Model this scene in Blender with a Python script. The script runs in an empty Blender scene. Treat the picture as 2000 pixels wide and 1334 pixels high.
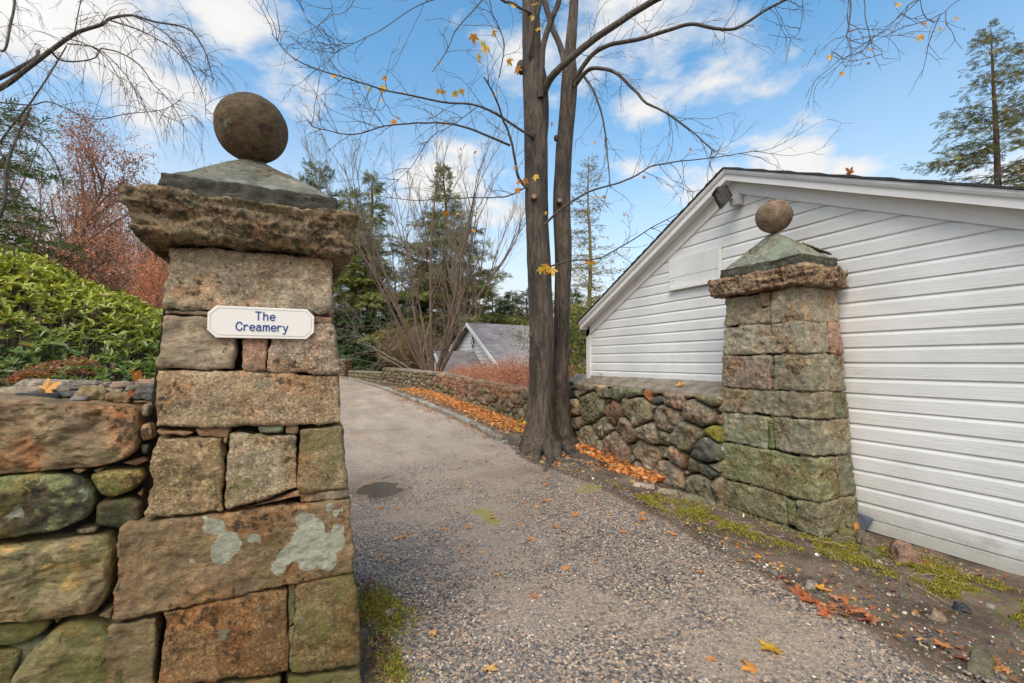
import bpy, math, random
import numpy as np
from mathutils import Vector

# ------------------------------------------------------------------ camera, world, sun, exposure
C = bpy.context.scene
CAM = np.array([0.0, 0.0, 1.6])
YAW, PITCH = math.radians(25), math.radians(2.51)
cd = bpy.data.cameras.new("camera"); cd.lens = 16; cd.sensor_width = 36; cd.clip_end = 2000; cd.clip_start = 0.05
cam = bpy.data.objects.new("camera", cd); C.collection.objects.link(cam)
cam.location = CAM; cam.rotation_euler = (math.pi/2 + PITCH, 0, -YAW)
C.camera = cam
C.view_settings.view_transform = 'Standard'; C.view_settings.look = 'None'
C.view_settings.exposure = 1.12; C.view_settings.gamma = 1

FPX = 16/36*2000
F0 = np.array([math.sin(YAW), math.cos(YAW), 0]); RT = np.array([math.cos(YAW), -math.sin(YAW), 0])
FW = np.array([F0[0]*math.cos(PITCH), F0[1]*math.cos(PITCH), math.sin(PITCH)])
UP = np.array([-F0[0]*math.sin(PITCH), -F0[1]*math.sin(PITCH), math.cos(PITCH)])
def ray(x, y): return FW + (x-1000)/FPX*RT + (667-y)/FPX*UP           # direction of sight of a point measured on the photo
def P(x, y, d): return CAM + ray(x, y)*d
def on(x, y, ax, v):
    r = ray(x, y); return CAM + r*((v-CAM[ax])/r[ax])

SUN_EL, SUN_AZ = 52, 224      # azimuth from +Y clockwise
def sky():
    w = bpy.data.worlds.new("World"); C.world = w; w.use_nodes = True
    nt = w.node_tree; nt.nodes.clear()
    n = lambda t, **k: (lambda q: ([setattr(q, a, b) for a, b in k.items()], q)[1])(nt.nodes.new(t))
    L = nt.links.new
    st = n('ShaderNodeTexSky', sky_type='NISHITA', sun_disc=False, sun_elevation=math.radians(SUN_EL), sun_rotation=math.radians(SUN_AZ))
    st.air_density = 1.0; st.dust_density = 0.6; st.ozone_density = 1.6
    b1 = n('ShaderNodeBackground'); b1.inputs['Strength'].default_value = SKY_STRENGTH
    hs = n('ShaderNodeHueSaturation'); hs.inputs['Saturation'].default_value = 1.22; hs.inputs['Hue'].default_value = .485; L(st.outputs[0], hs.inputs['Color']); L(hs.outputs[0], b1.inputs[0])
    tc = n('ShaderNodeTexCoord')
    nz = n('ShaderNodeTexNoise'); nz.inputs['Scale'].default_value = 5.5; nz.inputs['Detail'].default_value = 9; nz.inputs['Roughness'].default_value = .6
    mp = n('ShaderNodeMapping'); mp.inputs['Scale'].default_value = (1, 1, 1.9)
    L(tc.outputs['Generated'], mp.inputs[0]); L(mp.outputs[0], nz.inputs[0])
    val = None
    # cloud banks: direction, angular radius, strength
    for px, py, r, s in CLOUDS:
        c = ray(px, py); c = c/np.linalg.norm(c)
        d = n('ShaderNodeVectorMath', operation='SUBTRACT'); L(tc.outputs['Generated'], d.inputs[0]); d.inputs[1].default_value = tuple(c)
        m = n('ShaderNodeVectorMath', operation='MULTIPLY'); L(d.outputs[0], m.inputs[0]); m.inputs[1].default_value = (1, 1, 1.8)
        l = n('ShaderNodeVectorMath', operation='LENGTH'); L(m.outputs[0], l.inputs[0])
        q = n('ShaderNodeMapRange'); L(l.outputs['Value'], q.inputs[0]); q.inputs[1].default_value = 0; q.inputs[2].default_value = r*1.8
        q.inputs[3].default_value = s*1.22; q.inputs[4].default_value = 0
        if val is None: val = q.outputs[0]
        else:
            mx = n('ShaderNodeMath', operation='MAXIMUM'); L(val, mx.inputs[0]); L(q.outputs[0], mx.inputs[1]); val = mx.outputs[0]
    # unseen cloud cover added behind the camera to keep the light neutral
    sp = n('ShaderNodeSeparateXYZ'); L(tc.outputs['Generated'], sp.inputs[0])
    bk = n('ShaderNodeVectorMath', operation='DOT_PRODUCT'); L(tc.outputs['Generated'], bk.inputs[0]); bk.inputs[1].default_value = tuple(-F0)
    bm = n('ShaderNodeMapRange'); L(bk.outputs['Value'], bm.inputs[0]); bm.inputs[1].default_value = -.1; bm.inputs[2].default_value = .6; bm.inputs[3].default_value = 0; bm.inputs[4].default_value = .9
    mx = n('ShaderNodeMath', operation='MAXIMUM'); L(val, mx.inputs[0]); L(bm.outputs[0], mx.inputs[1]); val = mx.outputs[0]
    ad = n('ShaderNodeMath', operation='ADD'); L(val, ad.inputs[0]); L(nz.outputs[0], ad.inputs[1])
    rp = n('ShaderNodeMapRange', interpolation_type='SMOOTHSTEP'); L(ad.outputs[0], rp.inputs[0]); rp.inputs[1].default_value = .82; rp.inputs[2].default_value = 1.12
    # pale veil near the horizon
    hz = n('ShaderNodeMapRange', interpolation_type='SMOOTHSTEP'); L(sp.outputs[2], hz.inputs[0]); hz.inputs[1].default_value = .0; hz.inputs[2].default_value = .60; hz.inputs[3].default_value = .95; hz.inputs[4].default_value = .03
    nv = n('ShaderNodeTexNoise'); nv.inputs['Scale'].default_value = 2.2; nv.inputs['Detail'].default_value = 6; L(mp.outputs[0], nv.inputs[0])
    nr = n('ShaderNodeMapRange'); L(nv.outputs[0], nr.inputs[0]); nr.inputs[1].default_value = .3; nr.inputs[2].default_value = .7; nr.inputs[3].default_value = .6; nr.inputs[4].default_value = 1.25
    hm = n('ShaderNodeMath', operation='MULTIPLY'); L(hz.outputs[0], hm.inputs[0]); L(nr.outputs[0], hm.inputs[1])
    mm = n('ShaderNodeMath', operation='MAXIMUM'); L(rp.outputs[0], mm.inputs[0]); L(hm.outputs[0], mm.inputs[1])
    cl = n('ShaderNodeMath', operation='MINIMUM'); L(mm.outputs[0], cl.inputs[0]); cl.inputs[1].default_value = .97
    # cloud brightness varies inside
    cr = n('ShaderNodeMapRange'); L(ad.outputs[0], cr.inputs[0]); cr.inputs[1].default_value = .9; cr.inputs[2].default_value = 1.5; cr.inputs[3].default_value = .40; cr.inputs[4].default_value = .50
    b2 = n('ShaderNodeBackground'); b2.inputs[0].default_value = (1, .985, .965, 1); L(cr.outputs[0], b2.inputs['Strength'])
    ms = n('ShaderNodeMixShader'); L(cl.outputs[0], ms.inputs[0]); L(b1.outputs[0], ms.inputs[1]); L(b2.outputs[0], ms.inputs[2])
    o = n('ShaderNodeOutputWorld'); L(ms.outputs[0], o.inputs[0])
SKY_STRENGTH = 0.122
CLOUDS = [(120, 10, .42, .55), (430, 30, .13, .55), (300, 60, .2, .42), (880, 340, .16, .62), (960, 400, .2, .5), (1010, 110, .13, .5), (1180, 60, .2, .46),
          (1400, 160, .13, .5), (1260, 220, .14, .42), (1400, 370, .14, .62), (1540, 330, .14, .62), (1660, 330, .1, .56), (1300, 10, .2, .5), (1960, 330, .12, .5), (1230, 330, .1, .45)]
sky()
sl = bpy.data.lights.new("sun", 'SUN'); sl.energy = 1.5; sl.angle = math.radians(40); sl.color = (1, .93, .84)
so = bpy.data.objects.new("sun", sl); C.collection.objects.link(so)
_a, _e = math.radians(SUN_AZ), math.radians(SUN_EL)
sd = Vector((math.sin(_a)*math.cos(_e), math.cos(_a)*math.cos(_e), math.sin(_e)))
so.rotation_euler = sd.to_track_quat('Z', 'Y').to_euler(); so.location = (0, 0, 30)
C.cycles.max_bounces = 6; C.cycles.diffuse_bounces = 3; C.cycles.transparent_max_bounces = 8
C.cycles.use_adaptive_sampling = True

# ------------------------------------------------------------------ helpers
rng = np.random.default_rng(7)
def hsh(ix, iy, iz, s):
    h = (ix*374761393 + iy*668265263 + iz*1274126177 + s*974634777) & 0xffffffff
    h = ((h ^ (h >> 13))*1274126177) & 0xffffffff
    h = ((h ^ (h >> 16))*2246822519) & 0xffffffff
    return ((h ^ (h >> 15)) & 0xffffff)/0xffffff
def vn(p, s=0):
    p = np.asarray(p, float); i = np.floor(p).astype(np.int64); f = p-i; f = f*f*(3-2*f)
    r = 0
    for a in (0, 1):
        for b in (0, 1):
            for c in (0, 1):
                w = (f[:, 0] if a else 1-f[:, 0])*(f[:, 1] if b else 1-f[:, 1])*(f[:, 2] if c else 1-f[:, 2])
                r = r + w*hsh(i[:, 0]+a, i[:, 1]+b, i[:, 2]+c, s)
    return r*2-1
def fbm(p, o=4, s=0, g=.5):
    r = 0; a = 1; t = 0
    for k in range(o):
        r = r + a*vn(p*(2.03**k)+17.3*k, s+k); t += a; a *= g
    return r/t
def ridge(p, o=3, s=0):
    r = 0; a = 1; t = 0
    for k in range(o):
        r = r + a*(1-np.abs(vn(p*(2.1**k)+9.1*k, s+k))*2); t += a; a *= .5
    return r/t
def sm(a, b, x):
    t = np.clip((np.asarray(x, float)-a)/(b-a), 0, 1); return t*t*(3-2*t)

def tag(o, label=None, cat=None, group=None, kind=None):
    if label: o['label'] = label
    if cat: o['category'] = cat
    if group: o['group'] = group
    if kind: o['kind'] = kind
    return o
def thing(name, label, cat, loc=(0, 0, 0), group=None):
    o = bpy.data.objects.new(name, None); C.collection.objects.link(o); o.location = loc; o.empty_display_size = .2
    return tag(o, label, cat, group)
def offs(parent):
    v = np.zeros(3)
    while parent is not None:
        v = v + np.array(parent.location); parent = parent.parent
    return v
class MB:
    """collects vertices and faces of one mesh (world coordinates)"""
    def __init__(s): s.V = []; s.F = []; s.A = {}; s.n = 0; s.M = []
    def add(s, V, F, mi=0, **at):
        V = np.asarray(V, float).reshape(-1, 3); F = np.asarray(F, np.int64)
        if len(F) == 0: return s
        s.V.append(V); s.F.append(F+s.n); s.M.append(np.full(len(F), mi)); s.n += len(V)
        for k, v in at.items():
            v = np.asarray(v, float)
            if v.ndim == 1 and (k == 'tint'): v = np.tile(v[None, :], (len(V), 1))
            if v.ndim == 0: v = np.full(len(V), float(v))
            s.A.setdefault(k, []).append((s.n-len(V), v))
        return s
    def box(s, lo, hi, mi=0, **at):
        x0, y0, z0 = lo; x1, y1, z1 = hi
        V = [(x0, y0, z0), (x1, y0, z0), (x1, y1, z0), (x0, y1, z0), (x0, y0, z1), (x1, y0, z1), (x1, y1, z1), (x0, y1, z1)]
        F = [(0, 3, 2, 1), (4, 5, 6, 7), (0, 1, 5, 4), (1, 2, 6, 5), (2, 3, 7, 6), (3, 0, 4, 7)]
        return s.add(V, F, mi, **at)
    def build(s, name, mats, parent=None, smooth=False, org=None):
        if not isinstance(mats, (list, tuple)): mats = [mats]
        me = bpy.data.meshes.new(name)
        V = np.concatenate(s.V) - (offs(parent) if org is None else np.array(org))
        tot = [np.full(len(f), f.shape[1]) for f in s.F]
        lt = np.concatenate(tot); li = np.concatenate([f.ravel() for f in s.F])
        me.vertices.add(len(V)); me.vertices.foreach_set('co', V.ravel().astype(np.float32))
        me.loops.add(len(li)); me.loops.foreach_set('vertex_index', li.astype(np.int32))
        me.polygons.add(len(lt)); me.polygons.foreach_set('loop_start', np.concatenate([[0], np.cumsum(lt)[:-1]]).astype(np.int32))
        me.polygons.foreach_set('loop_total', lt.astype(np.int32))
        me.polygons.foreach_set('material_index', np.concatenate(s.M).astype(np.int32))
        me.polygons.foreach_set('use_smooth', np.full(len(lt), bool(smooth)))
        for m in mats: me.materials.append(m)
        for k, lst in s.A.items():
            if k == 'tint':
                a = me.attributes.new('tint', 'FLOAT_COLOR', 'POINT'); d = np.ones((len(V), 4))
                for st, v in lst: d[st:st+len(v), :3] = v
                a.data.foreach_set('color', d.ravel().astype(np.float32))
            else:
                a = me.attributes.new(k, 'FLOAT', 'POINT'); d = np.zeros(len(V))
                for st, v in lst: d[st:st+len(v)] = v
                a.data.foreach_set('value', d.astype(np.float32))
        me.update(calc_edges=True); me.validate()
        o = bpy.data.objects.new(name, me); C.collection.objects.link(o); o.parent = parent
        return o
def inst(mb, BV, BF, pos, M, mi=0, **at):
    """many copies of a small shape: pos (n,3), M (n,3,3) columns = axes incl. scale"""
    BV = np.asarray(BV, float); BF = np.asarray(BF); n = len(pos); m = len(BV)
    V = np.einsum('nij,mj->nmi', M, BV) + pos[:, None, :]
    F = (BF[None] + (np.arange(n)*m)[:, None, None]).reshape(-1, BF.shape[1])
    A = {}
    for k, v in at.items():
        v = np.asarray(v, float)
        A[k] = np.repeat(v, m, axis=0) if len(v) == n else v
    mb.add(V.reshape(-1, 3), F, mi, **A)
def frames(d, up=None, roll=None):
    """orthonormal frames with column 0 along d"""
    d = d/np.linalg.norm(d, axis=1, keepdims=True)
    u = np.tile(np.array([[0, 0, 1.]]), (len(d), 1)) if up is None else up
    b = np.cross(u, d); l = np.linalg.norm(b, axis=1, keepdims=True); b = np.where(l > 1e-4, b/np.maximum(l, 1e-4), np.array([[1., 0, 0]]))
    c = np.cross(d, b)
    if roll is not None:
        cr, sr = np.cos(roll)[:, None], np.sin(roll)[:, None]; b, c = b*cr + c*sr, c*cr - b*sr
    return np.stack([d, b, c], axis=2)
def tube(mb, pts, rad, k=6, mi=0, cap=True, **at):
    pts = np.asarray(pts, float); n = len(pts); rad = np.broadcast_to(np.asarray(rad, float), (n,))
    t = np.gradient(pts, axis=0); t /= np.maximum(np.linalg.norm(t, axis=1, keepdims=True), 1e-9)
    m = np.abs(t.mean(0)); ref = np.eye(3)[np.argmin(m)]
    b = np.cross(np.tile(ref, (n, 1)), t); b /= np.maximum(np.linalg.norm(b, axis=1, keepdims=True), 1e-9); c = np.cross(t, b)
    a = np.arange(k)*2*math.pi/k
    V = pts[:, None, :] + rad[:, None, None]*(np.cos(a)[None, :, None]*b[:, None, :] + np.sin(a)[None, :, None]*c[:, None, :])
    i = np.arange(n-1)[:, None]*k; j = np.arange(k)[None, :]; j2 = (j+1) % k
    F = np.stack([i+j, i+j2, i+k+j2, i+k+j], axis=2).reshape(-1, 4)
    mb.add(V.reshape(-1, 3), F, mi, **at)
def spline(pts, n):
    """catmull-rom resample of a (m,k) array"""
    p = np.asarray(pts, float); m = len(p)
    q = np.vstack([2*p[0]-p[1], p, 2*p[-1]-p[-2]]); t = np.linspace(0, m-1-1e-6, n); i = t.astype(int); f = (t-i)[:, None]
    a, b, c, d = q[i], q[i+1], q[i+2], q[i+3]
    return .5*(2*b + (c-a)*f + (2*a-5*b+4*c-d)*f**2 + (3*b-a-3*c+d)*f**3)

# ------------------------------------------------------------------ materials
def mat(name, rough=.8, spec=.3):
    m = bpy.data.materials.new(name); m.use_nodes = True; nt = m.node_tree; b = nt.nodes['Principled BSDF']
    b.inputs['Roughness'].default_value = rough; b.inputs['Specular IOR Level'].default_value = spec
    return m, nt, b
class NT:
    def __init__(s, nt): s.t = nt; s.co = None
    def n(s, t, **k):
        q = s.t.nodes.new(t)
        for a, b in k.items(): setattr(q, a, b)
        return q
    def L(s, a, b): s.t.links.new(a, b)
    def obj(s):
        if s.co is None: s.co = s.n('ShaderNodeTexCoord').outputs['Object']
        return s.co
    def mapped(s, sc=(1, 1, 1), rot=(0, 0, 0)):
        m = s.n('ShaderNodeMapping'); m.inputs['Scale'].default_value = sc; m.inputs['Rotation'].default_value = rot; s.L(s.obj(), m.inputs[0]); return m.outputs[0]
    def noise(s, sc, det=5, ro=.55, vec=None, dist=0):
        q = s.n('ShaderNodeTexNoise'); q.inputs['Scale'].default_value = sc; q.inputs['Detail'].default_value = det; q.inputs['Roughness'].default_value = ro
        q.inputs['Distortion'].default_value = dist; s.L(vec or s.obj(), q.inputs['Vector']); return q.outputs[0]
    def vor(s, sc, feat='F1', vec=None, out=0):
        q = s.n('ShaderNodeTexVoronoi', feature=feat); q.inputs['Scale'].default_value = sc; s.L(vec or s.obj(), q.inputs['Vector']); return q.outputs[out]
    def rng(s, v, a, b, c=0, d=1, smooth=True):
        q = s.n('ShaderNodeMapRange'); q.interpolation_type = 'SMOOTHSTEP' if smooth else 'LINEAR'
        s.L(v, q.inputs[0])
        for i, x in enumerate((a, b, c, d)): q.inputs[i+1].default_value = x
        return q.outputs[0]
    def m(s, op, a, b=None):
        q = s.n('ShaderNodeMath', operation=op)
        for i, x in enumerate((a, b)):
            if x is None: continue
            if hasattr(x, 'links') or hasattr(x, 'node'): s.L(x, q.inputs[i])
            else: q.inputs[i].default_value = x
        return q.outputs[0]
    def mix(s, f, a, b, mode='MIX'):
        q = s.n('ShaderNodeMix', data_type='RGBA', blend_type=mode)
        for sock, x in ((q.inputs[0], f), (q.inputs[6], a), (q.inputs[7], b)):
            if hasattr(x, 'node'): s.L(x, sock)
            elif isinstance(x, (int, float)): sock.default_value = x
            else: sock.default_value = (*x, 1)
        return q.outputs[2]
    def attr(s, name, out='Color'):
        q = s.n('ShaderNodeAttribute', attribute_name=name); return q.outputs[out]
    def bump(s, b, h, dist, stren=1.0, prev=None):
        q = s.n('ShaderNodeBump'); q.inputs['Distance'].default_value = dist; q.inputs['Strength'].default_value = stren; s.L(h, q.inputs['Height'])
        if prev is not None: s.L(prev, q.inputs['Normal'])
        s.L(q.outputs[0], b.inputs['Normal']); return q.outputs[0]
    def ramp(s, v, stops, interp='LINEAR'):
        q = s.n('ShaderNodeValToRGB'); q.color_ramp.interpolation = interp; e = q.color_ramp.elements
        while len(e) < len(stops): e.new(.5)
        for i, (p, c) in enumerate(stops): e[i].position = p; e[i].color = (*c, 1)
        s.L(v, q.inputs[0]); return q.outputs[0]

def stone_mat(name, moss=(.10, .105, .03), lich=(.42, .44, .34), rough=.85, algae=0.0):
    m, nt, b = mat(name, rough, .22); k = NT(nt)
    tint = k.mix(1.0, k.attr('tint'), (1.22, 1.22, 1.22), 'MULTIPLY')
    warp = k.n('ShaderNodeVectorMath', operation='ADD'); q = k.n('ShaderNodeTexNoise'); q.inputs['Scale'].default_value = 5; q.inputs['Detail'].default_value = 4; k.L(k.obj(), q.inputs[0])
    w2 = k.n('ShaderNodeVectorMath', operation='SCALE'); k.L(q.outputs['Color'], w2.inputs[0]); w2.inputs['Scale'].default_value = .14; k.L(k.obj(), warp.inputs[0]); k.L(w2.outputs[0], warp.inputs[1]); W = warp.outputs[0]
    n1 = k.noise(9, 9, .68, vec=W); n2 = k.noise(3.4, 6, .65, vec=W); n3 = k.noise(120, 3, .7); n4 = k.noise(26, 7, .72)
    lm = k.n('ShaderNodeMapping'); lm.inputs['Scale'].default_value = (1, 1, 2.4); lm.inputs['Rotation'].default_value = (.1, .16, 0); k.L(W, lm.inputs[0])
    lay = k.noise(11, 9, .7, vec=lm.outputs[0])
    c = k.mix(1.0, tint, k.ramp(n1, [(.28, (.40, .38, .36)), (.45, (.88, .86, .83)), (.56, (1.1, 1.06, 1.0)), (.72, (1.75, 1.68, 1.55))]), 'MULTIPLY')
    c = k.mix(k.rng(n2, .5, .62, 0, .5), c, k.mix(1.0, c, (1.3, .80, .48), 'MULTIPLY'))
    c = k.mix(k.rng(k.noise(4.3, 6, .65, vec=lm.outputs[0]), .5, .64, 0, .6), c, k.mix(1.0, c, (.78, .86, .74), 'MULTIPLY'))
    c = k.mix(k.rng(lay, .55, .68, 0, .55), c, k.mix(1.0, tint, (.40, .36, .33), 'MULTIPLY'))
    rd = k.n('ShaderNodeObjectInfo').outputs['Random']; spk = k.rng(rd, .25, .8, .12, .8)
    c = k.mix(spk, c, k.mix(1.0, c, k.ramp(n3, [(.32, (.55, .55, .55)), (.5, (1, 1, 1)), (.68, (1.6, 1.57, 1.5))]), 'MULTIPLY'))
    st = k.n('ShaderNodeMapping'); st.inputs['Scale'].default_value = (.35, .35, 1.8); st.inputs['Rotation'].default_value = (.3, .2, .4); k.L(W, st.inputs[0])
    str_ = k.noise(26, 8, .75, vec=st.outputs[0]); c = k.mix(k.rng(rd, .7, .2, .1, .75), c, k.mix(1.0, c, k.ramp(str_, [(.35, (.5, .48, .46)), (.5, (1.02, 1, .98)), (.66, (1.5, 1.45, 1.35))]), 'MULTIPLY'))
    blotch = k.noise(1.6, 4, .6, vec=W); c = k.mix(k.rng(blotch, .42, .60, 0, .45), c, k.mix(1.0, c, (.62, .58, .50), 'MULTIPLY'))  # broad darker blotches, placed by noise
    v = k.n('ShaderNodeTexVoronoi'); v.inputs['Scale'].default_value = 95; k.L(k.obj(), v.inputs['Vector']); sv = k.n('ShaderNodeSeparateColor'); k.L(v.outputs['Color'], sv.inputs[0])
    c = k.mix(k.m('MULTIPLY', spk, k.rng(sv.outputs[0], .8, .85, 0, .45)), c, k.mix(1.0, tint, (2.2, 2.1, 2.0), 'MULTIPLY')); c = k.mix(k.m('MULTIPLY', spk, k.rng(sv.outputs[1], .82, .86, 0, .6)), c, k.mix(1.0, tint, (.3, .3, .3), 'MULTIPLY'))
    bl = k.rng(k.m('ADD', n4, k.m('MULTIPLY', n2, .6)), .87-algae, .98-algae, 0, .85)
    c = k.mix(bl, c, (.030, .031, .024))
    ms = k.attr('moss', 'Fac'); mf = k.rng(k.m('ADD', k.m('MULTIPLY', ms, .42), k.noise(8, 9, .75)), .60, .86, 0, .8)
    mf = k.m('MULTIPLY', mf, k.rng(n4, .3, .6, .45, 1))
    c = k.mix(mf, c, k.mix(n4, moss, tuple(2.2*x for x in moss)))
    lf = k.rng(k.m('ADD', k.m('ADD', k.attr('lichen', 'Fac'), k.m('MULTIPLY', n4, .5)), k.m('MULTIPLY', k.noise(70, 4, .7), .22)), .70, .78, 0, .92)
    c = k.mix(lf, c, k.mix(k.noise(45, 7, .8), tuple(.38*x for x in lich), tuple(1.5*x for x in lich)))
    li2 = k.rng(k.m('ADD', k.noise(9, 4, .5, dist=.3), k.m('MULTIPLY', n4, .3)), .83, .88, 0, .6)
    c = k.mix(li2, c, tuple(.62*x for x in lich))
    k.L(c, b.inputs['Base Color'])
    p = k.bump(b, n1, .028, 1.0)
    p = k.bump(b, lay, .022, .9, p)
    p = k.bump(b, n4, .008, .9, p)
    k.bump(b, n3, .0025, .8, p)
    return m
M_stone = stone_mat("weathered_stone")
M_dark = stone_mat("lichened_dark_stone", lich=(.3, .34, .25), algae=.03)
M_cap = stone_mat("capstone_rock", lich=(.34, .38, .24), algae=.075)
def simple(name, col, rough=.7, noise=None, bump=None, spec=.3, amp=.25):
    m, nt, b = mat(name, rough, spec); k = NT(nt); b.inputs['Base Color'].default_value = (*col, 1)
    if noise:
        c = k.mix(k.noise(noise, 5, .6), tuple(x*(1-amp) for x in col), tuple(min(1, x*(1+amp)) for x in col)); k.L(c, b.inputs['Base Color'])
    if bump: k.bump(b, k.noise(bump[0], 5, .6), bump[1])
    return m
def leaf_mat(name, trans=.35, rough=.55, spec=.35):
    m, nt, b = mat(name, rough, spec); k = NT(nt)
    c = k.mix(1.0, k.attr('tint'), k.ramp(k.noise(35, 3), [(.3, (.75, .75, .75)), (.7, (1.25, 1.22, 1.2))]), 'MULTIPLY')
    k.L(c, b.inputs['Base Color'])
    if trans:
        t = k.n('ShaderNodeBsdfTranslucent'); k.L(c, t.inputs[0]); ms = k.n('ShaderNodeMixShader'); ms.inputs[0].default_value = trans
        k.L(b.outputs[0], ms.inputs[1]); k.L(t.outputs[0], ms.inputs[2]); k.L(ms.outputs[0], nt.nodes['Material Output'].inputs[0])
    return m
M_leaf = leaf_mat("leaf"); M_needle = leaf_mat("needles", .2, .7, .2); M_gloss = leaf_mat("glossy_leaf", .25, .34, .5)
def bark_mat(name, c1, c2, wet=.5, sc=1.0):
    m, nt, b = mat(name, .75, .3); k = NT(nt)
    v = k.mapped((26*sc, 26*sc, 3.2*sc)); r = k.noise(1, 6, .65, vec=v, dist=.8); r2 = k.noise(60*sc, 4, .6)
    big = k.noise(1.7, 5, .6, vec=k.mapped((1.6, 1.6, .7)))
    c = k.mix(k.rng(r, .3, .68), c1, c2)
    c = k.mix(k.rng(big, .48, .62, 0, wet), c, tuple(.28*x for x in c1))
    c = k.mix(k.rng(r2, .56, .72, 0, .55), c, tuple(min(1, 2.3*x) for x in c2))
    lf = k.rng(k.m('ADD', k.noise(11, 5, .65), k.m('MULTIPLY', k.noise(1.3, 2), .35)), .86, .92, 0, .7)
    c = k.mix(lf, c, (.20, .23, .15)); c = k.mix(k.rng(k.noise(1, 5, .6, vec=k.mapped((9, 9, 2.2))), .58, .68, 0, .55), c, tuple(1.5*x for x in c2)); k.L(c, b.inputs['Base Color']); k.L(k.rng(big, .45, .65, .8, .5), b.inputs['Roughness'])
    p = k.bump(b, r, .02/sc, 1.0); k.bump(b, r2, .004/sc, .8, p)
    return m
M_bark = bark_mat("maple_bark", (.036, .027, .020), (.135, .108, .083), .65)
M_bark2 = bark_mat("branch_bark", (.045, .037, .030), (.135, .112, .090), .3)
M_brown = bark_mat("brown_bark", (.08, .05, .034), (.20, .145, .105), .3)
M_pinebark = bark_mat("conifer_bark", (.075, .05, .038), (.18, .13, .10), .4)
M_twig = simple("twig", (.14, .10, .085), .8, 3)
M_twig_red = simple("reddish_twig", (.20, .125, .10), .8, 3)
M_twig_grey = simple("grey_twig", (.30, .27, .22), .8, 3)

def white_paint():
    m, nt, b = mat("white_paint", .5, .35); k = NT(nt)
    g = k.noise(1, 7, .6, vec=k.mapped((20, 2.2, 60)), dist=.6); big = k.noise(1.4, 4); st = k.noise(1, 5, .6, vec=k.mapped((3, 3, .6)))
    c = k.mix(k.rng(big, .35, .7), (.76, .76, .745), (.66, .665, .645))
    c = k.mix(k.rng(st, .55, .75, 0, .22), c, (.58, .56, .50))
    sz = k.n('ShaderNodeSeparateXYZ'); k.L(k.obj(), sz.inputs[0]); mud = k.rng(k.m('ADD', sz.outputs[2], k.m('MULTIPLY', k.noise(7, 6, .7), -.5)), -.12, .14, .55, 0); c = k.mix(mud, c, (.36, .34, .26))
    c = k.mix(k.rng(g, .64, .70, 0, .40), c, (.40, .38, .34))
    pe = k.rng(k.m('ADD', k.noise(1, 6, .7, vec=k.mapped((14, 2.5, 24)), dist=.5), k.m('MULTIPLY', k.noise(1.1, 3), .4)), .86, .90, 0, .6); c = k.mix(pe, c, (.47, .45, .41))
    k.L(c, b.inputs['Base Color']); p = k.bump(b, g, .004, .8); k.bump(b, k.noise(9, 4), .006, .4, p)
    return m
M_white = white_paint()
M_trim = simple("trim_paint", (.74, .73, .70), .5, 6, (14, .003), amp=.08)
M_sign = simple("sign_paint", (.80, .78, .74), .55, 20, (60, .0006), amp=.04)
M_blue = simple("blue_lettering", (.02, .07, .30), .45)
M_signedge = simple("sign_groove", (.42, .38, .36), .6)
def shingle(name, c1, c2, sy, sx):
    m, nt, b = mat(name, .85, .2); k = NT(nt)
    br = k.n('ShaderNodeTexBrick'); br.inputs['Scale'].default_value = 1; br.inputs['Brick Width'].default_value = sx; br.inputs['Row Height'].default_value = sy
    br.inputs['Mortar Size'].default_value = .006; br.inputs['Color1'].default_value = (*c1, 1); br.inputs['Color2'].default_value = (*c2, 1); br.inputs['Mortar'].default_value = tuple(.3*x for x in c1)+(1,)
    k.L(k.attr('uvw', 'Color') if False else k.n('ShaderNodeUVMap').outputs[0], br.inputs[0])
    c = k.mix(1, br.outputs[0], k.ramp(k.noise(1.2, 6), [(.3, (.75, .75, .75)), (.7, (1.2, 1.2, 1.2))]), 'MULTIPLY')
    k.L(c, b.inputs['Base Color']); k.bump(b, br.outputs[1], .01, -.6); return m
M_shingle = shingle("grey_shingles", (.24, .215, .215), (.33, .30, .30), .14, .3)
M_roofdark = simple("dark_shingle_edge", (.05, .047, .045), .9, 20, (30, .01))
M_bronze = simple("bronze_metal", (.035, .026, .028), .35, None, None, .5)
M_glass = simple("lamp_glass", (.12, .12, .11), .12, None, None, .6)
M_grey = simple("grey_cast_metal", (.42, .43, .43), .4)
M_window = simple("window_glass", (.03, .035, .04), .1, None, None, .6)
M_blackline = simple("dark_gap", (.012, .011, .01), 1)
M_flash = simple("galvanised_flashing", (.36, .42, .42), .5, 8, amp=.3)
M_core = simple("dark_core", (.022, .019, .015), .95, 12, (30, .01))  # near-black fill showing between the stones
def concrete():
    m, nt, b = mat("concrete_coping", .85, .25); k = NT(nt)
    c = k.mix(k.rng(k.noise(5, 7, .65), .3, .7), (.15, .125, .095), (.30, .26, .21))
    c = k.mix(k.rng(k.noise(8, 6, .6, dist=.4), .55, .66, 0, .6), c, (.10, .11, .035))
    c = k.mix(k.rng(k.noise(50, 4), .6, .75, 0, .35), c, (.5, .46, .4))
    k.L(c, b.inputs['Base Color']); k.bump(b, k.noise(40, 6, .7), .006); return m
M_conc = concrete()

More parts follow.
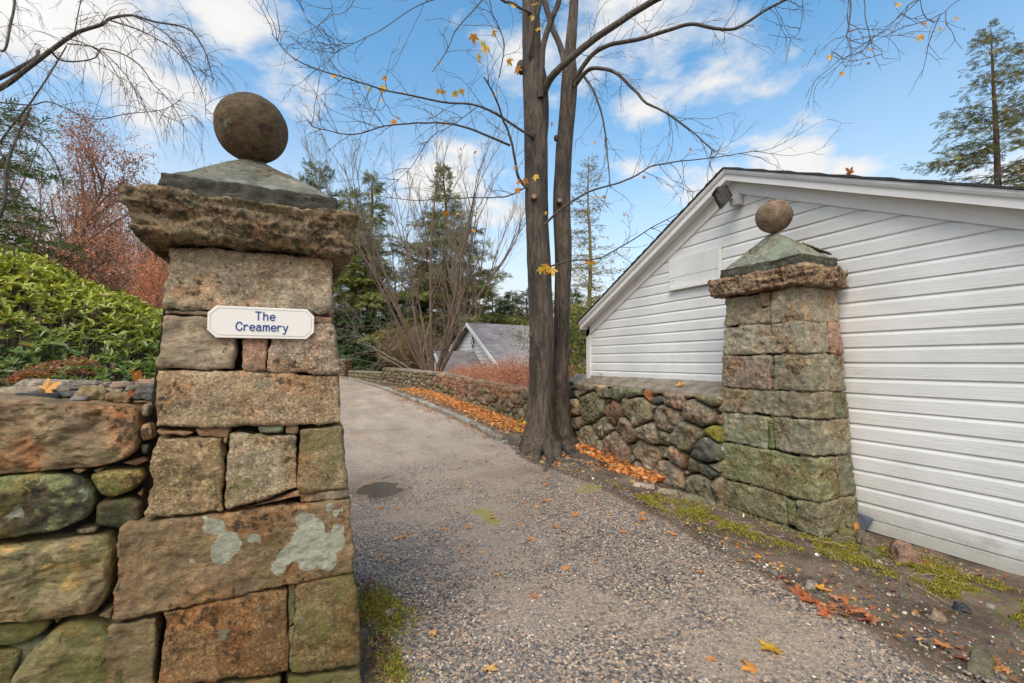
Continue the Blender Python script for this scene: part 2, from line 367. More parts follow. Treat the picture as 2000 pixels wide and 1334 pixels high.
# ------------------------------------------------------------------ ground
def Lbank(x, y): return sm(-.15, -1.0, x)*sm(2.72, 2.95, y)
WALLPTS = spline([(4.68, 7.3), (4.70, 9.2), (4.85, 12.2), (5.0, 17), (4.6, 21.7), (3.9, 24.2)], 60)
def wallx(y): return np.interp(y, WALLPTS[:, 1], WALLPTS[:, 0])
def G(x, y):
    x = np.asarray(x, float); y = np.asarray(y, float)
    z = .1*sm(1, 3.5, x) + .02*np.clip(y-6, 0, 30) + .05*np.clip(y-36, 0, 30)*.2
    z = z + Lbank(x, y)*(1.22 + .55*sm(3.3, 6.5, y)*sm(-1, -4, x) + .04*np.clip(-x-4, 0, 20))
    r = sm(0.15, .6, x-wallx(y))*sm(6.9, 7.4, y)*sm(30, 24, y)
    z = z + r*(.35 - .14*np.clip(x-5.5, 0, 12))
    r2 = sm(0, 8, x-6)*sm(24, 30, y)
    z = z - r2*.8
    return z + .012*np.sin(x*2.1+y*.7)*np.cos(y*1.3-x*.4)
def gz(x, y): return float(G(np.array([x]), np.array([y]))[0])
def PG(x, y):
    r = ray(x, y); t = np.arange(.5, 120, .01); q = CAM[None]+r[None]*t[:, None]; k = np.argmax(q[:, 2] < G(q[:, 0], q[:, 1])); return q[k]

def soil_mat():
    m, nt, b = mat("wet_soil", .8, .3); k = NT(nt)
    n = k.noise(3, 8, .65); n2 = k.noise(22, 7, .7); n3 = k.vor(55, out=1)
    c = k.mix(k.rng(n, .35, .65), (.10, .072, .050), (.25, .18, .125))
    c = k.mix(k.rng(n2, .5, .7, 0, .6), c, (.20, .165, .13))
    c = k.mix(.22, c, n3, 'OVERLAY')
    mo = k.attr('moss', 'Fac'); mf = k.rng(k.m('ADD', k.m('MULTIPLY', mo, .7), k.noise(11, 9, .78)), .74, .88, 0, .75)
    c = k.mix(mf, c, k.mix(n2, (.09, .10, .015), (.36, .33, .05)))
    k.L(c, b.inputs['Base Color']); p = k.bump(b, n2, .03, 1); k.bump(b, k.noise(90, 5, .7), .01, .8, p); return m
M_soil = soil_mat()
def gravel_mat():
    m, nt, b = mat("wet_gravel", .65, .22); k = NT(nt)
    warp = k.n('ShaderNodeVectorMath', operation='ADD'); k.L(k.obj(), warp.inputs[0])
    q = k.n('ShaderNodeTexNoise'); q.inputs['Scale'].default_value = 40; k.L(k.obj(), q.inputs[0])
    w2 = k.n('ShaderNodeVectorMath', operation='SCALE'); k.L(q.outputs['Color'], w2.inputs[0]); w2.inputs['Scale'].default_value = .012; k.L(w2.outputs[0], warp.inputs[1]); W = warp.outputs[0]
    v = k.n('ShaderNodeTexVoronoi'); v.inputs['Scale'].default_value = 62; v.inputs['Randomness'].default_value = 1; k.L(W, v.inputs['Vector'])
    sep = k.n('ShaderNodeSeparateColor'); k.L(v.outputs['Color'], sep.inputs[0])
    c = k.ramp(sep.outputs[0], GRAVEL, 'CONSTANT')
    v2 = k.n('ShaderNodeTexVoronoi'); v2.inputs['Scale'].default_value = 150; k.L(W, v2.inputs['Vector']); s2 = k.n('ShaderNodeSeparateColor'); k.L(v2.outputs['Color'], s2.inputs[0])
    cf = k.ramp(s2.outputs[0], GRAVEL, 'CONSTANT')
    fine = k.rng(k.noise(.9, 5, .6), .46, .6)                                  # where the stones are pressed into grit
    c = k.mix(k.m('MULTIPLY', fine, .75), c, k.mix(.5, cf, (.22, .19, .165)))
    gap = k.rng(v.outputs['Distance'], .35, .75, 0, .65); c = k.mix(k.m('MULTIPLY', gap, k.m('SUBTRACT', 1.0, fine)), c, (.07, .058, .05))
    far = k.attr('fine', 'Fac')
    fc = k.mix(k.rng(k.noise(2.2, 8, .65, vec=k.mapped((1, .3, 1))), .3, .7), (.20, .165, .135), (.40, .355, .31))
    fc = k.mix(.55, fc, k.mix(k.rng(k.noise(34, 8, .85), .38, .62), (.09, .075, .065), (.50, .45, .40))); fc = k.mix(k.rng(k.noise(1.3, 6, .65, vec=k.mapped((1, .25, 1))), .56, .68, 0, .45), fc, (.30, .17, .09))
    c = k.mix(far, c, fc)
    c = k.mix(k.rng(k.noise(.55, 5, .6), .52, .68, 0, .35), c, (.10, .08, .068))
    edge = k.rng(k.m('ADD', k.attr('edge', 'Fac'), k.m('MULTIPLY', k.noise(5, 7, .65), .8)), .95, 1.25); c = k.mix(edge, c, (.095, .072, .055))
    mo = k.rng(k.m('ADD', k.m('MULTIPLY', k.attr('moss', 'Fac'), .6), k.noise(7, 7, .7)), .78, .92, 0, .75); c = k.mix(mo, c, (.19, .19, .04))
    k.L(c, b.inputs['Base Color'])
    wt = k.attr('wet', 'Fac'); c = k.mix(k.m('MULTIPLY', wt, .55), c, k.mix(1.0, c, (.5, .45, .4), 'MULTIPLY')); c = k.mix(1.0, c, (1.48, 1.34, 1.18), 'MULTIPLY'); k.L(c, b.inputs['Base Color'])
    k.L(k.m('SUBTRACT', k.rng(k.noise(.7, 5), .4, .65, .42, .78), k.m('MULTIPLY', wt, .25)), b.inputs['Roughness'])
    p = k.bump(b, v.outputs['Distance'], .012, -.8); p = k.bump(b, s2.outputs[1], .004, .6, p); k.bump(b, k.noise(8, 6), .02, .4, p); return m
GRAVEL = [(0, (.085, .085, .09)), (.14, (.17, .165, .16)), (.28, (.30, .235, .17)), (.42, (.045, .045, .048)), (.54, (.25, .215, .185)), (.67, (.32, .215, .16)), (.74, (.13, .13, .135)), (.86, (.37, .31, .25)), (.97, (.50, .45, .38))]
M_gravel = gravel_mat()

def grid(x0, x1, y0, y1, nx, ny):
    X, Y = np.meshgrid(np.linspace(x0, x1, nx), np.linspace(y0, y1, ny)); return X.ravel(), Y.ravel()
def gfaces(nx, ny):
    i = np.arange(ny-1)[:, None]*nx; j = np.arange(nx-1)[None]
    return np.stack([i+j, i+j+1, i+nx+j+1, i+nx+j], 2).reshape(-1, 4)
MOSSLINE = [(3.15, 4.55), (3.55, 3.6), (3.62, 2.9), (3.85, 2.3), (4.1, 1.9), (3.95, 1.5), (3.9, 1.2)]
def mossf(x, y):
    r = np.zeros_like(x)
    for a, b in MOSSLINE: r = np.maximum(r, 1-np.hypot(x-a, y-b)/.5)
    r = np.maximum(r, 1-np.hypot(x-.47, y-3.05)/.45)
    return np.clip(r, 0, 1)
def terrain():
    xs = np.unique(np.concatenate([np.linspace(-150, -8, 36), np.linspace(-8, 9, 220), np.linspace(9, 150, 40)]))
    ys = np.unique(np.concatenate([np.linspace(-60, -2, 20), np.linspace(-2, 10, 200), np.linspace(10, 30, 90), np.linspace(30, 260, 50)]))
    X, Y = np.meshgrid(xs, ys); x, y = X.ravel(), Y.ravel()
    z = G(x, y)
    near = (np.abs(x) < 9) & (y < 12)
    verge = sm(3.05, 3.5, x)*near
    dz = fbm(np.stack([x*2.2, y*2.2, x*0], 1), 4, 3)*.03*verge + fbm(np.stack([x*9, y*9, x*0], 1), 3, 5)*.01*near
    z = z + np.where(verge > 0, dz, dz*.2)
    inside = (x > drive_l(y)) & (x < drive_r(y))
    z = z - .035*inside
    mb = MB(); mb.add(np.stack([x, y, z], 1), gfaces(len(xs), len(ys)), moss=np.maximum(.5*mossf(x, y), .3*sm(3.2, 5, x)*(y < 7)))
    o = mb.build('ground', M_soil, smooth=True); tag(o, kind='structure')
DR = np.array([(-3, 3.0), (1.1, 3.02), (1.6, 3.03), (2.3, 3.12), (3.5, 3.32), (4.6, 3.45), (6.3, 3.3), (7.0, 3.42), (7.9, 3.5), (9.4, 3.5), (12.1, 3.5), (15.8, 3.46), (21.5, 3.31), (26.5, 2.97), (30.8, 2.4), (40, .5)])
DL = np.array([(-3, .3), (2, .42), (3, .46), (4, .35), (10, .1), (20, .0), (26, -.5), (31, -1.4), (40, -4)])
def drive_r(y): return np.interp(y, DR[:, 0], DR[:, 1])
def drive_l(y): return np.interp(y, DL[:, 0], DL[:, 1])
terrain()
def driveway():
    ys = np.concatenate([np.arange(-3, 9, .04), np.arange(9, 40, .2)]); nx = 90
    u = np.linspace(0, 1, nx)
    jl = .06*fbm(np.stack([ys*2.5, ys*0, ys*0], 1), 4, 11); jr = .09*fbm(np.stack([ys*2.5, ys*0+5, ys*0], 1), 4, 12)*(ys < 7)
    xl = drive_l(ys)+jl-.05; xr = drive_r(ys)+jr
    X = xl[:, None] + u[None]*(xr-xl)[:, None]; Y = np.tile(ys[:, None], (1, nx)); x, y = X.ravel(), Y.ravel()
    z = G(x, y)+.004
    d = fbm(np.stack([x*1.2, y*1.2, x*0], 1), 3, 21)*.012 + fbm(np.stack([x*14, y*14, x*0], 1), 3, 22)*.006
    e = np.minimum(u, 1-u)[None]*(xr-xl)[:, None]; e = e.ravel()
    z = z + d - .03*sm(.10, 0, e)
    pd = np.hypot((x-.94)/.30, (y-6.05)/.42); z = z - .026*sm(1.5, .35, pd + .5*fbm(np.stack([x*5, y*5, x*0], 1), 3, 44))      # puddle hollow
    edge = sm(.38, 0.02, np.where(np.tile(u, len(ys)) > .5, e, e*1.6))*(y < 7.2)
    fine = sm(3.5, 11, y + 1.2*fbm(np.stack([x*.8, y*.8, x*0], 1), 3, 9))
    mo = np.clip(1-np.hypot((x-1.75)/.25, (y-4.4)/.8), 0, 1)*.9 + mossf(x, y)*.8
    mb = MB(); mb.add(np.stack([x, y, z], 1), gfaces(nx, len(ys)), edge=edge, fine=fine, moss=mo, wet=sm(2.1, .9, pd))
    o = mb.build('driveway', M_gravel, smooth=True); tag(o, kind='structure')
    # puddle: a level sheet of water; the hollow in the gravel gives it its outline
    m, nt, b = mat("puddle_water", .04, .5); b.inputs['Base Color'].default_value = (.11, .09, .07, 1); k = NT(nt); k.bump(b, k.noise(14, 3), .0006)
    a = np.linspace(0, 2*math.pi, 49)[:-1]; V = np.vstack([[.94, 6.05, 0], np.stack([.94+.42*np.cos(a), 6.05+.55*np.sin(a), a*0], 1)]); V[:, 2] = gz(.94, 6.05)-.0085
    F = [(0, i+1, (i+1) % 48+1) for i in range(48)]
    tag(MB().add(V, F).build('puddle_water', m), kind='structure')
driveway()

# small stones: low rounded rocks as one loose mass
OCT = np.array([(1, 0, 0), (-1, 0, 0), (0, 1, 0), (0, -1, 0), (0, 0, 1), (0, 0, -1)], float)
def ico():
    t = (1+5**.5)/2; V = np.array([(-1, t, 0), (1, t, 0), (-1, -t, 0), (1, -t, 0), (0, -1, t), (0, 1, t), (0, -1, -t), (0, 1, -t), (t, 0, -1), (t, 0, 1), (-t, 0, -1), (-t, 0, 1)])/math.hypot(1, t)
    F = [(0, 11, 5), (0, 5, 1), (0, 1, 7), (0, 7, 10), (0, 10, 11), (1, 5, 9), (5, 11, 4), (11, 10, 2), (10, 7, 6), (7, 1, 8), (3, 9, 4), (3, 4, 2), (3, 2, 6), (3, 6, 8), (3, 8, 9), (4, 9, 5), (2, 4, 11), (6, 2, 10), (8, 6, 7), (9, 8, 1)]
    return V, np.array(F)
IV, IF = ico()
def rot_rand(n, flat=0.0):
    """random rotations; flat>0 keeps the third axis near vertical"""
    q = rng.normal(size=(n, 3)); q = q/np.linalg.norm(q, axis=1, keepdims=True)
    if flat: q = np.array([0, 0, 1.])*flat + q*(1-flat); q /= np.linalg.norm(q, axis=1, keepdims=True)
    a = rng.normal(size=(n, 3)); b = np.cross(q, a); b /= np.linalg.norm(b, axis=1, keepdims=True); c = np.cross(q, b)
    return np.stack([b, c, q], 2)
PEB = np.array([(.085, .088, .098), (.15, .145, .14), (.28, .22, .16), (.045, .047, .053), (.23, .20, .17), (.30, .19, .14), (.12, .12, .125), (.40, .34, .27), (.58, .54, .48), (.19, .15, .11)])
PEBP = np.array([.15, .14, .17, .08, .15, .07, .10, .055, .006, .08])
def pebbles(name, x, y, size, zoff=0.0, flat=.75, squash=.6, pal=PEB, pp=PEBP, mt=None):
    n = len(x); z = G(x, y)+.004+zoff
    R = rot_rand(n, flat); s = size[:, None]*rng.uniform(.6, 1.3, (n, 3)); s[:, 2] *= squash
    M = R*s[:, None, :]
    BVj = IV*(1+rng.uniform(-.18, .18, (12, 1)))
    t = pal[rng.choice(len(pal), n, p=pp/pp.sum())]*rng.uniform(.7, 1.3, (n, 1))
    mb = MB(); inst(mb, BVj, IF, np.stack([x, y, z], 1), M, tint=t)
    return tag(mb.build(name, mt or M_pebble), kind='stuff')
def pebble_mat():
    m, nt, b = mat("pebble", .55, .4); k = NT(nt)
    k.L(k.mix(1, k.attr('tint'), k.ramp(k.noise(110, 3), [(.3, (1.0, 1.0, 1.0)), (.7, (1.6, 1.58, 1.55))]), 'MULTIPLY'), b.inputs['Base Color']); return m
M_pebble = pebble_mat()
def gravel():
    N = 130000
    y = .75 + 6.6*rng.random(N)**1.9; x = .3 + 3.6*rng.random(N)
    th = 1.1*sm(.42, .6, .5+.5*fbm(np.stack([x*.9, y*.9, x*0], 1), 4, 33)) + .15
    dl = drive_l(y); dr = drive_r(y)
    keep = (x > dl-.05) & (x < dr + rng.exponential(.10, N)) & (rng.random(N) < np.clip(th, .15, 1)*np.where(x > dr-.35, .45, 1))
    keep &= np.hypot((x-.94)/.36, (y-6.05)/.48) > 1
    x, y = x[keep], y[keep]
    size = .0048+.0055*rng.random(len(x))**2.2; size *= np.clip(1.15-.04*y, .8, 1.1)
    tag(pebbles('gravel', x, y, size), 'loose wet mixed gravel covering the driveway', 'gravel')
gravel()
def verge_stones():
    N = 5200; y = .4+6.2*rng.random(N)**1.3; x = 3.0+1.6*rng.random(N)
    k = (x > drive_r(y)-.05) & ((x < 4.0) | (y < 2.4)) & (x < 4.5)
    x, y = x[k], y[k]; s = .005+.012*rng.random(len(x))**4
    pal = np.array([(.07, .07, .075), (.22, .17, .12), (.12, .10, .08), (.42, .36, .28), (.75, .74, .7), (.2, .12, .09)])
    tag(pebbles('pebbles', x, y, s, .0, .5, .75, pal, np.array([.3, .27, .28, .1, .03, .1])), 'small stones and white chips strewn over the muddy verge', 'pebbles')
verge_stones()

# ------------------------------------------------------------------ masonry
def cube_grid(na, nb, nc):
    """welded surface grid of the unit cube"""
    V, F, base = [], [], 0
    def face(ax, v, n1, n2, flip):
        nonlocal base
        a1, a2 = [i for i in range(3) if i != ax]
        u, w = np.meshgrid(np.linspace(0, 1, n1+1), np.linspace(0, 1, n2+1)); p = np.zeros((u.size, 3)); p[:, ax] = v; p[:, a1] = u.ravel(); p[:, a2] = w.ravel()
        f = gfaces(n1+1, n2+1)
        if flip: f = f[:, ::-1]
        V.append(p); F.append(f+base); base += len(p)
    face(0, 0, nb, nc, True); face(0, 1, nb, nc, False)
    face(1, 0, na, nc, False); face(1, 1, na, nc, True)
    face(2, 0, na, nb, True); face(2, 1, na, nb, False)
    V = np.concatenate(V); F = np.concatenate(F)
    key = np.round(V*100000).astype(np.int64); _, idx, inv = np.unique(key, axis=0, return_index=True, return_inverse=True)
    return V[idx], inv.ravel()[F]
def block(mb, c8, r=.018, res=.014, amp=.012, seed=0, freq=5.0, gap=.003, bed=0.0, tint=(.3, .22, .14), moss=0.0, lichen=None, wob=.5, rough=1.0, mi=0, mossf_=None):
    """rounded, rock-faced stone filling a hexahedron. c8: front bl,br,tr,tl, back bl,br,tr,tl"""
    c = np.array(c8, float)
    la = np.linalg.norm(c[1]-c[0]+c[2]-c[3])/2; lb = np.linalg.norm(c[3]-c[0]+c[2]-c[1])/2; lc = np.linalg.norm(c[4]-c[0]+c[6]-c[2])/2
    L = np.array([la, lb, lc]); nn = np.clip((L/res).astype(int), 3, 90)
    # parametrise: a = along, b = up, c = depth
    U, F = cube_grid(*nn)
    # denser near the rims
    U = U + .0
    p = U*L; r = min(r, .45*min(L)); q = np.clip(p, r+gap, L-r-gap); d = p-q; n = np.linalg.norm(d, axis=1, keepdims=True); d = d/np.maximum(n, 1e-9)
    p2 = (q + r*d*(1+.45*vn(p*60+seed, 3)+.4*vn(p*22+seed, 4))[:, None])/L
    a, b, cc = p2[:, :1], p2[:, 1:2], p2[:, 2:]
    def tri(a, b, cc):
        f = (1-a)*(1-b)*c[0] + a*(1-b)*c[1] + a*b*c[2] + (1-a)*b*c[3]; k = (1-a)*(1-b)*c[4] + a*(1-b)*c[5] + a*b*c[6] + (1-a)*b*c[7]
        return f*(1-cc)+k*cc
    W = tri(a, b, cc)
    ea = (c[1]-c[0])/la; eb = (c[3]-c[0])/lb; ec = (c[4]-c[0])/lc
    D = d[:, :1]*ea + d[:, 1:2]*eb + d[:, 2:]*ec
    so = np.array([seed*3.71, seed*1.93, seed*7.1])
    n1 = fbm(W*freq+so, 4, seed); n2 = ridge(W*freq*1.7+so, 3, seed+5); n3 = fbm(W*38+so, 3, seed+9)
    # chips: stepped facets, as where flakes have split away
    st = fbm(W*np.array([freq*.9, freq*.9, freq*1.6])+so+31, 2, seed+3)*3; stp = np.floor(st)+sm(.38, .62, st-np.floor(st))
    st2 = fbm(W*np.array([freq*2.6, freq*2.6, freq*4.0])+so+11, 3, seed+13)*3; stp2 = np.floor(st2)+sm(.3, .7, st2-np.floor(st2))
    W = W + D*(amp*(.9*n1 + .35*n2 + .55*(stp/3) + .42*stp2/3) + rough*.0026*n3 + rough*.003*ridge(W*22+so, 2, seed+15))[:, None]
    if bed:
        lq = W*np.array([2.6, 2.6, 24.])+so; lw = fbm(W*4+so, 3, seed+21)*1.2; lb = fbm(lq+lw[:, None]*np.array([0, 0, 1.]), 3, seed+22); lb = np.floor(lb*3.2)/3.2+.3*lb
        W = W + D*(bed*lb)[:, None]*(1-np.abs(D[:, 2:3]))
    # wandering outline
    W = W + (ea*fbm(W*3.1+so+50, 2, seed)[:, None] + eb*fbm(W*3.3+so+70, 2, seed)[:, None])*amp*wob
    at = dict(tint=np.tile(np.array(tint)[None], (len(W), 1)), moss=np.full(len(W), float(moss)))
    at['lichen'] = lichen(W) if lichen is not None else np.zeros(len(W))
    if mossf_ is not None: at['moss'] = mossf_(W, moss)
    mb.add(W, F, mi, **at)
    return mb

# ---- left gate pillar: front face leans back as it rises
def PL(px, py):
    """point of the front face of the left pillar"""
    r = ray(px, py); s = .066      # plane: Y = 2.5 - s*(2.13 - z)
    t = (2.5 - s*(2.13-CAM[2]))/(r[1] - s*r[2]); return CAM + r*t
PILX0, PILX1 = -.61, .17
lp = thing('gate_pillar', 'tall tapering stone gate pillar with a wide brown capstone and a stone ball, carrying the white name board', 'gate pillar', (-.22, 2.86, 0), 'stone gate pillars')
DEP = np.array([0, .42, 0])
def lblock(q, tint, seed, parent=lp, depth=.42, amp=.011, r=.009, **k):
    amp *= 1.35; tint = tuple(np.array(tint)*np.array((1.08, 1.16, 1.24)))
    """q: photo points tl, tr, br, bl on the pillar face"""
    tl, tr, br, bl = [PL(*p) for p in q]; dv = np.array([0, depth, 0])
    mb = MB(); block(mb, [bl, br, tr, tl, bl+dv, br+dv, tr+dv, tl+dv], r=r, amp=amp, seed=seed, tint=tint, **k)
    return mb.build('stone_block', k.get('material', M_stone), parent, smooth=True)
TAN, BRN, GRY = (.30, .225, .155), (.22, .14, .075), (.25, .215, .165)
def lich_big(W):
    out = np.zeros(len(W)); w = fbm(W*22, 4, 71)*.030 + fbm(W*7, 3, 3)*.035
    for px, py, r in [(592, 1015, .060), (600, 1050, .080), (585, 1070, .070), (630, 1065, .080), (615, 1035, .060), (655, 1060, .060), (660, 1035, .035), (560, 1085, .050), (545, 1108, .040), (600, 1095, .055), (640, 1090, .050), (643, 991, .024), (656, 1002, .018), (668, 996, .010), (421, 1027, .048), (412, 1030, .035), (440, 1062, .060), (435, 1078, .052), (457, 1065, .04), (495, 1050, .036), (505, 1054, .022), (375, 1096, .012), (520, 1020, .006), (400, 1010, .006)]:
        c = PL(px, py); d = np.hypot(W[:, 0]-c[0], (W[:, 2]-c[2])*1.0)+w*np.clip(r/.06, .3, 1)*.62
        out = np.maximum(out, sm(r*1.02, r*.78, d)*(W[:, 1] < c[1]+.08))
    return out*.62
def left_pillar():
    B = [([(328, 479), (650, 500), (650, 613), (317, 603)], (.33, .26, .185), dict(amp=.007, r=.02)),
         ([(320, 617), (463, 620), (457, 722), (306, 720)], (.29, .225, .16), {}),
         ([(466, 621), (523, 621), (522, 728), (474, 728)], (.33, .19, .13), dict(amp=.012, r=.012)),
         ([(528, 622), (650, 633), (664, 727), (525, 727)], (.31, .235, .175), dict(amp=.013)),
         ([(308, 726), (662, 731), (665, 828), (298, 838)], (.30, .215, .135), dict(amp=.010)),
         ([(303, 853), (433, 855), (434, 1003), (281, 1011)], (.27, .19, .105), dict(amp=.014)),
         ([(448, 846), (581, 850), (585, 953), (438, 996)], (.29, .23, .155), dict(amp=.013, moss=.35)),
         ([(584, 838), (671, 832), (681, 957), (586, 962)], (.22, .165, .095), dict(amp=.012, moss=.3)),
         ([(232, 1031), (684, 975), (690, 1116), (221, 1217)], (.20, .135, .075), dict(amp=.010, res=.009, lichen=lich_big, moss=.15)),
         ([(316, 1197), (562, 1152), (565, 1313), (306, 1347)], (.19, .11, .05), dict(amp=.016)),
         ([(579, 1142), (691, 1120), (705, 1300), (568, 1318)], (.17, .12, .06), dict(amp=.012, moss=.45)),
         ([(210, 1225), (306, 1205), (298, 1350), (196, 1352)], (.2, .14, .08), dict(moss=.4)),
         ([(560, 1326), (707, 1308), (716, 1480), (548, 1490)], (.15, .13, .07), dict(moss=.7)),
         ([(190, 1362), (548, 1326), (540, 1500), (180, 1500)], (.19, .14, .07), dict(moss=.5)),
         ([(180, 1510), (714, 1490), (722, 1640), (170, 1640)], (.17, .14, .08), dict(moss=.6))]
    for i, (q, t, k) in enumerate(B): lblock(q, t, 11+i, **k)
    shims = [([(322, 604), (410, 608), (408, 616), (320, 612)], TAN), ([(616, 618), (648, 621), (648, 632), (617, 630)], (.3, .2, .15)),
             ([(303, 842), (378, 844), (372, 852), (310, 850)], (.28, .17, .11)), ([(380, 839), (447, 836), (444, 856), (386, 852)], (.3, .18, .12)),
             ([(503, 834), (553, 832), (553, 845), (506, 847)], (.18, .22, .16)), ([(556, 832), (582, 832), (580, 848), (558, 848)], (.28, .2, .13)),
             ([(436, 855), (446, 850), (440, 868), (436, 866)], TAN), ([(492, 990), (550, 975), (586, 957), (587, 970)], (.25, .19, .14)),
             ([(586, 964), (680, 958), (682, 972), (588, 984)], (.22, .18, .13)), ([(480, 1143), (530, 1134), (556, 1140), (486, 1155)], (.2, .13, .07)),
             ([(562, 1140), (578, 1138), (576, 1220), (564, 1230)], (.12, .12, .07)), ([(563, 1230), (576, 1225), (570, 1310), (565, 1310)], (.2, .18, .1)),
             ([(590, 1128), (640, 1118), (640, 1130), (590, 1136)], (.16, .11, .07))]
    mb = MB()
    for i, (q, t) in enumerate(shims):
        tl, tr, br, bl = [PL(*p)+np.array([0, .012, 0]) for p in q]; dv = np.array([0, .2, 0])
        block(mb, [bl, br, tr, tl, bl+dv, br+dv, tr+dv, tl+dv], r=.006, amp=.004, seed=60+i, tint=t, res=.008, gap=.001)
    mb.build('packing_stones', M_stone, lp, smooth=True)
    # side and back courses, seen only from other positions
    mb = MB(); zs = [2.13, 1.83, 1.56, 1.31, .93, .58, .2, -.1]
    for i in range(len(zs)-1):
        z1, z0 = zs[i], zs[i+1]; e = lambda z: .066*(2.13-z)*1.0
        for j, (y0, y1) in enumerate(((2.93, 3.27),)):
            xa0, xb0, xa1, xb1 = -.61-e(z0)*1.3, .17+e(z0)*.95, -.61-e(z1)*1.3, .17+e(z1)*.95
            f = lambda x, y, z: np.array([x, y, z])
            block(mb, [f(xa0, y0, z0), f(xb0, y0, z0), f(xb1, y0, z1), f(xa1, y0, z1), f(xa0, y1+e(z0), z0), f(xb0, y1+e(z0), z0), f(xb1, y1+e(z1), z1), f(xa1, y1+e(z1), z1)], r=.02, res=.04, amp=.015, seed=90+i, tint=BRN, moss=.3)
    mb.build('rear_blocks', M_stone, lp, smooth=True)
    # dark packed core
    mb = MB(); f = lambda x, y, z: (x, y, z)
    V = [f(-.70, 2.50, -.1), f(.26, 2.50, -.1), f(.26, 3.2, -.1), f(-.70, 3.2, -.1), f(-.56, 2.60, 2.12), f(.12, 2.60, 2.12), f(.12, 3.2, 2.12), f(-.56, 3.2, 2.12)]
    mb.add(V, [(0, 3, 2, 1), (4, 5, 6, 7), (0, 1, 5, 4), (1, 2, 6, 5), (2, 3, 7, 6), (3, 0, 4, 7)]); mb.build('core', M_core, lp)
    # capstone: chamfered slab
    mb = MB(); x0, x1, y0, y1 = -.70, .268, 2.38, 3.36
    def slab(x0, x1, y0, y1, z0, z1, in0, **k):
        c = [(x0+in0, y0+in0, z0), (x1-in0, y0+in0, z0), (x1, y0, z1), (x0, y0, z1), (x0+in0, y1-in0, z0), (x1-in0, y1-in0, z0), (x1, y1, z1), (x0, y1, z1)]
        block(mb, c, **k)
    slab(x0, x1, y0, y1, 2.14, 2.345, .045, r=.018, res=.009, amp=.026, seed=120, tint=(.225, .175, .12), freq=6, moss=.3, wob=.35, rough=1.4, bed=.024)
    mb.build('capstone', M_cap, lp, smooth=True)
    mb = MB(); pyr(mb, (-.59, .165, 2.50, 3.26), 2.33, 2.455, (-.245, 2.86, 2.725), 131, (.11, .115, .10)); mb.build('pyramid_stone', M_dark, lp, smooth=True)
    mb = MB(); ball(mb, (-.264, 2.86, 2.893), .183, 140, (.125, .095, .062)); mb.build('stone_ball', M_dark, lp, smooth=True)
def pyr(mb, ext, z0, zr, apex, seed, tint, lich=None):
    x0, x1, y0, y1 = ext; block(mb, [(x0, y0, z0), (x1, y0, z0), (x1, y0, zr), (x0, y0, zr), (x0, y1, z0), (x1, y1, z0), (x1, y1, zr), (x0, y1, zr)], r=.008, res=.012, amp=.012, seed=seed, tint=np.array(tint)*.6, moss=.1, bed=.015)
    n = 56; u, v = np.meshgrid(np.linspace(0, 1, n), np.linspace(0, 1, n)); u = u.ravel(); v = v.ravel()
    e = 1-np.maximum(abs(2*u-1), abs(2*v-1)); X = x0+.008+(x1-x0-.016)*u; Y = y0+.008+(y1-y0-.016)*v
    ax = apex[0]-(x0+x1)/2; X = X + ax*e; h = (apex[2]-zr)
    Z = zr-.012 + (h+.012)*np.minimum(e*1.0, .93)**1.02/.93**1.02
    W = np.stack([X, Y, Z], 1); W[:, 2] += fbm(W*6, 4, seed)*.016*sm(0, .15, e) + fbm(W*30, 3, seed+1)*.003
    mb.add(W, gfaces(n, n), tint=np.tile(np.array(tint)*1.55, (len(W), 1)), moss=np.full(len(W), .1), lichen=lich(W) if lich else .5*sm(.62, .75, .5+.5*fbm(W*7, 4, seed+7)))
def ball(mb, c, r, seed, tint):
    nu, nv = 72, 40; th, ph = np.meshgrid(np.arange(nu)*2*math.pi/nu, np.linspace(.001, math.pi-.001, nv)); th, ph = th.ravel(), ph.ravel()
    d = np.stack([np.sin(ph)*np.cos(th), np.sin(ph)*np.sin(th), np.cos(ph)], 1)
    R = r*(1+.022*fbm(d*1.7+seed, 3, seed)+.012*fbm(d*8+seed, 3, seed+1)+.006*fbm(d*28, 3, seed+2)); R = R[:, None]*np.array([1.0, 1.0, 1.0])
    i = np.arange(nv-1)[:, None]*nu; j = np.arange(nu)[None]; j2 = (j+1) % nu
    F = np.stack([i+j, i+nu+j, i+nu+j2, i+j2], 2).reshape(-1, 4)
    mb.add(np.array(c)+d*R, F, tint=tint, moss=.12*np.ones(len(d)), lichen=np.zeros(len(d)))
left_pillar()

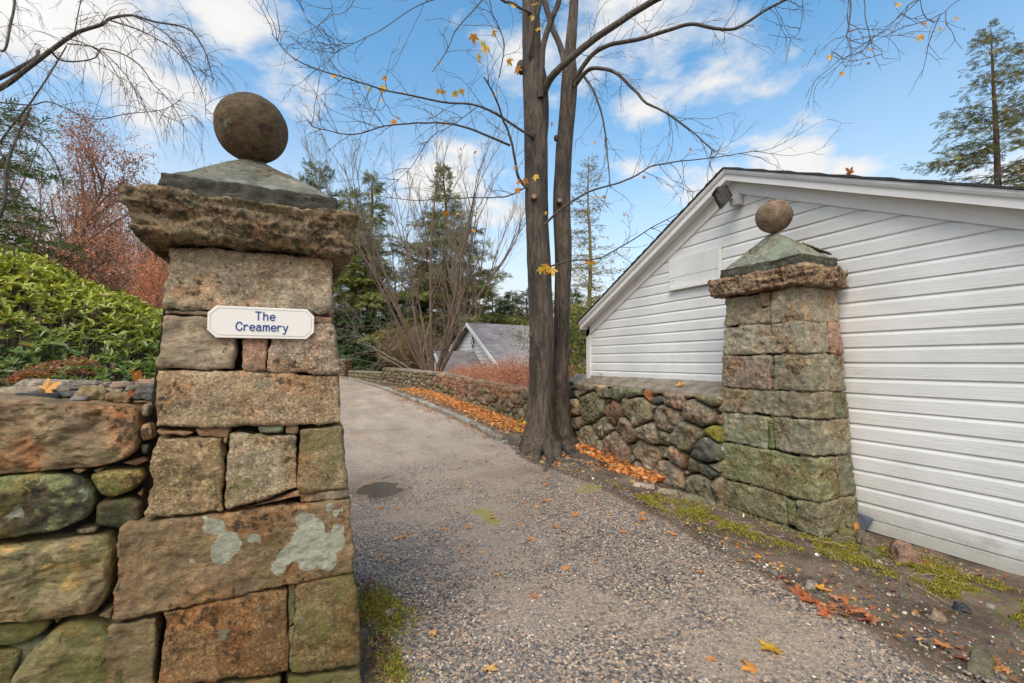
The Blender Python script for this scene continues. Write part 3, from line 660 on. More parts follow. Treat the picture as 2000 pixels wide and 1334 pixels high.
# ---- name board
def sign():
    tl, tr, bl = PL(408, 599), PL(614, 604), PL(409, 660)
    cx = (tl[0]+tr[0])/2; W = tr[0]-tl[0]; H = .148; cz = (PL(510, 601)[2]+PL(510, 662)[2])/2; Y = 2.452
    s = thing('name_board', 'white eight-sided board lettered in blue, screwed to the gate pillar', 'sign', (cx, Y, cz-H/2))
    ch = .034
    def octa(w, h, c, y): return [(cx-w/2+c, y, cz-h/2), (cx+w/2-c, y, cz-h/2), (cx+w/2, y, cz-h/2+c), (cx+w/2, y, cz+h/2-c), (cx+w/2-c, y, cz+h/2), (cx-w/2+c, y, cz+h/2), (cx-w/2, y, cz+h/2-c), (cx-w/2, y, cz-h/2+c)]
    mb = MB(); rings = [octa(W, H, ch, Y+.02), octa(W, H, ch, Y+.003), octa(W-.004, H-.004, ch, Y), octa(W-.020, H-.020, ch-.004, Y), octa(W-.022, H-.022, ch-.004, Y+.0035), octa(W-.027, H-.027, ch-.005, Y+.0035), octa(W-.029, H-.029, ch-.006, Y-.0005)]
    V = np.array(rings).reshape(-1, 3); F = []
    for k in range(len(rings)-1):
        for i in range(8): F.append((k*8+i, k*8+(i+1) % 8, k*8+8+(i+1) % 8, k*8+8+i))
    mb.add(V, F); mb.add(rings[-1], [tuple(range(8))]); mb.add(rings[0], [tuple(range(8))[::-1]]); mb.build('board', M_sign, s)
    e = [(.02, .36), (.5, .36), (.48, .55), (.27, .68), (.06, .55), (0, .33), (.08, .1), (.27, 0), (.48, .09)]
    Lt = {'T': (.64, [[(0, 1), (.64, 1)], [(.32, 1), (.32, 0)]], 0), 'h': (.45, [[(0, 1), (0, 0)], [(0, .42), (.1, .62), (.28, .68), (.43, .5), (.43, 0)]], 1),
          'e': (.5, [e], 1), 'C': (.64, [[(.62, .72), (.52, .94), (.3, 1), (.1, .86), (0, .5), (.1, .14), (.32, 0), (.52, .06), (.63, .28)]], 1),
          'r': (.38, [[(0, .68), (0, 0)], [(0, .4), (.1, .6), (.24, .68), (.38, .6)]], 1),
          'a': (.52, [[(.04, .55), (.2, .68), (.38, .64), (.44, .5), (.44, .12), (.54, 0)], [(.44, .4), (.2, .4), (.02, .28), (.02, .1), (.16, 0), (.34, .04), (.44, .16)]], 1),
          'm': (.66, [[(0, .68), (0, 0)], [(0, .45), (.1, .64), (.22, .68), (.32, .52), (.32, 0)], [(.32, .45), (.42, .64), (.54, .68), (.64, .52), (.64, 0)]], 1),
          'y': (.5, [[(0, .68), (.25, .05)], [(.5, .68), (.22, -.2), (.12, -.34), (.0, -.32)]], 0)}
    mb = MB(); sc = W/207*17.6   # cap height
    def word(w, x, z, adv, slope):
        for ch_ in w:
            wd, st, smooth = Lt[ch_]
            for l in st:
                p = np.array(l, float); p = np.stack([p[:, 0], p[:, 1]], 1)
                if smooth and len(p) > 2: p = spline(p, 28)
                elif len(p) > 2: p = spline(p, 16)
                q = np.stack([x+p[:, 0]*sc, np.full(len(p), Y-.0008), z+p[:, 1]*sc + (x+p[:, 0]*sc-cx)*slope], 1)
                tube(mb, q, .0030, 6)
                for en in (q[0], q[-1]): mb.add(en+IV*.0030, IF)
            x += (wd+adv)*sc
    ux = W/207
    word('The', cx-W/2+88.5*ux, cz+6.2*ux, .27, 0); word('Creamery', cx-W/2+52.5*ux, cz-17.5*ux, .225, 0)
    mb.build('lettering', M_blue, s, smooth=True)
sign()

# ---- left dry-stone wall beside the pillar
WALLY = 2.50
def PW(px, py): return on(px, py, 1, WALLY)
def hull(pts):
    pts = sorted(map(tuple, pts)); 
    def half(ps):
        h = []
        for p in ps:
            while len(h) > 1 and (h[-1][0]-h[-2][0])*(p[1]-h[-2][1])-(h[-1][1]-h[-2][1])*(p[0]-h[-2][0]) <= 0: h.pop()
            h.append(p)
        return h
    a, b = half(pts), half(pts[::-1]); return np.array(a[:-1]+b[:-1])
def pillow(mb, poly, to_world, nrm, bulge, seed, tint, p=9, kprof=3.0, amp=.012, back=.12, gap=.004, nr=None, na=None, moss=0., lichen=None, freq=9, facet=.5, res=.014):
    """fieldstone: convex outline (m,2) on a wall plane, swelling out along nrm"""
    poly = hull(poly); c = poly.mean(0); e = np.roll(poly, -1, 0)-poly; n = np.stack([e[:, 1], -e[:, 0]], 1); n /= np.linalg.norm(n, axis=1, keepdims=True)+1e-12
    h = np.sum(n*(poly-c), 1)-gap; h = np.maximum(h, .005); size = math.sqrt(max(1e-6, .5*abs(np.sum(poly[:, 0]*np.roll(poly[:, 1], -1)-poly[:, 1]*np.roll(poly[:, 0], -1)))))
    if na is None: na = int(np.clip(3.2*size/res, 14, 110))
    if nr is None: nr = int(np.clip(.55*size/res, 4, 34))
    a = np.arange(na)*2*math.pi/na; d = np.stack([np.cos(a), np.sin(a)], 1)
    R = (np.sum(np.maximum(d@n.T, 0)**p/h[None]**p, 1))**(-1/p)
    R = R*(1+.05*fbm(np.stack([np.cos(a)*1.5, np.sin(a)*1.5, a*0+seed], 1), 2, seed))
    rho = np.concatenate([np.sin(np.linspace(0, math.pi/2, nr+1))[1:], [1.0]]); out = bulge*np.maximum(0, 1-rho**kprof)**(1/kprof); out[-1] = -back
    uv = c + (rho[:, None, None]*R[None, :, None]*d[None]).reshape(-1, 2); o = np.repeat(out, na)
    uv = np.vstack([[c], uv]); o = np.concatenate([[bulge], o])
    nv = np.asarray(nrm, float); W = np.array(to_world(uv[:, 0], uv[:, 1])); W = W + (nv if nv.ndim == 2 else nv[None])*o[:, None]
    so = np.array([seed*1.3, seed*.7, seed*2.1]); q = W*freq+so
    st = fbm(W*freq*.8+so+3, 2, seed+3)*2.4; stp = np.floor(st)+sm(.35, .65, st-np.floor(st))
    # a few flat facets
    st2 = fbm(W*freq*2.2+so+5, 3, seed+6)*3; stp2 = np.floor(st2)+sm(.3, .7, st2-np.floor(st2))
    disp = amp*(.45*stp2/3 + fbm(q, 4, seed) + facet*stp/2.4 + .3*ridge(q*1.9, 2, seed+4)) + .0022*fbm(W*45, 2, seed+8) + (.0045 if size > .25 else .002)*ridge(W*19+so, 3, seed+12)
    k = np.concatenate([[1], np.repeat(np.concatenate([np.ones(nr), [0.0]]), na)])
    W = W + (nv if nv.ndim == 2 else nv[None])*(disp*k)[:, None]
    F3 = [(0, 1+i, 1+(i+1) % na) for i in range(na)]
    i = np.arange(nr)[:, None]*na+1; j = np.arange(na)[None]; j2 = (j+1) % na; F4 = np.stack([i+j, i+na+j, i+na+j2, i+j2], 2).reshape(-1, 4)
    b = mb.n; at = dict(tint=(tint(W) if callable(tint) else np.array(tint)), moss=np.full(len(W), float(moss)), lichen=(lichen(W) if lichen else np.zeros(len(W))))
    mb.add(W, F3, **at); mb.F.append(F4+b); mb.M.append(np.zeros(len(F4), int))
lw = thing('dry_stone_wall', 'rough stone wall of large mossy fieldstones running left from the name-board pillar', 'stone wall', (-2.2, 2.75, 0))
def left_wall():
    S = [([(-260, 760), (71, 779), (263, 795), (273, 812), (268, 885), (217, 908), (111, 914), (-260, 950)], (.30, .225, .15), .04, 5, .1, .03, 0),
         ([(-170, 950), (45, 922), (101, 919), (162, 932), (185, 962), (180, 1010), (116, 1040), (-170, 1075)], (.09, .095, .07), .055, 3.2, .2, .022, .42),
         ([(172, 928), (202, 918), (275, 915), (286, 932), (263, 957), (222, 972), (195, 968)], (.26, .21, .09), .035, 2.6, .3, .006, 0),
         ([(186, 982), (253, 970), (278, 982), (276, 1018), (238, 1034), (185, 1026)], (.09, .085, .06), .035, 2.6, .4, .008, .4),
         ([(-300, 1100), (0, 1078), (121, 1048), (212, 1042), (225, 1058), (218, 1165), (192, 1198), (101, 1201), (-300, 1235)], (.28, .23, .14), .05, 3.8, .25, .022, .0),
         ([(186, 1204), (222, 1186), (217, 1213)], (.22, .17, .10), .02, 2.4, .2, .004, 0),
         ([(-200, 1232), (50, 1210), (99, 1206), (96, 1231), (45, 1259), (-200, 1280)], (.17, .16, .08), .035, 3, .5, .008, 0),
         ([(-220, 1292), (0, 1290), (45, 1265), (48, 1266), (20, 1312), (-10, 1420), (-220, 1420)], (.20, .17, .09), .03, 3, .5, .01, 0),
         ([(5, 1345), (66, 1256), (131, 1210), (192, 1212), (268, 1247), (295, 1297), (300, 1400), (250, 1470), (0, 1470)], (.22, .195, .11), .06, 2.8, .5, .014, .1),
         ([(273, 1248), (290, 1229), (309, 1228), (308, 1271), (288, 1281)], (.38, .24, .17), .03, 2.4, 0, .006, .2),
         ([(263, 1222), (283, 1208), (308, 1206), (303, 1222), (272, 1237)], (.10, .10, .06), .02, 2.4, .5, .004, 0),
         ([(228, 1218), (258, 1214), (266, 1225), (240, 1232)], (.12, .1, .08), .015, 2.4, .3, .004, 0),
         ([(273, 788), (292, 791), (290, 814), (276, 816)], (.3, .26, .2), .02, 2.4, 0, .003, 0),
         ([(273, 830), (295, 826), (301, 857), (278, 864), (271, 850)], (.38, .29, .18), .025, 2.4, 0, .004, 0),
         ([(273, 868), (290, 867), (290, 886), (276, 890)], (.11, .12, .08), .02, 2.4, .4, .003, 0),
         ([(232, 905), (280, 893), (290, 902), (262, 912)], (.3, .19, .13), .015, 2.4, 0, .003, 0),
         ([(128, 916), (174, 915), (152, 928)], (.33, .21, .15), .015, 2.4, 0, .003, 0),
         ([(176, 918), (205, 913), (190, 928)], (.2, .17, .1), .015, 2.4, 0, .003, 0),
         ([(265, 965), (280, 950), (279, 978)], (.15, .12, .08), .015, 2.4, 0, .003, 0),
         ([(142, 1036), (180, 1030), (200, 1040), (150, 1046)], (.2, .17, .13), .015, 2.4, .2, .003, 0),
         ([(282, 1290), (300, 1292), (306, 1334), (300, 1344)], (.15, .12, .07), .02, 2.4, .3, .003, 0),
         ([(100, 1205), (128, 1204), (108, 1222)], (.12, .11, .06), .015, 2.4, .4, .003, 0)]
    for i, (q, t, bu, kp, ms, am, li) in enumerate(S):
        pts = [PW(*p) for p in q]; pl = np.array([(w[0], w[2]) for w in pts])
        lf = (lambda W, s=i, a=li: a*sm(.45, .7, .5+.5*fbm(W*14, 5, 40+s)) ) if li else None
        def tf(W, t=np.array(t), i=i):
            a = fbm(W*8+i, 6, 90+i, .65); g = fbm(W*15+i, 6, 95+i, .68); c = np.tile(t, (len(W), 1)); c2 = t*np.array((1.12, .84, .68)) if i in (0, 9) else t*np.array((1.2, 1.05, .7)); c3 = t*np.array((.62, .75, .62)) if i != 1 else np.array((.24, .27, .13))
            c = c+(c2-c)*sm(.05, .25, a)[:, None]; return c+(c3-c)*sm(.03, .2, g)[:, None]*.85
        mb = MB(); pillow(mb, pl, lambda u, v: np.stack([u, np.full(len(u), WALLY+.02), v], 1), (0, -1, 0), bu, 200+i, tf, kprof=kp*1.45, amp=am*1.25, moss=ms, back=.32, p=15, lichen=lf, res=.009, gap=.002)
        mb.build('fieldstone', M_stone, lw, smooth=True)
    # the run of the wall further left, beyond the frame
    mb = MB(); cells = power_cells(-5.2, -1.41, -.05, 1.36, .30, .2, 17)
    for i, c in enumerate(cells): pillow(mb, c, lambda u, v: np.stack([u, np.full(len(u), WALLY+.02), v], 1), (0, -1, 0), .05, 300+i, STC[i % len(STC)], amp=.012, moss=.35, back=.3, res=.04)
    cells = power_cells(-1.41, -.6, -.1, .5, .32, .2, 18)
    for i, c in enumerate(cells): pillow(mb, c, lambda u, v: np.stack([u, np.full(len(u), WALLY+.05), v], 1), (0, -1, 0), .04, 340+i, STC[i % len(STC)], amp=.012, moss=.35, back=.3, res=.03)
    mb.build('fieldstones', M_stone, lw, smooth=True)
    mb = MB(); mb.box((-5.2, WALLY+.09, -.2), (-.58, 3.05, 1.36)); mb.build('core', M_core, lw)
def clip(poly, n, d):
    """keep n.x <= d"""
    out = []
    for i in range(len(poly)):
        a, b = poly[i], poly[(i+1) % len(poly)]; fa, fb = a@n-d, b@n-d
        if fa <= 0: out.append(a)
        if (fa < 0) != (fb < 0) and fa != fb: out.append(a+(b-a)*fa/(fa-fb))
    return out
def cells_of(seeds, wts, box, asp=1.5, rad=1.4, dom=None):
    S = np.array(seeds, float)*np.array([1, asp]); w = np.array(wts, float); res = []
    x0, x1, y0, y1 = box
    for i in range(len(S)):
        poly = [np.array(p, float)*np.array([1, asp]) for p in (dom if dom is not None else [(x0, y0), (x1, y0), (x1, y1), (x0, y1)])]
        order = np.argsort(np.sum((S-S[i])**2, 1))[1:40]
        for j in order:
            n = S[j]-S[i]; d2 = n@n
            if d2 > rad*rad: break
            d = (S[j]@S[j]-S[i]@S[i] + w[i]-w[j])/2
            poly = clip(poly, n, d)
            if len(poly) < 3: break
        res.append(np.array(poly)/np.array([1, asp]) if len(poly) >= 3 else None)
    return res
def power_cells(x0, x1, y0, y1, sx, sy, seed, dom=None, wv=.35):
    r = np.random.default_rng(seed); nx = max(1, int(round((x1-x0)/sx))); ny = max(1, int(round((y1-y0)/sy))); sd = []; w = []
    for j in range(ny):
        off = r.uniform(-.5, .5)
        for i in range(-1, nx+1):
            sd.append((x0+(i+.5+off+r.uniform(-.28, .28))*(x1-x0)/nx, y0+(j+.5+r.uniform(-.24, .24))*(y1-y0)/ny)); w.append(r.uniform(-1, 1)*wv*sx*sx)
    return [c for c in cells_of(sd, w, (x0, x1, y0, y1), 1.3, 2.2*sx*1.6, dom) if c is not None and len(c) > 2 and np.ptp(c[:, 0]) > .05 and np.ptp(c[:, 1]) > .04]
STC = [(.17, .155, .11), (.13, .125, .09), (.20, .165, .12), (.22, .195, .15), (.15, .13, .085), (.19, .14, .105), (.11, .115, .095), (.24, .20, .14), (.14, .15, .10), (.18, .16, .13)]
left_wall()

# loose rubble lying on that wall
def loose_stones():
    L = [((30, 770), .10, .05, .022, (.30, .26, .2), 'pale flat stone at the far left of the rubble on the wall top'),
         ((62, 762), .13, .06, .02, (.28, .25, .2), 'long thin tan slab lying under the brown fern on the wall top'),
         ((66, 776), .085, .045, .016, (.06, .065, .075), 'thin black slate shard sticking out over the large red-brown slab'),
         ((110, 770), .12, .05, .014, (.13, .135, .14), 'grey layered slate plate lying flat behind the black shard'),
         ((135, 757), .10, .05, .012, (.17, .165, .15), 'thin grey slate plate on the middle of the wall top'),
         ((100, 752), .15, .06, .02, (.30, .27, .23), 'broad pale flat stone at the back of the wall top'),
         ((178, 772), .055, .045, .034, (.27, .22, .13), 'rounded tan stone in the middle of the rubble on the wall'),
         ((180, 752), .08, .05, .022, (.20, .185, .16), 'grey-brown flat stone behind the rounded tan stone'),
         ((210, 764), .06, .04, .014, (.33, .28, .22), 'small pale flat stone right of the rounded tan stone'),
         ((152, 779), .03, .03, .010, (.24, .24, .24), 'small grey chip in front of the rounded tan stone'),
         ((230, 776), .05, .045, .028, (.23, .18, .11), 'small brown angular stone between the grey stone and the tan stone'),
         ((222, 752), .08, .04, .015, (.36, .29, .24), 'pinkish flat stone at the back right of the wall top'),
         ((277, 773), .055, .05, .026, (.12, .125, .13), 'dark grey angular stone beside the gate pillar'),
         ((275, 758), .07, .05, .02, (.16, .17, .15), 'dark greenish stone touching the gate pillar'),
         ((292, 747), .07, .05, .015, (.38, .29, .24), 'pale pink flat stone wedged against the gate pillar'),
         ((14, 782), .06, .04, .012, (.3, .28, .23), 'small buff stone on the front edge at the far left of the wall top')]
    for i, ((px, py), a, b, h, t, lab) in enumerate(L):
        y = np.interp(py, [742, 785], [2.95, 2.56]); p = on(px, py, 1, y); z = 1.372+h*.4 if py > 765 else max(p[2], 1.40)
        z = float(np.clip(p[2], 1.36, 1.50)); X = p[0]
        q = np.array([[X-a, y, z-h], [X+a, y, z-h*.9], [X+a*.9, y+.01, z+h*.8], [X-a*.85, y+.01, z+h], [X-a*.8, y+2*b, z-h], [X+a*.85, y+2*b, z-h], [X+a*.7, y+2*b, z+h*.6], [X-a*.7, y+2*b, z+h]])
        mb = MB(); block(mb, q, r=.4*h if h < .02 else .7*h, res=.008, amp=.006, seed=400+i, tint=t, freq=12, wob=1.4)
        o = mb.build('loose_stone', M_stone, None, smooth=True, org=(X, y, z-h)); o.location = (X, y, z-h); tag(o, lab, 'stone', 'loose stones on the wall top')
loose_stones()

# ---- right gate pillar: stands against the white building; long face towards the drive, short face towards the gate
RZ = [(2.28, 0), (1.60, .0), (-.1, 1)]
def RPt(s, t, z):
    """s 0..1 from the drive towards the building, t 0..1 from the near corner away along the drive"""
    f = np.clip((2.28-z)/2.2, -.05, 1.1)
    x0 = 4.05-.06*f; x1 = 4.56; y0 = 2.55-.12*f; y1 = 3.37+.14*f
    return np.array([x0+(x1-x0)*s, y0+(y1-y0)*t, z])
rp = thing('gate_pillar', 'grey-green stone gate pillar topped by a pyramid stone and ball, standing against the white clapboard building', 'gate pillar', (4.3, 2.95, .1), 'stone gate pillars')
def rblock(s0, s1, t0, t1, z0, z1, tint, seed, dz=(0, 0, 0, 0), amp=.012, moss=.2, r=.018, mb=None, tilt=0, **k):
    """corner order: near/drive side first. dz: extra height at (bottom near, bottom far, top near, top far)"""
    c = [RPt(s0, t1, z0+dz[1]), RPt(s0, t0, z0+dz[0]), RPt(s0, t0, z1+dz[2]), RPt(s0, t1, z1+dz[3]), RPt(s1, t1, z0+dz[1]), RPt(s1, t0, z0+dz[0]), RPt(s1, t0, z1+dz[2]), RPt(s1, t1, z1+dz[3])]
    own = mb is None; mb = mb or MB(); block(mb, c, r=r, amp=amp, seed=seed, tint=np.array(tint)*np.array((1.22, 1.18, 1.12)), moss=moss*.75, res=k.pop('res', .014), **k)
    if own: mb.build('stone_block', M_stone, rp, smooth=True)
def right_pillar():
    G1, G2, G3, OL, PK = (.25, .235, .19), (.215, .205, .16), (.165, .17, .125), (.17, .18, .11), (.26, .18, .15)
    n = 500
    R = [(0, .5, .50, 1, 1.965, 2.27, (.23, .21, .165), .1), (0, .5, .40, .53, 2.125, 2.275, (.22, .18, .14), .1), (0, .5, .40, .52, 1.975, 2.12, (.25, .22, .18), .05),
         (0, .96, 0, .385, 1.965, 2.27, (.27, .25, .205), .05),
         (0, .62, 0, 1, 1.665, 1.955, G1, .25), (.64, .98, 0, .6, 1.665, 1.955, PK, .05),
         (0, .5, .40, 1, 1.335, 1.655, (.21, .18, .15), .2), (0, .98, 0, .36, 1.335, 1.655, (.20, .20, .16), .2), (0, .5, .35, .41, 1.345, 1.44, (.2, .16, .1), .4), (0, .5, .355, .405, 1.45, 1.56, (.14, .13, .1), .4),
         (0, .58, 0, 1, 1.09, 1.325, (.20, .19, .15), .3), (.60, .98, 0, .6, 1.09, 1.325, (.12, .13, .09), .4),
         (0, .5, .44, 1, .775, 1.08, (.21, .22, .17), .45), (0, .98, 0, .37, .775, 1.08, (.19, .19, .15), .3), (0, .5, .38, .435, .79, 1.01, (.13, .15, .07), .7), (0, .5, .37, .60, 1.015, 1.08, (.17, .18, .10), .5),
         (0, .55, 0, 1, .40, .765, OL, .42), (.585, .98, 0, .6, .40, .765, (.15, .155, .12), .35), (.555, .585, 0, .3, .60, .76, (.28, .2, .15), 0),
         (0, .5, .27, 1.02, .12, .39, (.15, .15, .095), .4), (0, .5, .19, .265, .15, .36, (.14, .15, .09), .6), (0, .98, 0, .185, .12, .39, (.17, .17, .12), .35)]
    for i, (s0, s1, t0, t1, z0, z1, t, ms) in enumerate(R):
        r2 = np.random.default_rng(i); dz = r2.uniform(-.008, .008, 4)
        rblock(s0, s1, t0, t1, z0, z1, t, n+i, dz=dz, moss=ms, amp=.019 if z1-z0 > .2 else .010, r=.013 if z1-z0 > .12 and t1-t0 > .1 else .01)
    mb = MB(); rblock(-.05, .9, -.12, 1.05, -.12, .11, (.10, .10, .07), n+40, moss=.6, mb=mb, r=.04, amp=.03); mb.build('footing', M_stone, rp, smooth=True)
    mb = MB(); r2 = np.random.default_rng(5)
    for i in range(26):
        z = [1.96, 1.66, 1.33, 1.085, .77, .395][i % 6]; t0 = r2.uniform(0, .9); a = RPt(0, t0, z); b = RPt(0, t0+r2.uniform(.03, .09), z); h = .012
        c = [b+(.012, 0, -h), a+(.012, 0, -h), a+(.012, 0, h), b+(.012, 0, h)]; c = c+[p+np.array([.1, 0, 0]) for p in c]
        block(mb, c, r=.005, amp=.003, res=.01, seed=700+i, tint=STC[i % 10], gap=0)
    mb.build('packing_stones', M_stone, rp, smooth=True)
    mb = MB(); V = [RPt(a, b, z)+np.array([.05*(1-2*a), .05*(1-2*b), 0]) for z in (-.1, 2.26) for a, b in ((0, 0), (1, 0), (1, 1), (0, 1))]
    mb.add(V, [(0, 3, 2, 1), (4, 5, 6, 7), (0, 1, 5, 4), (1, 2, 6, 5), (2, 3, 7, 6), (3, 0, 4, 7)]); mb.build('core', M_core, rp)
    mb = MB(); block(mb, [(3.95, 3.50, 2.28), (3.95, 2.455, 2.28), (3.945, 2.45, 2.46), (3.945, 3.51, 2.46), (4.565, 3.50, 2.28), (4.565, 2.455, 2.28), (4.565, 2.45, 2.46), (4.565, 3.51, 2.46)], r=.022, res=.011, amp=.024, seed=760, tint=(.31, .22, .15), freq=6, moss=.2, rough=1.2, bed=.016)
    mb.build('capstone', M_cap, rp, smooth=True)
    lf = lambda W: 1.1*np.maximum(sm(.13, .05, np.hypot(W[:, 0]-4.10, W[:, 1]-2.80)+.10*fbm(W*18, 4, 5)), sm(.08, .03, np.hypot(W[:, 0]-4.17, W[:, 1]-2.62)+.08*fbm(W*18, 4, 6)))
    mb = MB(); pyr(mb, (4.01, 4.545, 2.53, 3.40), 2.455, 2.56, (4.27, 2.96, 2.88), 770, (.135, .14, .115), lf); mb.build('pyramid_stone', M_dark, rp, smooth=True)
    mb = MB(); ball(mb, (4.255, 2.955, 3.045), .165, 780, (.22, .165, .12)); mb.build('stone_ball', M_dark, rp, smooth=True)
    mb = MB(); block(mb, [(4.40, 2.78, 2.74), (4.42, 2.56, 2.61), (4.42, 2.56, 2.63), (4.40, 2.78, 2.765), (4.53, 2.82, 2.70), (4.54, 2.58, 2.60), (4.54, 2.58, 2.62), (4.53, 2.82, 2.725)], r=.006, res=.01, amp=.006, seed=790, tint=(.1, .09, .075)); mb.build('slate_chip', M_stone, rp, smooth=True)
right_pillar()

# ---- retaining wall between pillar and tree
RA, RB = np.array([4.0, 3.40]), np.array([4.70, 7.45])
def retaining():
    w = thing('retaining_wall', 'chest-high dry fieldstone wall under the white building, between the gate pillar and the big tree', 'stone wall', (4.4, 5.3, .1))
    d = (RB-RA); Lw = np.linalg.norm(d); d /= Lw; nr = np.array([-d[1], d[0]])         # towards the drive
    def uz(px, py):
        r = ray(px, py); M = np.array([[r[0], -d[0]], [r[1], -d[1]]]); t, u = np.linalg.solve(M, RA-CAM[:2]); return u, CAM[2]+t*r[2]
    S = [(200,80,90,50),(200,120,90,35),(195,205,100,80),(335,125,150,130),(470,150,90,120),(555,190,75,100),(655,190,110,125),(805,190,190,95),(935,210,80,110),(990,170,90,60),(1100,165,95,60),(1215,165,140,55),(1345,165,110,100),(1525,210,270,160),(1025,260,95,75),(1195,255,250,125),(215,320,130,150),(400,325,240,230),(565,275,80,45),(615,375,170,190),(710,265,60,60),(850,360,270,220),(1025,340,90,70),(1140,430,290,210),(1430,370,280,200),(1610,350,70,60),(1610,410,70,50),(240,460,100,80),(330,470,90,90),(505,515,260,130),(735,545,190,200),(960,570,250,140),(1100,600,150,130),(1340,610,280,250),(1480,720,240,240),(1565,575,90,130),(370,610,170,190),(515,620,80,50),(640,720,240,260),(490,690,60,70),(790,710,60,110),(930,770,230,220),(1110,780,110,150),(1240,810,200,160),(1390,900,220,120),(1500,940,180,120),(1550,855,80,70),(1390,790,60,45),(800,830,110,50),(870,900,180,80),(1150,970,330,200),(1070,880,70,35),(1450,1060,260,170),(1310,945,60,50),(1485,985,110,60),(1640,1100,200,120),(430,780,100,90),(560,880,130,90),(700,930,130,80),(850,1000,150,90),(980,1080,160,100),(1200,1160,200,120),(300,700,100,90),(600,90,60,22),(760,110,70,22),(880,125,60,22),(560,110,50,25)]
    seeds, wts, ok = [], [], []
    for cx, cy, sw, sh in S:
        px, py = 1080+cx*.2024, 730+cy*.2024; u, z = uz(px, py); sc = u*0+np.linalg.norm(ray(px, py)[:2])*0+1
        u2, _ = uz(px+sw*.1012, py); u1, _ = uz(px-sw*.1012, py); _, z2 = uz(px, py+sh*.1012); _, z1 = uz(px, py-sh*.1012)
        seeds.append((u, z)); wts.append(.36*abs(u2-u1)*abs(z2-z1)*1.6)
    ci = len(seeds)
    # out-of-sight stretch by the tree
    for u in np.arange(3.75, 4.3, .2):
        for z in np.arange(.1, 1.25, .18): seeds.append((u+.05*math.sin(z*40), z)); wts.append(.01)
    cells = cells_of(seeds, wts, (-.02, Lw, -.05, 1.235), 1.65, 1.6)
    r2 = np.random.default_rng(2)
    for i, c in enumerate(cells):
        if c is None or len(c) < 3 or np.ptp(c[:, 0]) < .03 or np.ptp(c[:, 1]) < .025: continue
        size = math.sqrt(np.ptp(c[:, 0])*np.ptp(c[:, 1])); pr = r2.uniform(-.02, .02)
        tint = np.array(STC[r2.integers(len(STC))])*r2.uniform(.95, 1.5); ms = .2+.35*(r2.random() < .35)
        if i == 8: tint = np.array((.42, .15, .055)); ms = -.3
        if i == 14: tint = np.array((.10, .115, .13)); ms = -.2
        if i in (19,): tint = np.array((.16, .10, .065)); ms = 0
        if i in (41,): tint = np.array((.27, .205, .14)); ms = 0
        if i == 35: tint = np.array((.22, .2, .04)); ms = .3
        if i in (0, 1, 2): tint = np.array((.05, .05, .045))
        if i in (3, 23, 24): tint = np.array((.21, .18, .14)); ms = .15
        mb = MB(); tw = lambda u, v: np.stack([RA[0]+d[0]*u+nr[0]*pr, RA[1]+d[1]*u+nr[1]*pr, v], 1)
        pillow(mb, c, tw, (nr[0], nr[1], 0), min(.10, .26*size)+.01, 800+i, tint, p=13, kprof=3.2 if i % 3 else 4.5, amp=.016+.06*min(size, .4), moss=ms-.1, back=.15, gap=.011, freq=6.5, facet=1.2, res=.011,
               lichen=(lambda W, s=i: .5*sm(.62, .78, .5+.5*fbm(W*9, 4, s))))
        mb.build('fieldstone', M_stone, w, smooth=True)
    # core and concrete coping
    mb = MB(); a = RA-nr*.10; b = RB-nr*.10
    V = [(a[0], a[1], -.1), (b[0], b[1], -.1), (4.62+.25, b[1], -.1), (4.62, 6.7, -.1), (4.595, 3.3, -.1)]; V = V+[(x, y, 1.2) for x, y, z in V]
    n = 5; mb.add(V[:], [(0, 1, 6, 5), (1, 2, 7, 6), (2, 3, 8, 7), (3, 4, 9, 8), (4, 0, 5, 9)]); mb.add(V, [(5, 6, 7, 8, 9)]); mb.build('core', M_core, w)
    N = 80; M = 14; mb = MB(); u = np.linspace(0.02, Lw+.05, N); fr = RA[None]+d[None]*u[:, None] + nr[None]*(.0+.03*fbm(np.stack([u*3, u*0, u*0], 1), 4, 8))[:, None]
    bk = np.stack([np.where(u < 3.45, 4.602, 4.602+.25*sm(3.4, 3.6, u)), fr[:, 1]], 1); v = np.linspace(0, 1, M)
    X = fr[None, :, 0]*(1-v[:, None])+bk[None, :, 0]*v[:, None]; Y = np.tile(fr[None, :, 1], (M, 1)); Z = 1.235+.125*v[:, None]**.9 + 0*X
    Wd = np.stack([X.ravel(), Y.ravel(), Z.ravel()], 1); Wd[:, 2] += .008*fbm(Wd*8, 4, 2); F = gfaces(N, M)
    lip = Wd[:N].copy(); lip[:, 2] -= .05+.02*fbm(np.stack([u*5, u*0, u*0], 1), 3, 9); lip2 = lip.copy(); lip2[:, 0] += .2
    Wd = np.vstack([Wd, lip, lip2]); o = M*N; i = np.arange(N-1); F = np.vstack([F, np.stack([o+i, o+i+1, i+1, i], 1), np.stack([o+N+i, o+N+i+1, o+i+1, o+i], 1)])
    mb.add(Wd, F); mb.build('coping', M_conc, w, smooth=True)
retaining()

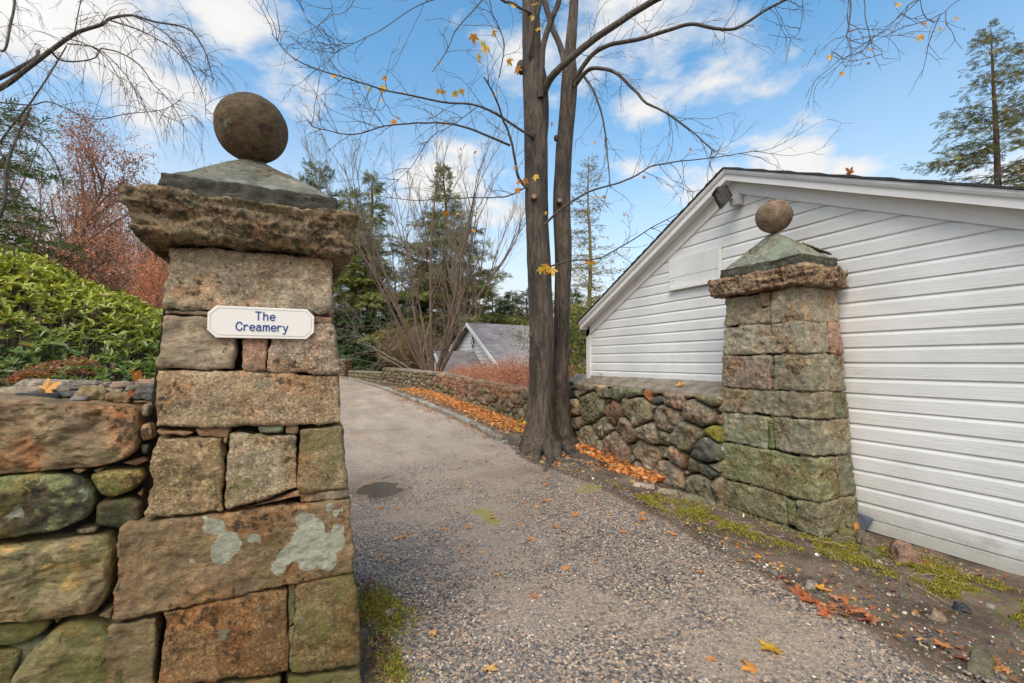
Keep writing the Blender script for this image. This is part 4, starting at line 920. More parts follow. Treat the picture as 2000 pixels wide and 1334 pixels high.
# ---- lower wall beyond the tree
def far_wall():
    w = thing('dry_stone_wall', 'long low dry-stone wall curving away beyond the big tree, russet shrubs hanging over it', 'stone wall', (4.8, 12, .2))
    pl = WALLPTS; seg = np.linalg.norm(np.diff(pl[:, :2], axis=0), axis=1); s = np.concatenate([[0], np.cumsum(seg)]); Lw = s[-1]
    nx, ny = np.gradient(pl[:, 0], s), np.gradient(pl[:, 1], s)
    def tw(u, v):
        x = np.interp(u, s, pl[:, 0]); y = np.interp(u, s, pl[:, 1]); return np.stack([x, y, v + G(x-.12, y)], 1)
    def nr(u): a = np.interp(u, s, nx); b = np.interp(u, s, ny); l = math.hypot(a, b); return (-b/l, a/l, 0)
    r2 = np.random.default_rng(12); mb = MB()
    cells = power_cells(0, Lw, -.03, .80, .27, .17, 31)
    for i, c in enumerate(cells):
        um = c[:, 0].mean(); size = math.sqrt(np.ptp(c[:, 0])*np.ptp(c[:, 1])); t = np.array(STC[r2.integers(10)])*r2.uniform(.85, 1.45)
        pillow(mb, c, tw, nr(um), min(.09, .32*size), 1500+i, t, p=7, kprof=2.4, amp=.02, moss=.15+.3*(r2.random() < .3), back=.1, gap=.005, freq=6, res=.03 if um < 5 else .05)
    mb.build('fieldstones', M_stone, w, smooth=True)
    mb = MB(); N = 60; u = np.linspace(0, Lw, N); f = tw(u, u*0); nn = np.array([nr(x) for x in u]); a = f-nn*.06; b = f-nn*.62
    V = np.vstack([a-[0, 0, .3], a+[0, 0, .76], b+[0, 0, .76], b-[0, 0, .8]]); i = np.arange(N-1); F = np.vstack([np.stack([k*N+i, k*N+i+1, k*N+N+i+1, k*N+N+i], 1) for k in range(3)]); mb.add(V, F); mb.build('core', M_core, w)
    mb = MB(); u = 0
    while u < Lw-.2:
        l = r2.uniform(.3, .6)
        for k in range(2):
            x0 = -.03+k*.30; x1 = x0+.30+r2.uniform(-.04, .04); P0 = lambda uu, o, z: tw(np.array([uu]), np.array([z]))[0]-np.array(nr(uu))*o
            z = .765+r2.uniform(-.015, .02); h = r2.uniform(.035, .06)
            block(mb, [P0(u, x0, z), P0(u+l, x0, z), P0(u+l, x0, z+h), P0(u, x0, z+h), P0(u, x1, z), P0(u+l, x1, z), P0(u+l, x1, z+h), P0(u, x1, z+h)], r=.015, res=.05, amp=.012, seed=int(u*50)+k+2000, tint=np.array((.27, .25, .21))*r2.uniform(.8, 1.25), gap=.004)
        u += l
    mb.build('coping_slabs', M_stone, w, smooth=True)
    # end piers further up the drive
    def lowwall(name, label, A, B, h, th, seed, tint=(.22, .2, .15), slab=True):
        A, B = np.array(A, float), np.array(B, float); d = B-A; L = np.linalg.norm(d); d /= L; n = np.array([d[1], -d[0]])
        if n@(-A) < 0: n = -n
        zb = float(G(A[0], A[1])); w = thing(name, label, 'stone wall', (A[0], A[1], zb)); mb = MB()
        for i, c in enumerate(power_cells(0, L, -.03, h, .26, .17, seed)):
            pillow(mb, c, lambda u, v: np.stack([A[0]+d[0]*u, A[1]+d[1]*u, v+G(A[0]+d[0]*u, A[1]+d[1]*u)], 1), (n[0], n[1], 0), .06, seed*10+i, np.array(tint)*r2.uniform(.7, 1.3), p=7, kprof=2.4, amp=.015, moss=.3, back=.1, res=.05)
        for i, c in enumerate(power_cells(0, th, -.03, h, .26, .17, seed+1)):
            for (O, e, m) in ((A, -n, -d), (B, -n, d)):
                pillow(mb, c, lambda u, v, O=O, e=e: np.stack([O[0]+e[0]*u, O[1]+e[1]*u, v+G(O[0], O[1])+0*u], 1), (m[0], m[1], 0), .05, seed*10+90+i, np.array(tint)*r2.uniform(.7, 1.3), p=7, kprof=2.4, amp=.015, moss=.3, back=.1, res=.06)
        mb.build('fieldstones', M_stone, w, smooth=True)
        mb = MB(); q = [A-n*.05, B-n*.05, B-n*th, A-n*th]; V = [(x, y, zb-.3) for x, y in q]+[(x, y, zb+h-.03) for x, y in q]
        mb.add(V, [(0, 3, 2, 1), (4, 5, 6, 7), (0, 1, 5, 4), (1, 2, 6, 5), (2, 3, 7, 6), (3, 0, 4, 7)]); mb.build('core', M_core, w)
        mb = MB(); q = [A+n*.06-d*.04, B+n*.06+d*.04, B-n*th+d*.04, A-n*th-d*.04]; z0, z1 = zb+h-.02, zb+h+.05
        block(mb, [(*q[0], z0), (*q[1], z0), (*q[1], z1), (*q[0], z1), (*q[3], z0), (*q[2], z0), (*q[2], z1), (*q[3], z1)], r=.02, res=.08, amp=.012, seed=seed, tint=(.27, .26, .2)); mb.build('coping', M_stone, w, smooth=True)
    lowwall('dry_stone_wall', 'knee-high flat-topped stone wall beyond the far end of the long low wall', (3.8, 24.4), (2.75, 29.4), .52, .8, 41)
    lowwall('stone_pier', 'short square stone pier at the far end of the driveway', (2.55, 30.6), (1.2, 31.6), 1.15, .9, 43, (.26, .2, .13))
    bx, by = P(702, 719, 28.6)[:2]; bz = G(3.8, 24.4)+.57
    t = np.linspace(0, 1, 12); prof = [(0, .02), (.13, .02), (.20, .10), (.24, .16), (.27, .18), (.24, .185), (.2, .14), (0, .12)]
    V = []; k = 20
    for r, z in prof:
        for i in range(k): V.append((bx+r*math.cos(i*2*math.pi/k), by+r*math.sin(i*2*math.pi/k), bz+z))
    F = [(a*k+i, a*k+(i+1) % k, a*k+k+(i+1) % k, a*k+k+i) for a in range(len(prof)-1) for i in range(k)]
    o = MB().add(V, F).build('stone_bowl', simple("mossy_bowl", (.16, .14, .05), .9, 20), None, True, org=(bx, by, bz)); o.location = (bx, by, bz); tag(o, 'shallow mossy stone bowl standing on the knee-high flat-topped wall', 'bowl')
far_wall()

# ---- kerb along the drive
def kerb():
    pts = np.array([PG(*p) for p in [(968, 862), (930, 838), (860, 805), (800, 780), (740, 757), (700, 745), (668, 738)]]); pts = spline(pts, 400); s = np.concatenate([[0], np.cumsum(np.linalg.norm(np.diff(pts, axis=0), axis=1))])
    r2 = np.random.default_rng(3); mb = MB(); u = 0; i = 0
    while u < s[-1]-.2:
        l = r2.uniform(.28, .75); a = np.array([np.interp(u, s, pts[:, k]) for k in range(3)]); b = np.array([np.interp(u+l-.012, s, pts[:, k]) for k in range(3)]); d = (b-a)[:2]/np.linalg.norm((b-a)[:2]); n = np.array([d[1], -d[0], 0]); wd = r2.uniform(.13, .18)
        a[2] = G(a[0], a[1]); b[2] = G(b[0], b[1]); z = np.array([0, 0, r2.uniform(.07, .10)]); dn = np.array([0, 0, -.06]); j = n*r2.uniform(-.02, .02)
        block(mb, [a+dn+j, b+dn+j, b+z+j, a+z+j, a+n*wd+dn, b+n*wd+dn, b+n*wd+z, a+n*wd+z], r=.02, res=.03 if u < 8 else .06, amp=.012, seed=3000+i, tint=np.array((.28, .27, .25))*r2.uniform(.75, 1.3), gap=.002); u += l; i += 1
    tag(mb.build('kerb', M_stone, smooth=True), kind='structure')
kerb()

# ------------------------------------------------------------------ white building on the right
HX = 4.60; APY, APZ = 3.66, 3.83; SL, SR = .505, .452       # wall plane, gable apex, slopes
def roofz(y): return np.where(y > APY, APZ-(y-APY)*SL, APZ+(y-APY)*SR)
def building():
    h = thing('outbuilding', 'white clapboard building with a low gable, close beside the right gate pillar', 'outbuilding', (7.5, 3, 0))
    Y0, Y1 = -2.4, 6.70; pitch = .1385; z0 = .348
    # drop-siding boards: profile in (inset, z)
    prof = []; k0 = -1
    for k in range(k0, 27):
        zb = z0+pitch*k
        prof += [(-.016, zb-.0035, 1), (.0, zb+.0006, 0), (.0, zb+.098, 0), (-.0035, zb+.108, 0), (-.014, zb+.128, 0), (-.016, zb+pitch-.0035, 1)]
    prof = [p for p in prof if p[1] < 3.84 and p[1] > .205]; prof = [(0, .10, 0), (0, .196, 0), (-.008, .199, 1), (-.001, .2065, 0)]+prof
    P_ = np.array(prof); n = 160; V = []; u = np.linspace(0, 1, n)
    for ins, z, g in prof:
        ya = max(Y0, APY-(APZ-z)/SR); yb = min(Y1, APY+(APZ-z)/SL); y = ya+u*(yb-ya)
        kk = np.floor((z-z0+.004)/pitch); wob = fbm(np.stack([y*.9, np.full(n, kk*7.3), np.full(n, 3.)], 1), 3, 4)*.004
        zz = z+wob; x = 0*y+HX-ins-(0 if g else .0025*fbm(np.stack([y*3, np.full(n, z*30), y*0], 1), 3, 8))
        V.append(np.stack([x, y, np.minimum(zz, roofz(y)+.002)], 1))
    V = np.concatenate(V); F = gfaces(n, len(prof)); V[:, 0] = HX+(HX-V[:, 0])*0 + (V[:, 0]-HX)*1.0
    mb = MB(); mb.add(V, F[:, ::-1]); mb.build('siding', M_white, h, smooth=False)
    # rest of the walls, roof
    mb = MB(); W2 = 10.5
    mb.add([(HX+.03, Y1, .0), (W2, Y1, .0), (W2, Y1, 2.3), (HX+.03, Y1, 2.3)], [(0, 1, 2, 3)]); mb.add([(HX+.03, Y0, .0), (W2, Y0, .0), (W2, Y0, 1.1), (HX+.03, Y0, 1.1)], [(3, 2, 1, 0)])
    mb.add([(W2, Y0, 0), (W2, Y1, 0), (W2, Y1, 2.3), (W2, APY, APZ), (W2, Y0, 1.1)], [(0, 1, 2, 3, 4)]); mb.add([(HX+.03, Y0, 0), (HX+.03, Y1, 0), (HX+.03, Y1, 2.25), (HX+.03, APY, APZ-.05), (HX+.03, Y0, 1.0)], [(4, 3, 2, 1, 0)])
    mb.build('wall', M_white, h)
    def rake(name, sec, m, ya, yb, sl):
        """sec: (x, n) outline; runs from the apex down one slope"""
        mb = MB(); c = 1/math.sqrt(1+sl*sl); k = len(sec); L = []
        for y in np.linspace(ya, yb, 24):
            for x, nn in sec:
                zz = roofz(np.array([y]))[0]; L.append((x, y, zz+nn/c))
        V = np.array(L); V[:, 2] += .003*fbm(V*1.3, 2, 3); F = [(a*k+i, a*k+(i+1) % k, a*k+k+(i+1) % k, a*k+k+i) for a in range(23) for i in range(k)]
        mb.add(V, F); mb.add(V[:k], [tuple(range(k))]); mb.add(V[-k:], [tuple(range(k))[::-1]]); return mb.build(name, m, h)
    yl, yr = APY+3.06, Y0-.3
    for ya, yb, sl in ((APY, yl, SL), (APY, yr, SR)):
        rake('frieze_board', [(HX-.022, -.235), (HX+.02, -.235), (HX+.02, -.10), (HX-.022, -.10)], M_trim, ya, yb, sl)
        rake('soffit', [(HX-.135, -.102), (HX+.04, -.102), (HX+.04, -.085), (HX-.135, -.085)], M_trim, ya, yb, sl)
        rake('fascia', [(HX-.155, -.115), (HX-.136, -.115), (HX-.136, -.018), (HX-.155, -.018)], M_trim, ya, yb, sl)
        rake('crown_moulding', [(HX-.157, -.05), (HX-.172, -.045), (HX-.185, -.022), (HX-.186, .0), (HX-.12, .0), (HX-.12, -.017), (HX-.157, -.017)], M_white, ya, yb, sl)
    mb = MB(); n = 90; rr = np.random.default_rng(4)
    for ya, yb in ((APY, yl+.04), (APY, yr)):
        y = np.linspace(ya, yb, n); e = HX-.205+.008*rr.random(n); z = roofz(y)+.003; t = .016+.010*(np.arange(n) % 4)/3
        V = np.vstack([np.stack([e, y, z], 1), np.stack([e, y, z+t], 1), np.stack([y*0+10.8, y, z+t], 1), np.stack([y*0+10.8, y, z], 1)]); i = np.arange(n-1)
        F = np.vstack([np.stack([k*n+i, k*n+i+1, k*n+n+i+1, k*n+n+i], 1) for k in range(3)]); mb.add(V, F)
        mb.add([V[n-1], V[2*n-1], V[3*n-1], V[4*n-1]], [(0, 1, 2, 3)])
    mb.build('roof', M_roofdark, h)
    mb = MB(); mb.box((HX-.022, 6.615, 1.30), (HX+.05, 6.72, 2.20)); mb.build('corner_board', M_white, h)
    mb = MB(); V = [(HX-.15, yl-.02, 2.16), (HX-.15, yl-.02, 2.30), (HX+6, yl-.02, 2.30), (HX+6, yl-.02, 2.16)]; V += [(x, y-.03, z) for x, y, z in V]; mb.add(V, [(0, 1, 2, 3), (7, 6, 5, 4), (0, 4, 5, 1), (3, 2, 6, 7), (0, 3, 7, 4)]); mb.build('eave_board', M_trim, h)
    # blind hatch in the gable
    a, b = 3.885, 4.70
    mb = MB()
    for z0_, z1_ in ((2.60, 2.725), (2.730, 2.985)): mb.box((HX-.034, a, z0_), (HX+.01, b, z1_))
    ht = mb.build('hatch', M_white, h); mb = MB(); mb.box((HX-.052, a-.03, 2.55), (HX-.004, a-.001, 3.03)); mb.build('batten', M_trim, ht)
    mb = MB(); mb.box((HX-.058, a, 2.560), (HX+.0, b, 2.598)); mb.build('ledge', M_trim, ht)
    # foot: metal flashing strip and dark joint
    mb = MB(); mb.box((HX-.002, -2.3, .075), (HX+.02, 2.42, .099)); mb.build('joint', M_blackline, h)
    y = np.linspace(-2.3, 2.44, 90); V = np.vstack([np.stack([HX-.006-.01*0*y, y, y*0+.088], 1), np.stack([HX-.055+.012*fbm(np.stack([y*4, y*0, y*0], 1), 3, 4), y, .070+.006*fbm(np.stack([y*5, y*0, y*0], 1), 3, 5)], 1), np.stack([HX-.062+0*y, y, y*0+.0], 1)]); i = np.arange(89)
    F = np.vstack([np.stack([k*90+i, k*90+i+1, k*90+90+i+1, k*90+90+i], 1) for k in range(2)]); mb = MB(); mb.add(V, F); mb.build('flashing', M_flash, h)
    mb = MB(); block(mb, [(4.50, 2.46, .05), (4.50, 2.40, .05), (4.56, 2.32, .23), (4.55, 2.45, .25), (4.53, 2.46, .05), (4.53, 2.40, .05), (4.585, 2.32, .23), (4.575, 2.45, .25)], r=.005, res=.01, amp=.006, seed=5, tint=(.12, .14, .18)); mb.build('metal_offcut', simple("dark_blue_metal", (.09, .105, .14), .45), h, smooth=True)
building()

def floodlight():
    t = thing('floodlight', 'dark bronze floodlight on a grey metal box under the gable peak of the white building', 'floodlight', (HX-.02, 3.63, 3.50))
    bx = np.array([HX-.02, 3.625, 3.50])
    mb = MB(); mb.box((HX-.115, 3.545, 3.40), (HX-.018, 3.645, 3.525)); mb.build('junction_box', M_grey, t)
    mb = MB(); tube(mb, [(HX-.10, 3.62, 3.48), (HX-.15, 3.625, 3.485), (HX-.19, 3.63, 3.50)], .018, 10); V0 = np.array([HX-.16, 3.62, 3.49]); tube(mb, [V0+(0, -.035, 0), V0+(0, .035, 0)], .026, 12); mb.build('swivel', M_grey, t, smooth=True)
    # housing: frustum box, face tipped down towards the drive
    c = np.array([HX-.27, 3.635, 3.475]); f = np.array([-.74, .52, -.42]); f /= np.linalg.norm(f); s = np.array([0.55, .8, 0.0]); s -= f*(s@f); s /= np.linalg.norm(s); u = np.cross(s, f)
    if u[2] < 0: u = -u
    def fr(w, hh, d): return [c+f*d-s*w-u*hh, c+f*d+s*w-u*hh, c+f*d+s*w+u*hh, c+f*d-s*w+u*hh]
    def loft(rs, m, name, cap0=True, cap1=True, par=None):
        mb = MB(); V = np.array(rs).reshape(-1, 3); F = [(k*4+i, k*4+(i+1) % 4, k*4+4+(i+1) % 4, k*4+4+i) for k in range(len(rs)-1) for i in range(4)]; mb.add(V, F)
        if cap0: mb.add(rs[0], [(3, 2, 1, 0)])
        if cap1: mb.add(rs[-1], [(0, 1, 2, 3)])
        return mb.build(name, m, par or t)
    hs = loft([fr(.062, .052, -.095), fr(.085, .072, -.06), fr(.098, .094, -.01), fr(.098, .094, .0)], M_bronze, 'housing')
    loft([fr(.108, .105, .001), fr(.108, .105, .034), fr(.094, .090, .034), fr(.090, .086, .016)], M_bronze, 'frame', True, False)
    loft([fr(.089, .085, .0155), fr(.089, .085, .0175)], M_glass, 'lens')
    mb = MB()
    for i in range(6):
        k = -.09+.014*i; w = .066+.0035*i+.012; V = [c+f*k+s*a*w+u*b for a in (-1, 1) for b in (.045+.004*i, .088+.002*i)]+[c+f*(k+.005)+s*a*w+u*b for a in (-1, 1) for b in (.045+.004*i, .088+.002*i)]
        mb.add(V, [(0, 1, 3, 2), (4, 6, 7, 5), (0, 2, 6, 4), (1, 5, 7, 3), (0, 4, 5, 1), (2, 3, 7, 6)])
    mb.build('cooling_fins', M_bronze, hs)
    mb = MB(); mb.add(c-f*.02+s*.02+u*.105+IV*.012, IF); mb.build('bolt', M_grey, hs, smooth=True); mb = MB(); mb.add(c-f*.02-s*.03+u*.105+IV*.012, IF); mb.build('bolt', M_grey, hs, smooth=True)
floodlight()

# ------------------------------------------------------------------ cottage beyond the wall
def cottage():
    d0 = 25.0; ap = P(921, 634, d0); f2 = F0[:2]; r2 = RT[:2]; ph = math.radians(30)
    rd = np.array([*(r2*math.cos(ph)+f2*math.sin(ph)), 0]); gd = np.array([*(r2*math.sin(ph)-f2*math.cos(ph)), 0]); Z = np.array([0, 0, 1.])
    h = thing('cottage', 'white cottage with steep grey shingled roofs and a diamond window, beyond the long wall', 'house', tuple(ap-Z*ap[2]+rd*3+Z*-.6))
    W = 3.7; DR_ = 2.9; ev = ap-Z*DR_; bot = -1.2
    def q(a, b, z): return ap+rd*a+gd*b+Z*(z-ap[2])
    ez = ap[2]-DR_*.80; Lr = 9
    # walls
    mb = MB(); mb.add([q(0, -W, bot), q(0, W, bot), q(0, W, ez), q(0, 0, ap[2]-.08), q(0, -W, ez)], [(0, 1, 2, 3, 4)]); mb.add([q(0, W, bot), q(Lr, W, bot), q(Lr, W, ez), q(0, W, ez)], [(0, 1, 2, 3)]); mb.add([q(0, -W, bot), q(Lr, -W, bot), q(Lr, -W, ez), q(0, -W, ez)], [(3, 2, 1, 0)]); mb.add([q(Lr, -W, bot), q(Lr, W, bot), q(Lr, W, ez), q(Lr, 0, ap[2]-.08), q(Lr, -W, ez)], [(4, 3, 2, 1, 0)])
    k = 0; z = bot+.18
    wl = mb.build('wall', M_cot, h)
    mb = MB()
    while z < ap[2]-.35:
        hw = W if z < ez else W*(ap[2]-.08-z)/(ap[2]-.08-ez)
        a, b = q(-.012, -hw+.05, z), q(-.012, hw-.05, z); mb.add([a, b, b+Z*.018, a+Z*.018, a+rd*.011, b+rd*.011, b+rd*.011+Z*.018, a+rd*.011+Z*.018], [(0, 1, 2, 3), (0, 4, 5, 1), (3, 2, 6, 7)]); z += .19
    mb.build('clapboard_shade_strips', simple("clapboard_shadow_line", (.42, .43, .42), .8), h)  # raised grey strips; shade under the boards put into their colour
    def slope(o, a0, a1, apz, w, e, name, th=.10, sides=(1, -1), par=h):
        """one roof part per slope with shingles"""
        for s_ in sides:
            r0, r1 = o(a0, 0, apz), o(a1, 0, apz); e0, e1 = o(a0, s_*w, e), o(a1, s_*w, e)
            nn = np.cross(r1-r0, e0-r0); nn /= np.linalg.norm(nn); nn = nn if nn[2] > 0 else -nn
            V = [r0+nn*th, r1+nn*th, e1+nn*th, e0+nn*th, r0, r1, e1, e0]; mb = MB(); mb.add(V, [(0, 1, 2, 3), (4, 7, 6, 5), (0, 3, 7, 4), (1, 5, 6, 2), (3, 2, 6, 7)])
            ob = mb.build(name, M_shingle, par); uv = ob.data.uv_layers.new(name='UVMap'); A = (r1-r0)/np.linalg.norm(r1-r0); B = (e0-r0)/np.linalg.norm(e0-r0); of = offs(par)
            for l in ob.data.loops: p = np.array(ob.data.vertices[l.vertex_index].co)+of-r0; uv.data[l.index].uv = (p@A, p@B)
            # white rake board along the edge
            mb = MB(); m = -(A)*.04
            V = [r0+nn*(th+.01)+m, e0+nn*(th+.01)+m, e0-nn*.06+m, r0-nn*.06+m]; V += [v+A*.035 for v in V]; mb.add(V, [(0, 1, 2, 3), (7, 6, 5, 4), (0, 4, 5, 1), (1, 5, 6, 2), (3, 2, 6, 7), (0, 3, 7, 4)]); mb.build('rake_board', M_cot, ob)
    over = .30; ex = .32
    slope(q, -ex, Lr+ex, ap[2], W+over, ez-(ap[2]-ez)*over/W, 'roof')
    mb = MB(); a, b = q(-ex, W+over, ez-.30), q(Lr+ex, W+over, ez-.30); tube(mb, [a, b], .07, 8); mb.build('gutter', M_cot, h, smooth=True)
    # diamond window in the gable
    def diamond(cy, cz, s_, off, par):
        mb = MB(); c = q(off, cy, cz); dd = [gd*s_*.72, Z*s_*1.25, -gd*s_*.72, -Z*s_*1.25]; V = [c+x*1.22 for x in dd]+[c+x*1.0-rd*.02 for x in dd]; mb.add(V, [(i, (i+1) % 4, 4+(i+1) % 4, 4+i) for i in range(4)]); fr_ = mb.build('window', M_cot, par)
        mb = MB(); mb.add([c+x-rd*.03 for x in dd], [(0, 1, 2, 3)]); mb.build('pane', M_window, fr_)
        mb = MB(); t_ = s_*.07
        for a in (0, 1):
            p0 = (dd[a]+dd[(a+1) % 4])/2+c-rd*.05; p1 = (dd[(a+2) % 4]+dd[(a+3) % 4])/2+c-rd*.05; tube(mb, [p0, p1], t_, 4)
        mb.build('glazing_bar', M_cot, fr_)
    diamond(.28, ap[2]-.98, .30, -.03, h)
    # side windows under the eave
    for a in (1.2, 3.1, 5.2):
        mb = MB(); V = [q(a, W+.02, ez-.95), q(a+.9, W+.02, ez-.95), q(a+.9, W+.02, ez-.25), q(a, W+.02, ez-.25)]; mb.add(V, [(0, 1, 2, 3)]); mb.build('window', M_window, h)
    # small entry wing
    wz = P(886, 687, 23.2)[2]; a0 = -2.1
    def p2(a, b, z): return q(a, b+.35, z)
    ww = 1.35; we = wz-1.1
    mb = MB(); mb.add([p2(a0, -ww, bot), p2(a0, ww, bot), p2(a0, ww, we), p2(a0, 0, wz-.06), p2(a0, -ww, we)], [(0, 1, 2, 3, 4)]); mb.add([p2(a0, ww, bot), p2(-.02, ww, bot), p2(-.02, ww, we), p2(a0, ww, we)], [(0, 1, 2, 3)]); mb.add([p2(a0, -ww, bot), p2(-.02, -ww, bot), p2(-.02, -ww, we), p2(a0, -ww, we)], [(3, 2, 1, 0)])
    wg = mb.build('entry_wing', M_cot, h); slope(p2, a0-.2, -.01, wz, ww+.18, we-.15, 'roof', .07)
    diamond(.35, wz-.72, .17, a0-.03, h)
M_cot = simple("cottage_white_paint", (.88, .88, .86), .6, 3, amp=.05)
cottage()

# ------------------------------------------------------------------ trees
def wander(rg, p, d, length, n, wob, up=0., droop=0.):
    pts = [np.array(p, float)]; d = np.array(d, float); d /= np.linalg.norm(d); st = length/n
    for i in range(n):
        d = d+rg.normal(size=3)*wob+np.array([0, 0, up-droop*(i/n)]); d /= np.linalg.norm(d); pts.append(pts[-1]+d*st)
    return np.array(pts)
def perp(rg, d, ang):
    d = d/np.linalg.norm(d); a = rg.normal(size=3); a -= d*(a@d); a /= np.linalg.norm(a); return d*math.cos(ang)+a*math.sin(ang)
def branch(rg, lines, tips, p, d, L, r, lev, o):
    """o: dict n children per level, ratio, angle, wob, up"""
    n = 7 if lev == 0 else 5
    q = wander(rg, p, d, L, n, o.get('wob', .12), o.get('up', .03), o.get('droop', 0)*(lev > 0))
    lines.append((q, np.maximum(r*(1-np.linspace(0, 1, len(q))*.85), o.get('rmin', .004)*.7), lev))
    if lev >= o['lev']: tips.append((q[-1], q[-1]-q[-2])); tips.append((q[len(q)//2], q[-1]-q[-2])); return
    k = o['n'][min(lev, len(o['n'])-1)]
    for i in range(k):
        t = o.get('start', .25)+(1-o.get('start', .25))*(i+rg.random())/k; f = t*(len(q)-1); j = min(int(f), len(q)-2); b = q[j]+(q[j+1]-q[j])*(f-j)
        dd = perp(rg, q[j+1]-q[j], o['ang']*rg.uniform(.6, 1.3)); dd[2] += o.get('rise', .15)
        branch(rg, lines, tips, b, dd, L*o['ratio']*rg.uniform(.65, 1.2)*(1.15-.5*t), max(r*(.50-.28*t), o.get('rmin', .004)), lev+1, o)
def lines_mesh(lines, name, m, parent, kmax=6, levs=None):
    mb = MB()
    for l in lines:
        if levs is not None and l[2] not in levs: continue
        tube(mb, l[0], l[1], max(3, kmax-l[2]*1) if l[1][0] > .02 else 3)
    return mb.build(name, m, parent, smooth=True) if mb.V else None
LEAF5 = None
def maple_leaf(lobes=5, curl=.25):
    """palmate leaf ~1 unit wide in x/y, stalk at -y"""
    a = []
    for ang, r in [(-140, .30), (-118, .50), (-95, .33), (-62, .78 if lobes == 5 else .6), (-45, .62), (-30, .36), (-22, .60), (0, 1.0), (22, .60), (30, .36), (45, .62), (62, .78 if lobes == 5 else .6), (95, .33), (118, .50), (140, .30), (180, .12)]:
        t = math.radians(ang); a.append((math.sin(t)*r*.62, math.cos(t)*r*.62))
    V = np.array([(0, 0)]+a); z = curl*(V[:, 0]**2*1.2+V[:, 1]**2*.5)+.04*np.cos(np.arange(len(V))*2.6)*(np.arange(len(V)) > 0)
    V = np.column_stack([V, z]); n = len(a); F = [(0, 1+(i+1) % n, 1+i) for i in range(n)]
    s0 = len(V); V = np.vstack([V, [(-.012, -.05, .0), (.012, -.05, .0), (.0, -.62, .05)]]); F.append((s0, s0+1, s0+2))
    return V, np.array(F)
ML1, MLF = maple_leaf(); ML2, _ = maple_leaf(curl=.7); ML3, _ = maple_leaf(curl=-.5)
QUAD = np.array([(0, -.5, 0), (.35, 0, .02), (0, .5, 0), (-.35, 0, .02)]); QF = np.array([(0, 1, 2, 3)])
ELL = np.array([(0, 0, 0), (.25, .13, .03), (.65, .15, .02), (1, 0, -.06), (.65, -.15, .02), (.25, -.13, .03)]); ELF = np.array([(0, 1, 2, 3), (0, 3, 4, 5)])
def pal(cols, n, var=.2, rg=rng):
    c = np.array(cols, float); return c[rg.integers(len(c), size=n)]*rg.uniform(1-var, 1+var, (n, 1))*rg.uniform(.93, 1.07, (n, 3))
def foliage(name, pts, size, cols, parent, m=None, shape=(ELL, ELF), flat=0, down=0, rg=rng, dirs=None, up=None):
    n = len(pts); s = size*rg.uniform(.6, 1.35, n)
    if dirs is None:
        dirs = rg.normal(size=(n, 3)); dirs[:, 2] -= down
    M = frames(dirs, up=up, roll=rg.uniform(-math.pi, math.pi, n) if not flat else rg.normal(size=n)*flat)*s[:, None, None]
    mb = MB(); inst(mb, shape[0], shape[1], pts, M, tint=pal(cols, n, rg=rg)); return mb.build(name, m or M_leaf, parent)
def gz(x, y): return float(G(np.array([x]), np.array([y]))[0])

def bare_tree(name, label, base, h, seed, o, m, leafcols=None, nleaf=0, lsize=.07, r0=.12, stems=1, spread=.15, group=None, cat='tree', lean=(0, 0), leafdown=.3):
    rg = np.random.default_rng(seed); t = thing(name, label, cat, tuple(base), group); lines, tips = [], []
    for i in range(stems):
        a = 2*math.pi*i/stems+rg.uniform(-.4, .4); d = np.array([math.cos(a)*spread+lean[0], math.sin(a)*spread+lean[1], 1.]); d *= 1/np.linalg.norm(d)
        b = np.array(base)+np.array([math.cos(a), math.sin(a), 0])*(.12*(stems > 1))-np.array([0, 0, .1])
        branch(rg, lines, tips, b, d, h*rg.uniform(.85, 1.08), r0*rg.uniform(.75, 1.1), 0, o)
    lines_mesh(lines, 'trunk', m, t, 8, (0,)); lines_mesh(lines, 'crown', m, t, 6, (1, 2)) ; lines_mesh(lines, 'crown', o.get('twig', m), t, 5, (3, 4, 5))
    if nleaf:
        T = np.array([x[0] for x in tips]); k = rg.integers(len(T), size=nleaf); p = T[k]+rg.normal(size=(nleaf, 3))*o.get('lsp', .12)
        foliage('foliage', p, lsize, leafcols, t, rg=rg, down=leafdown)
    return t

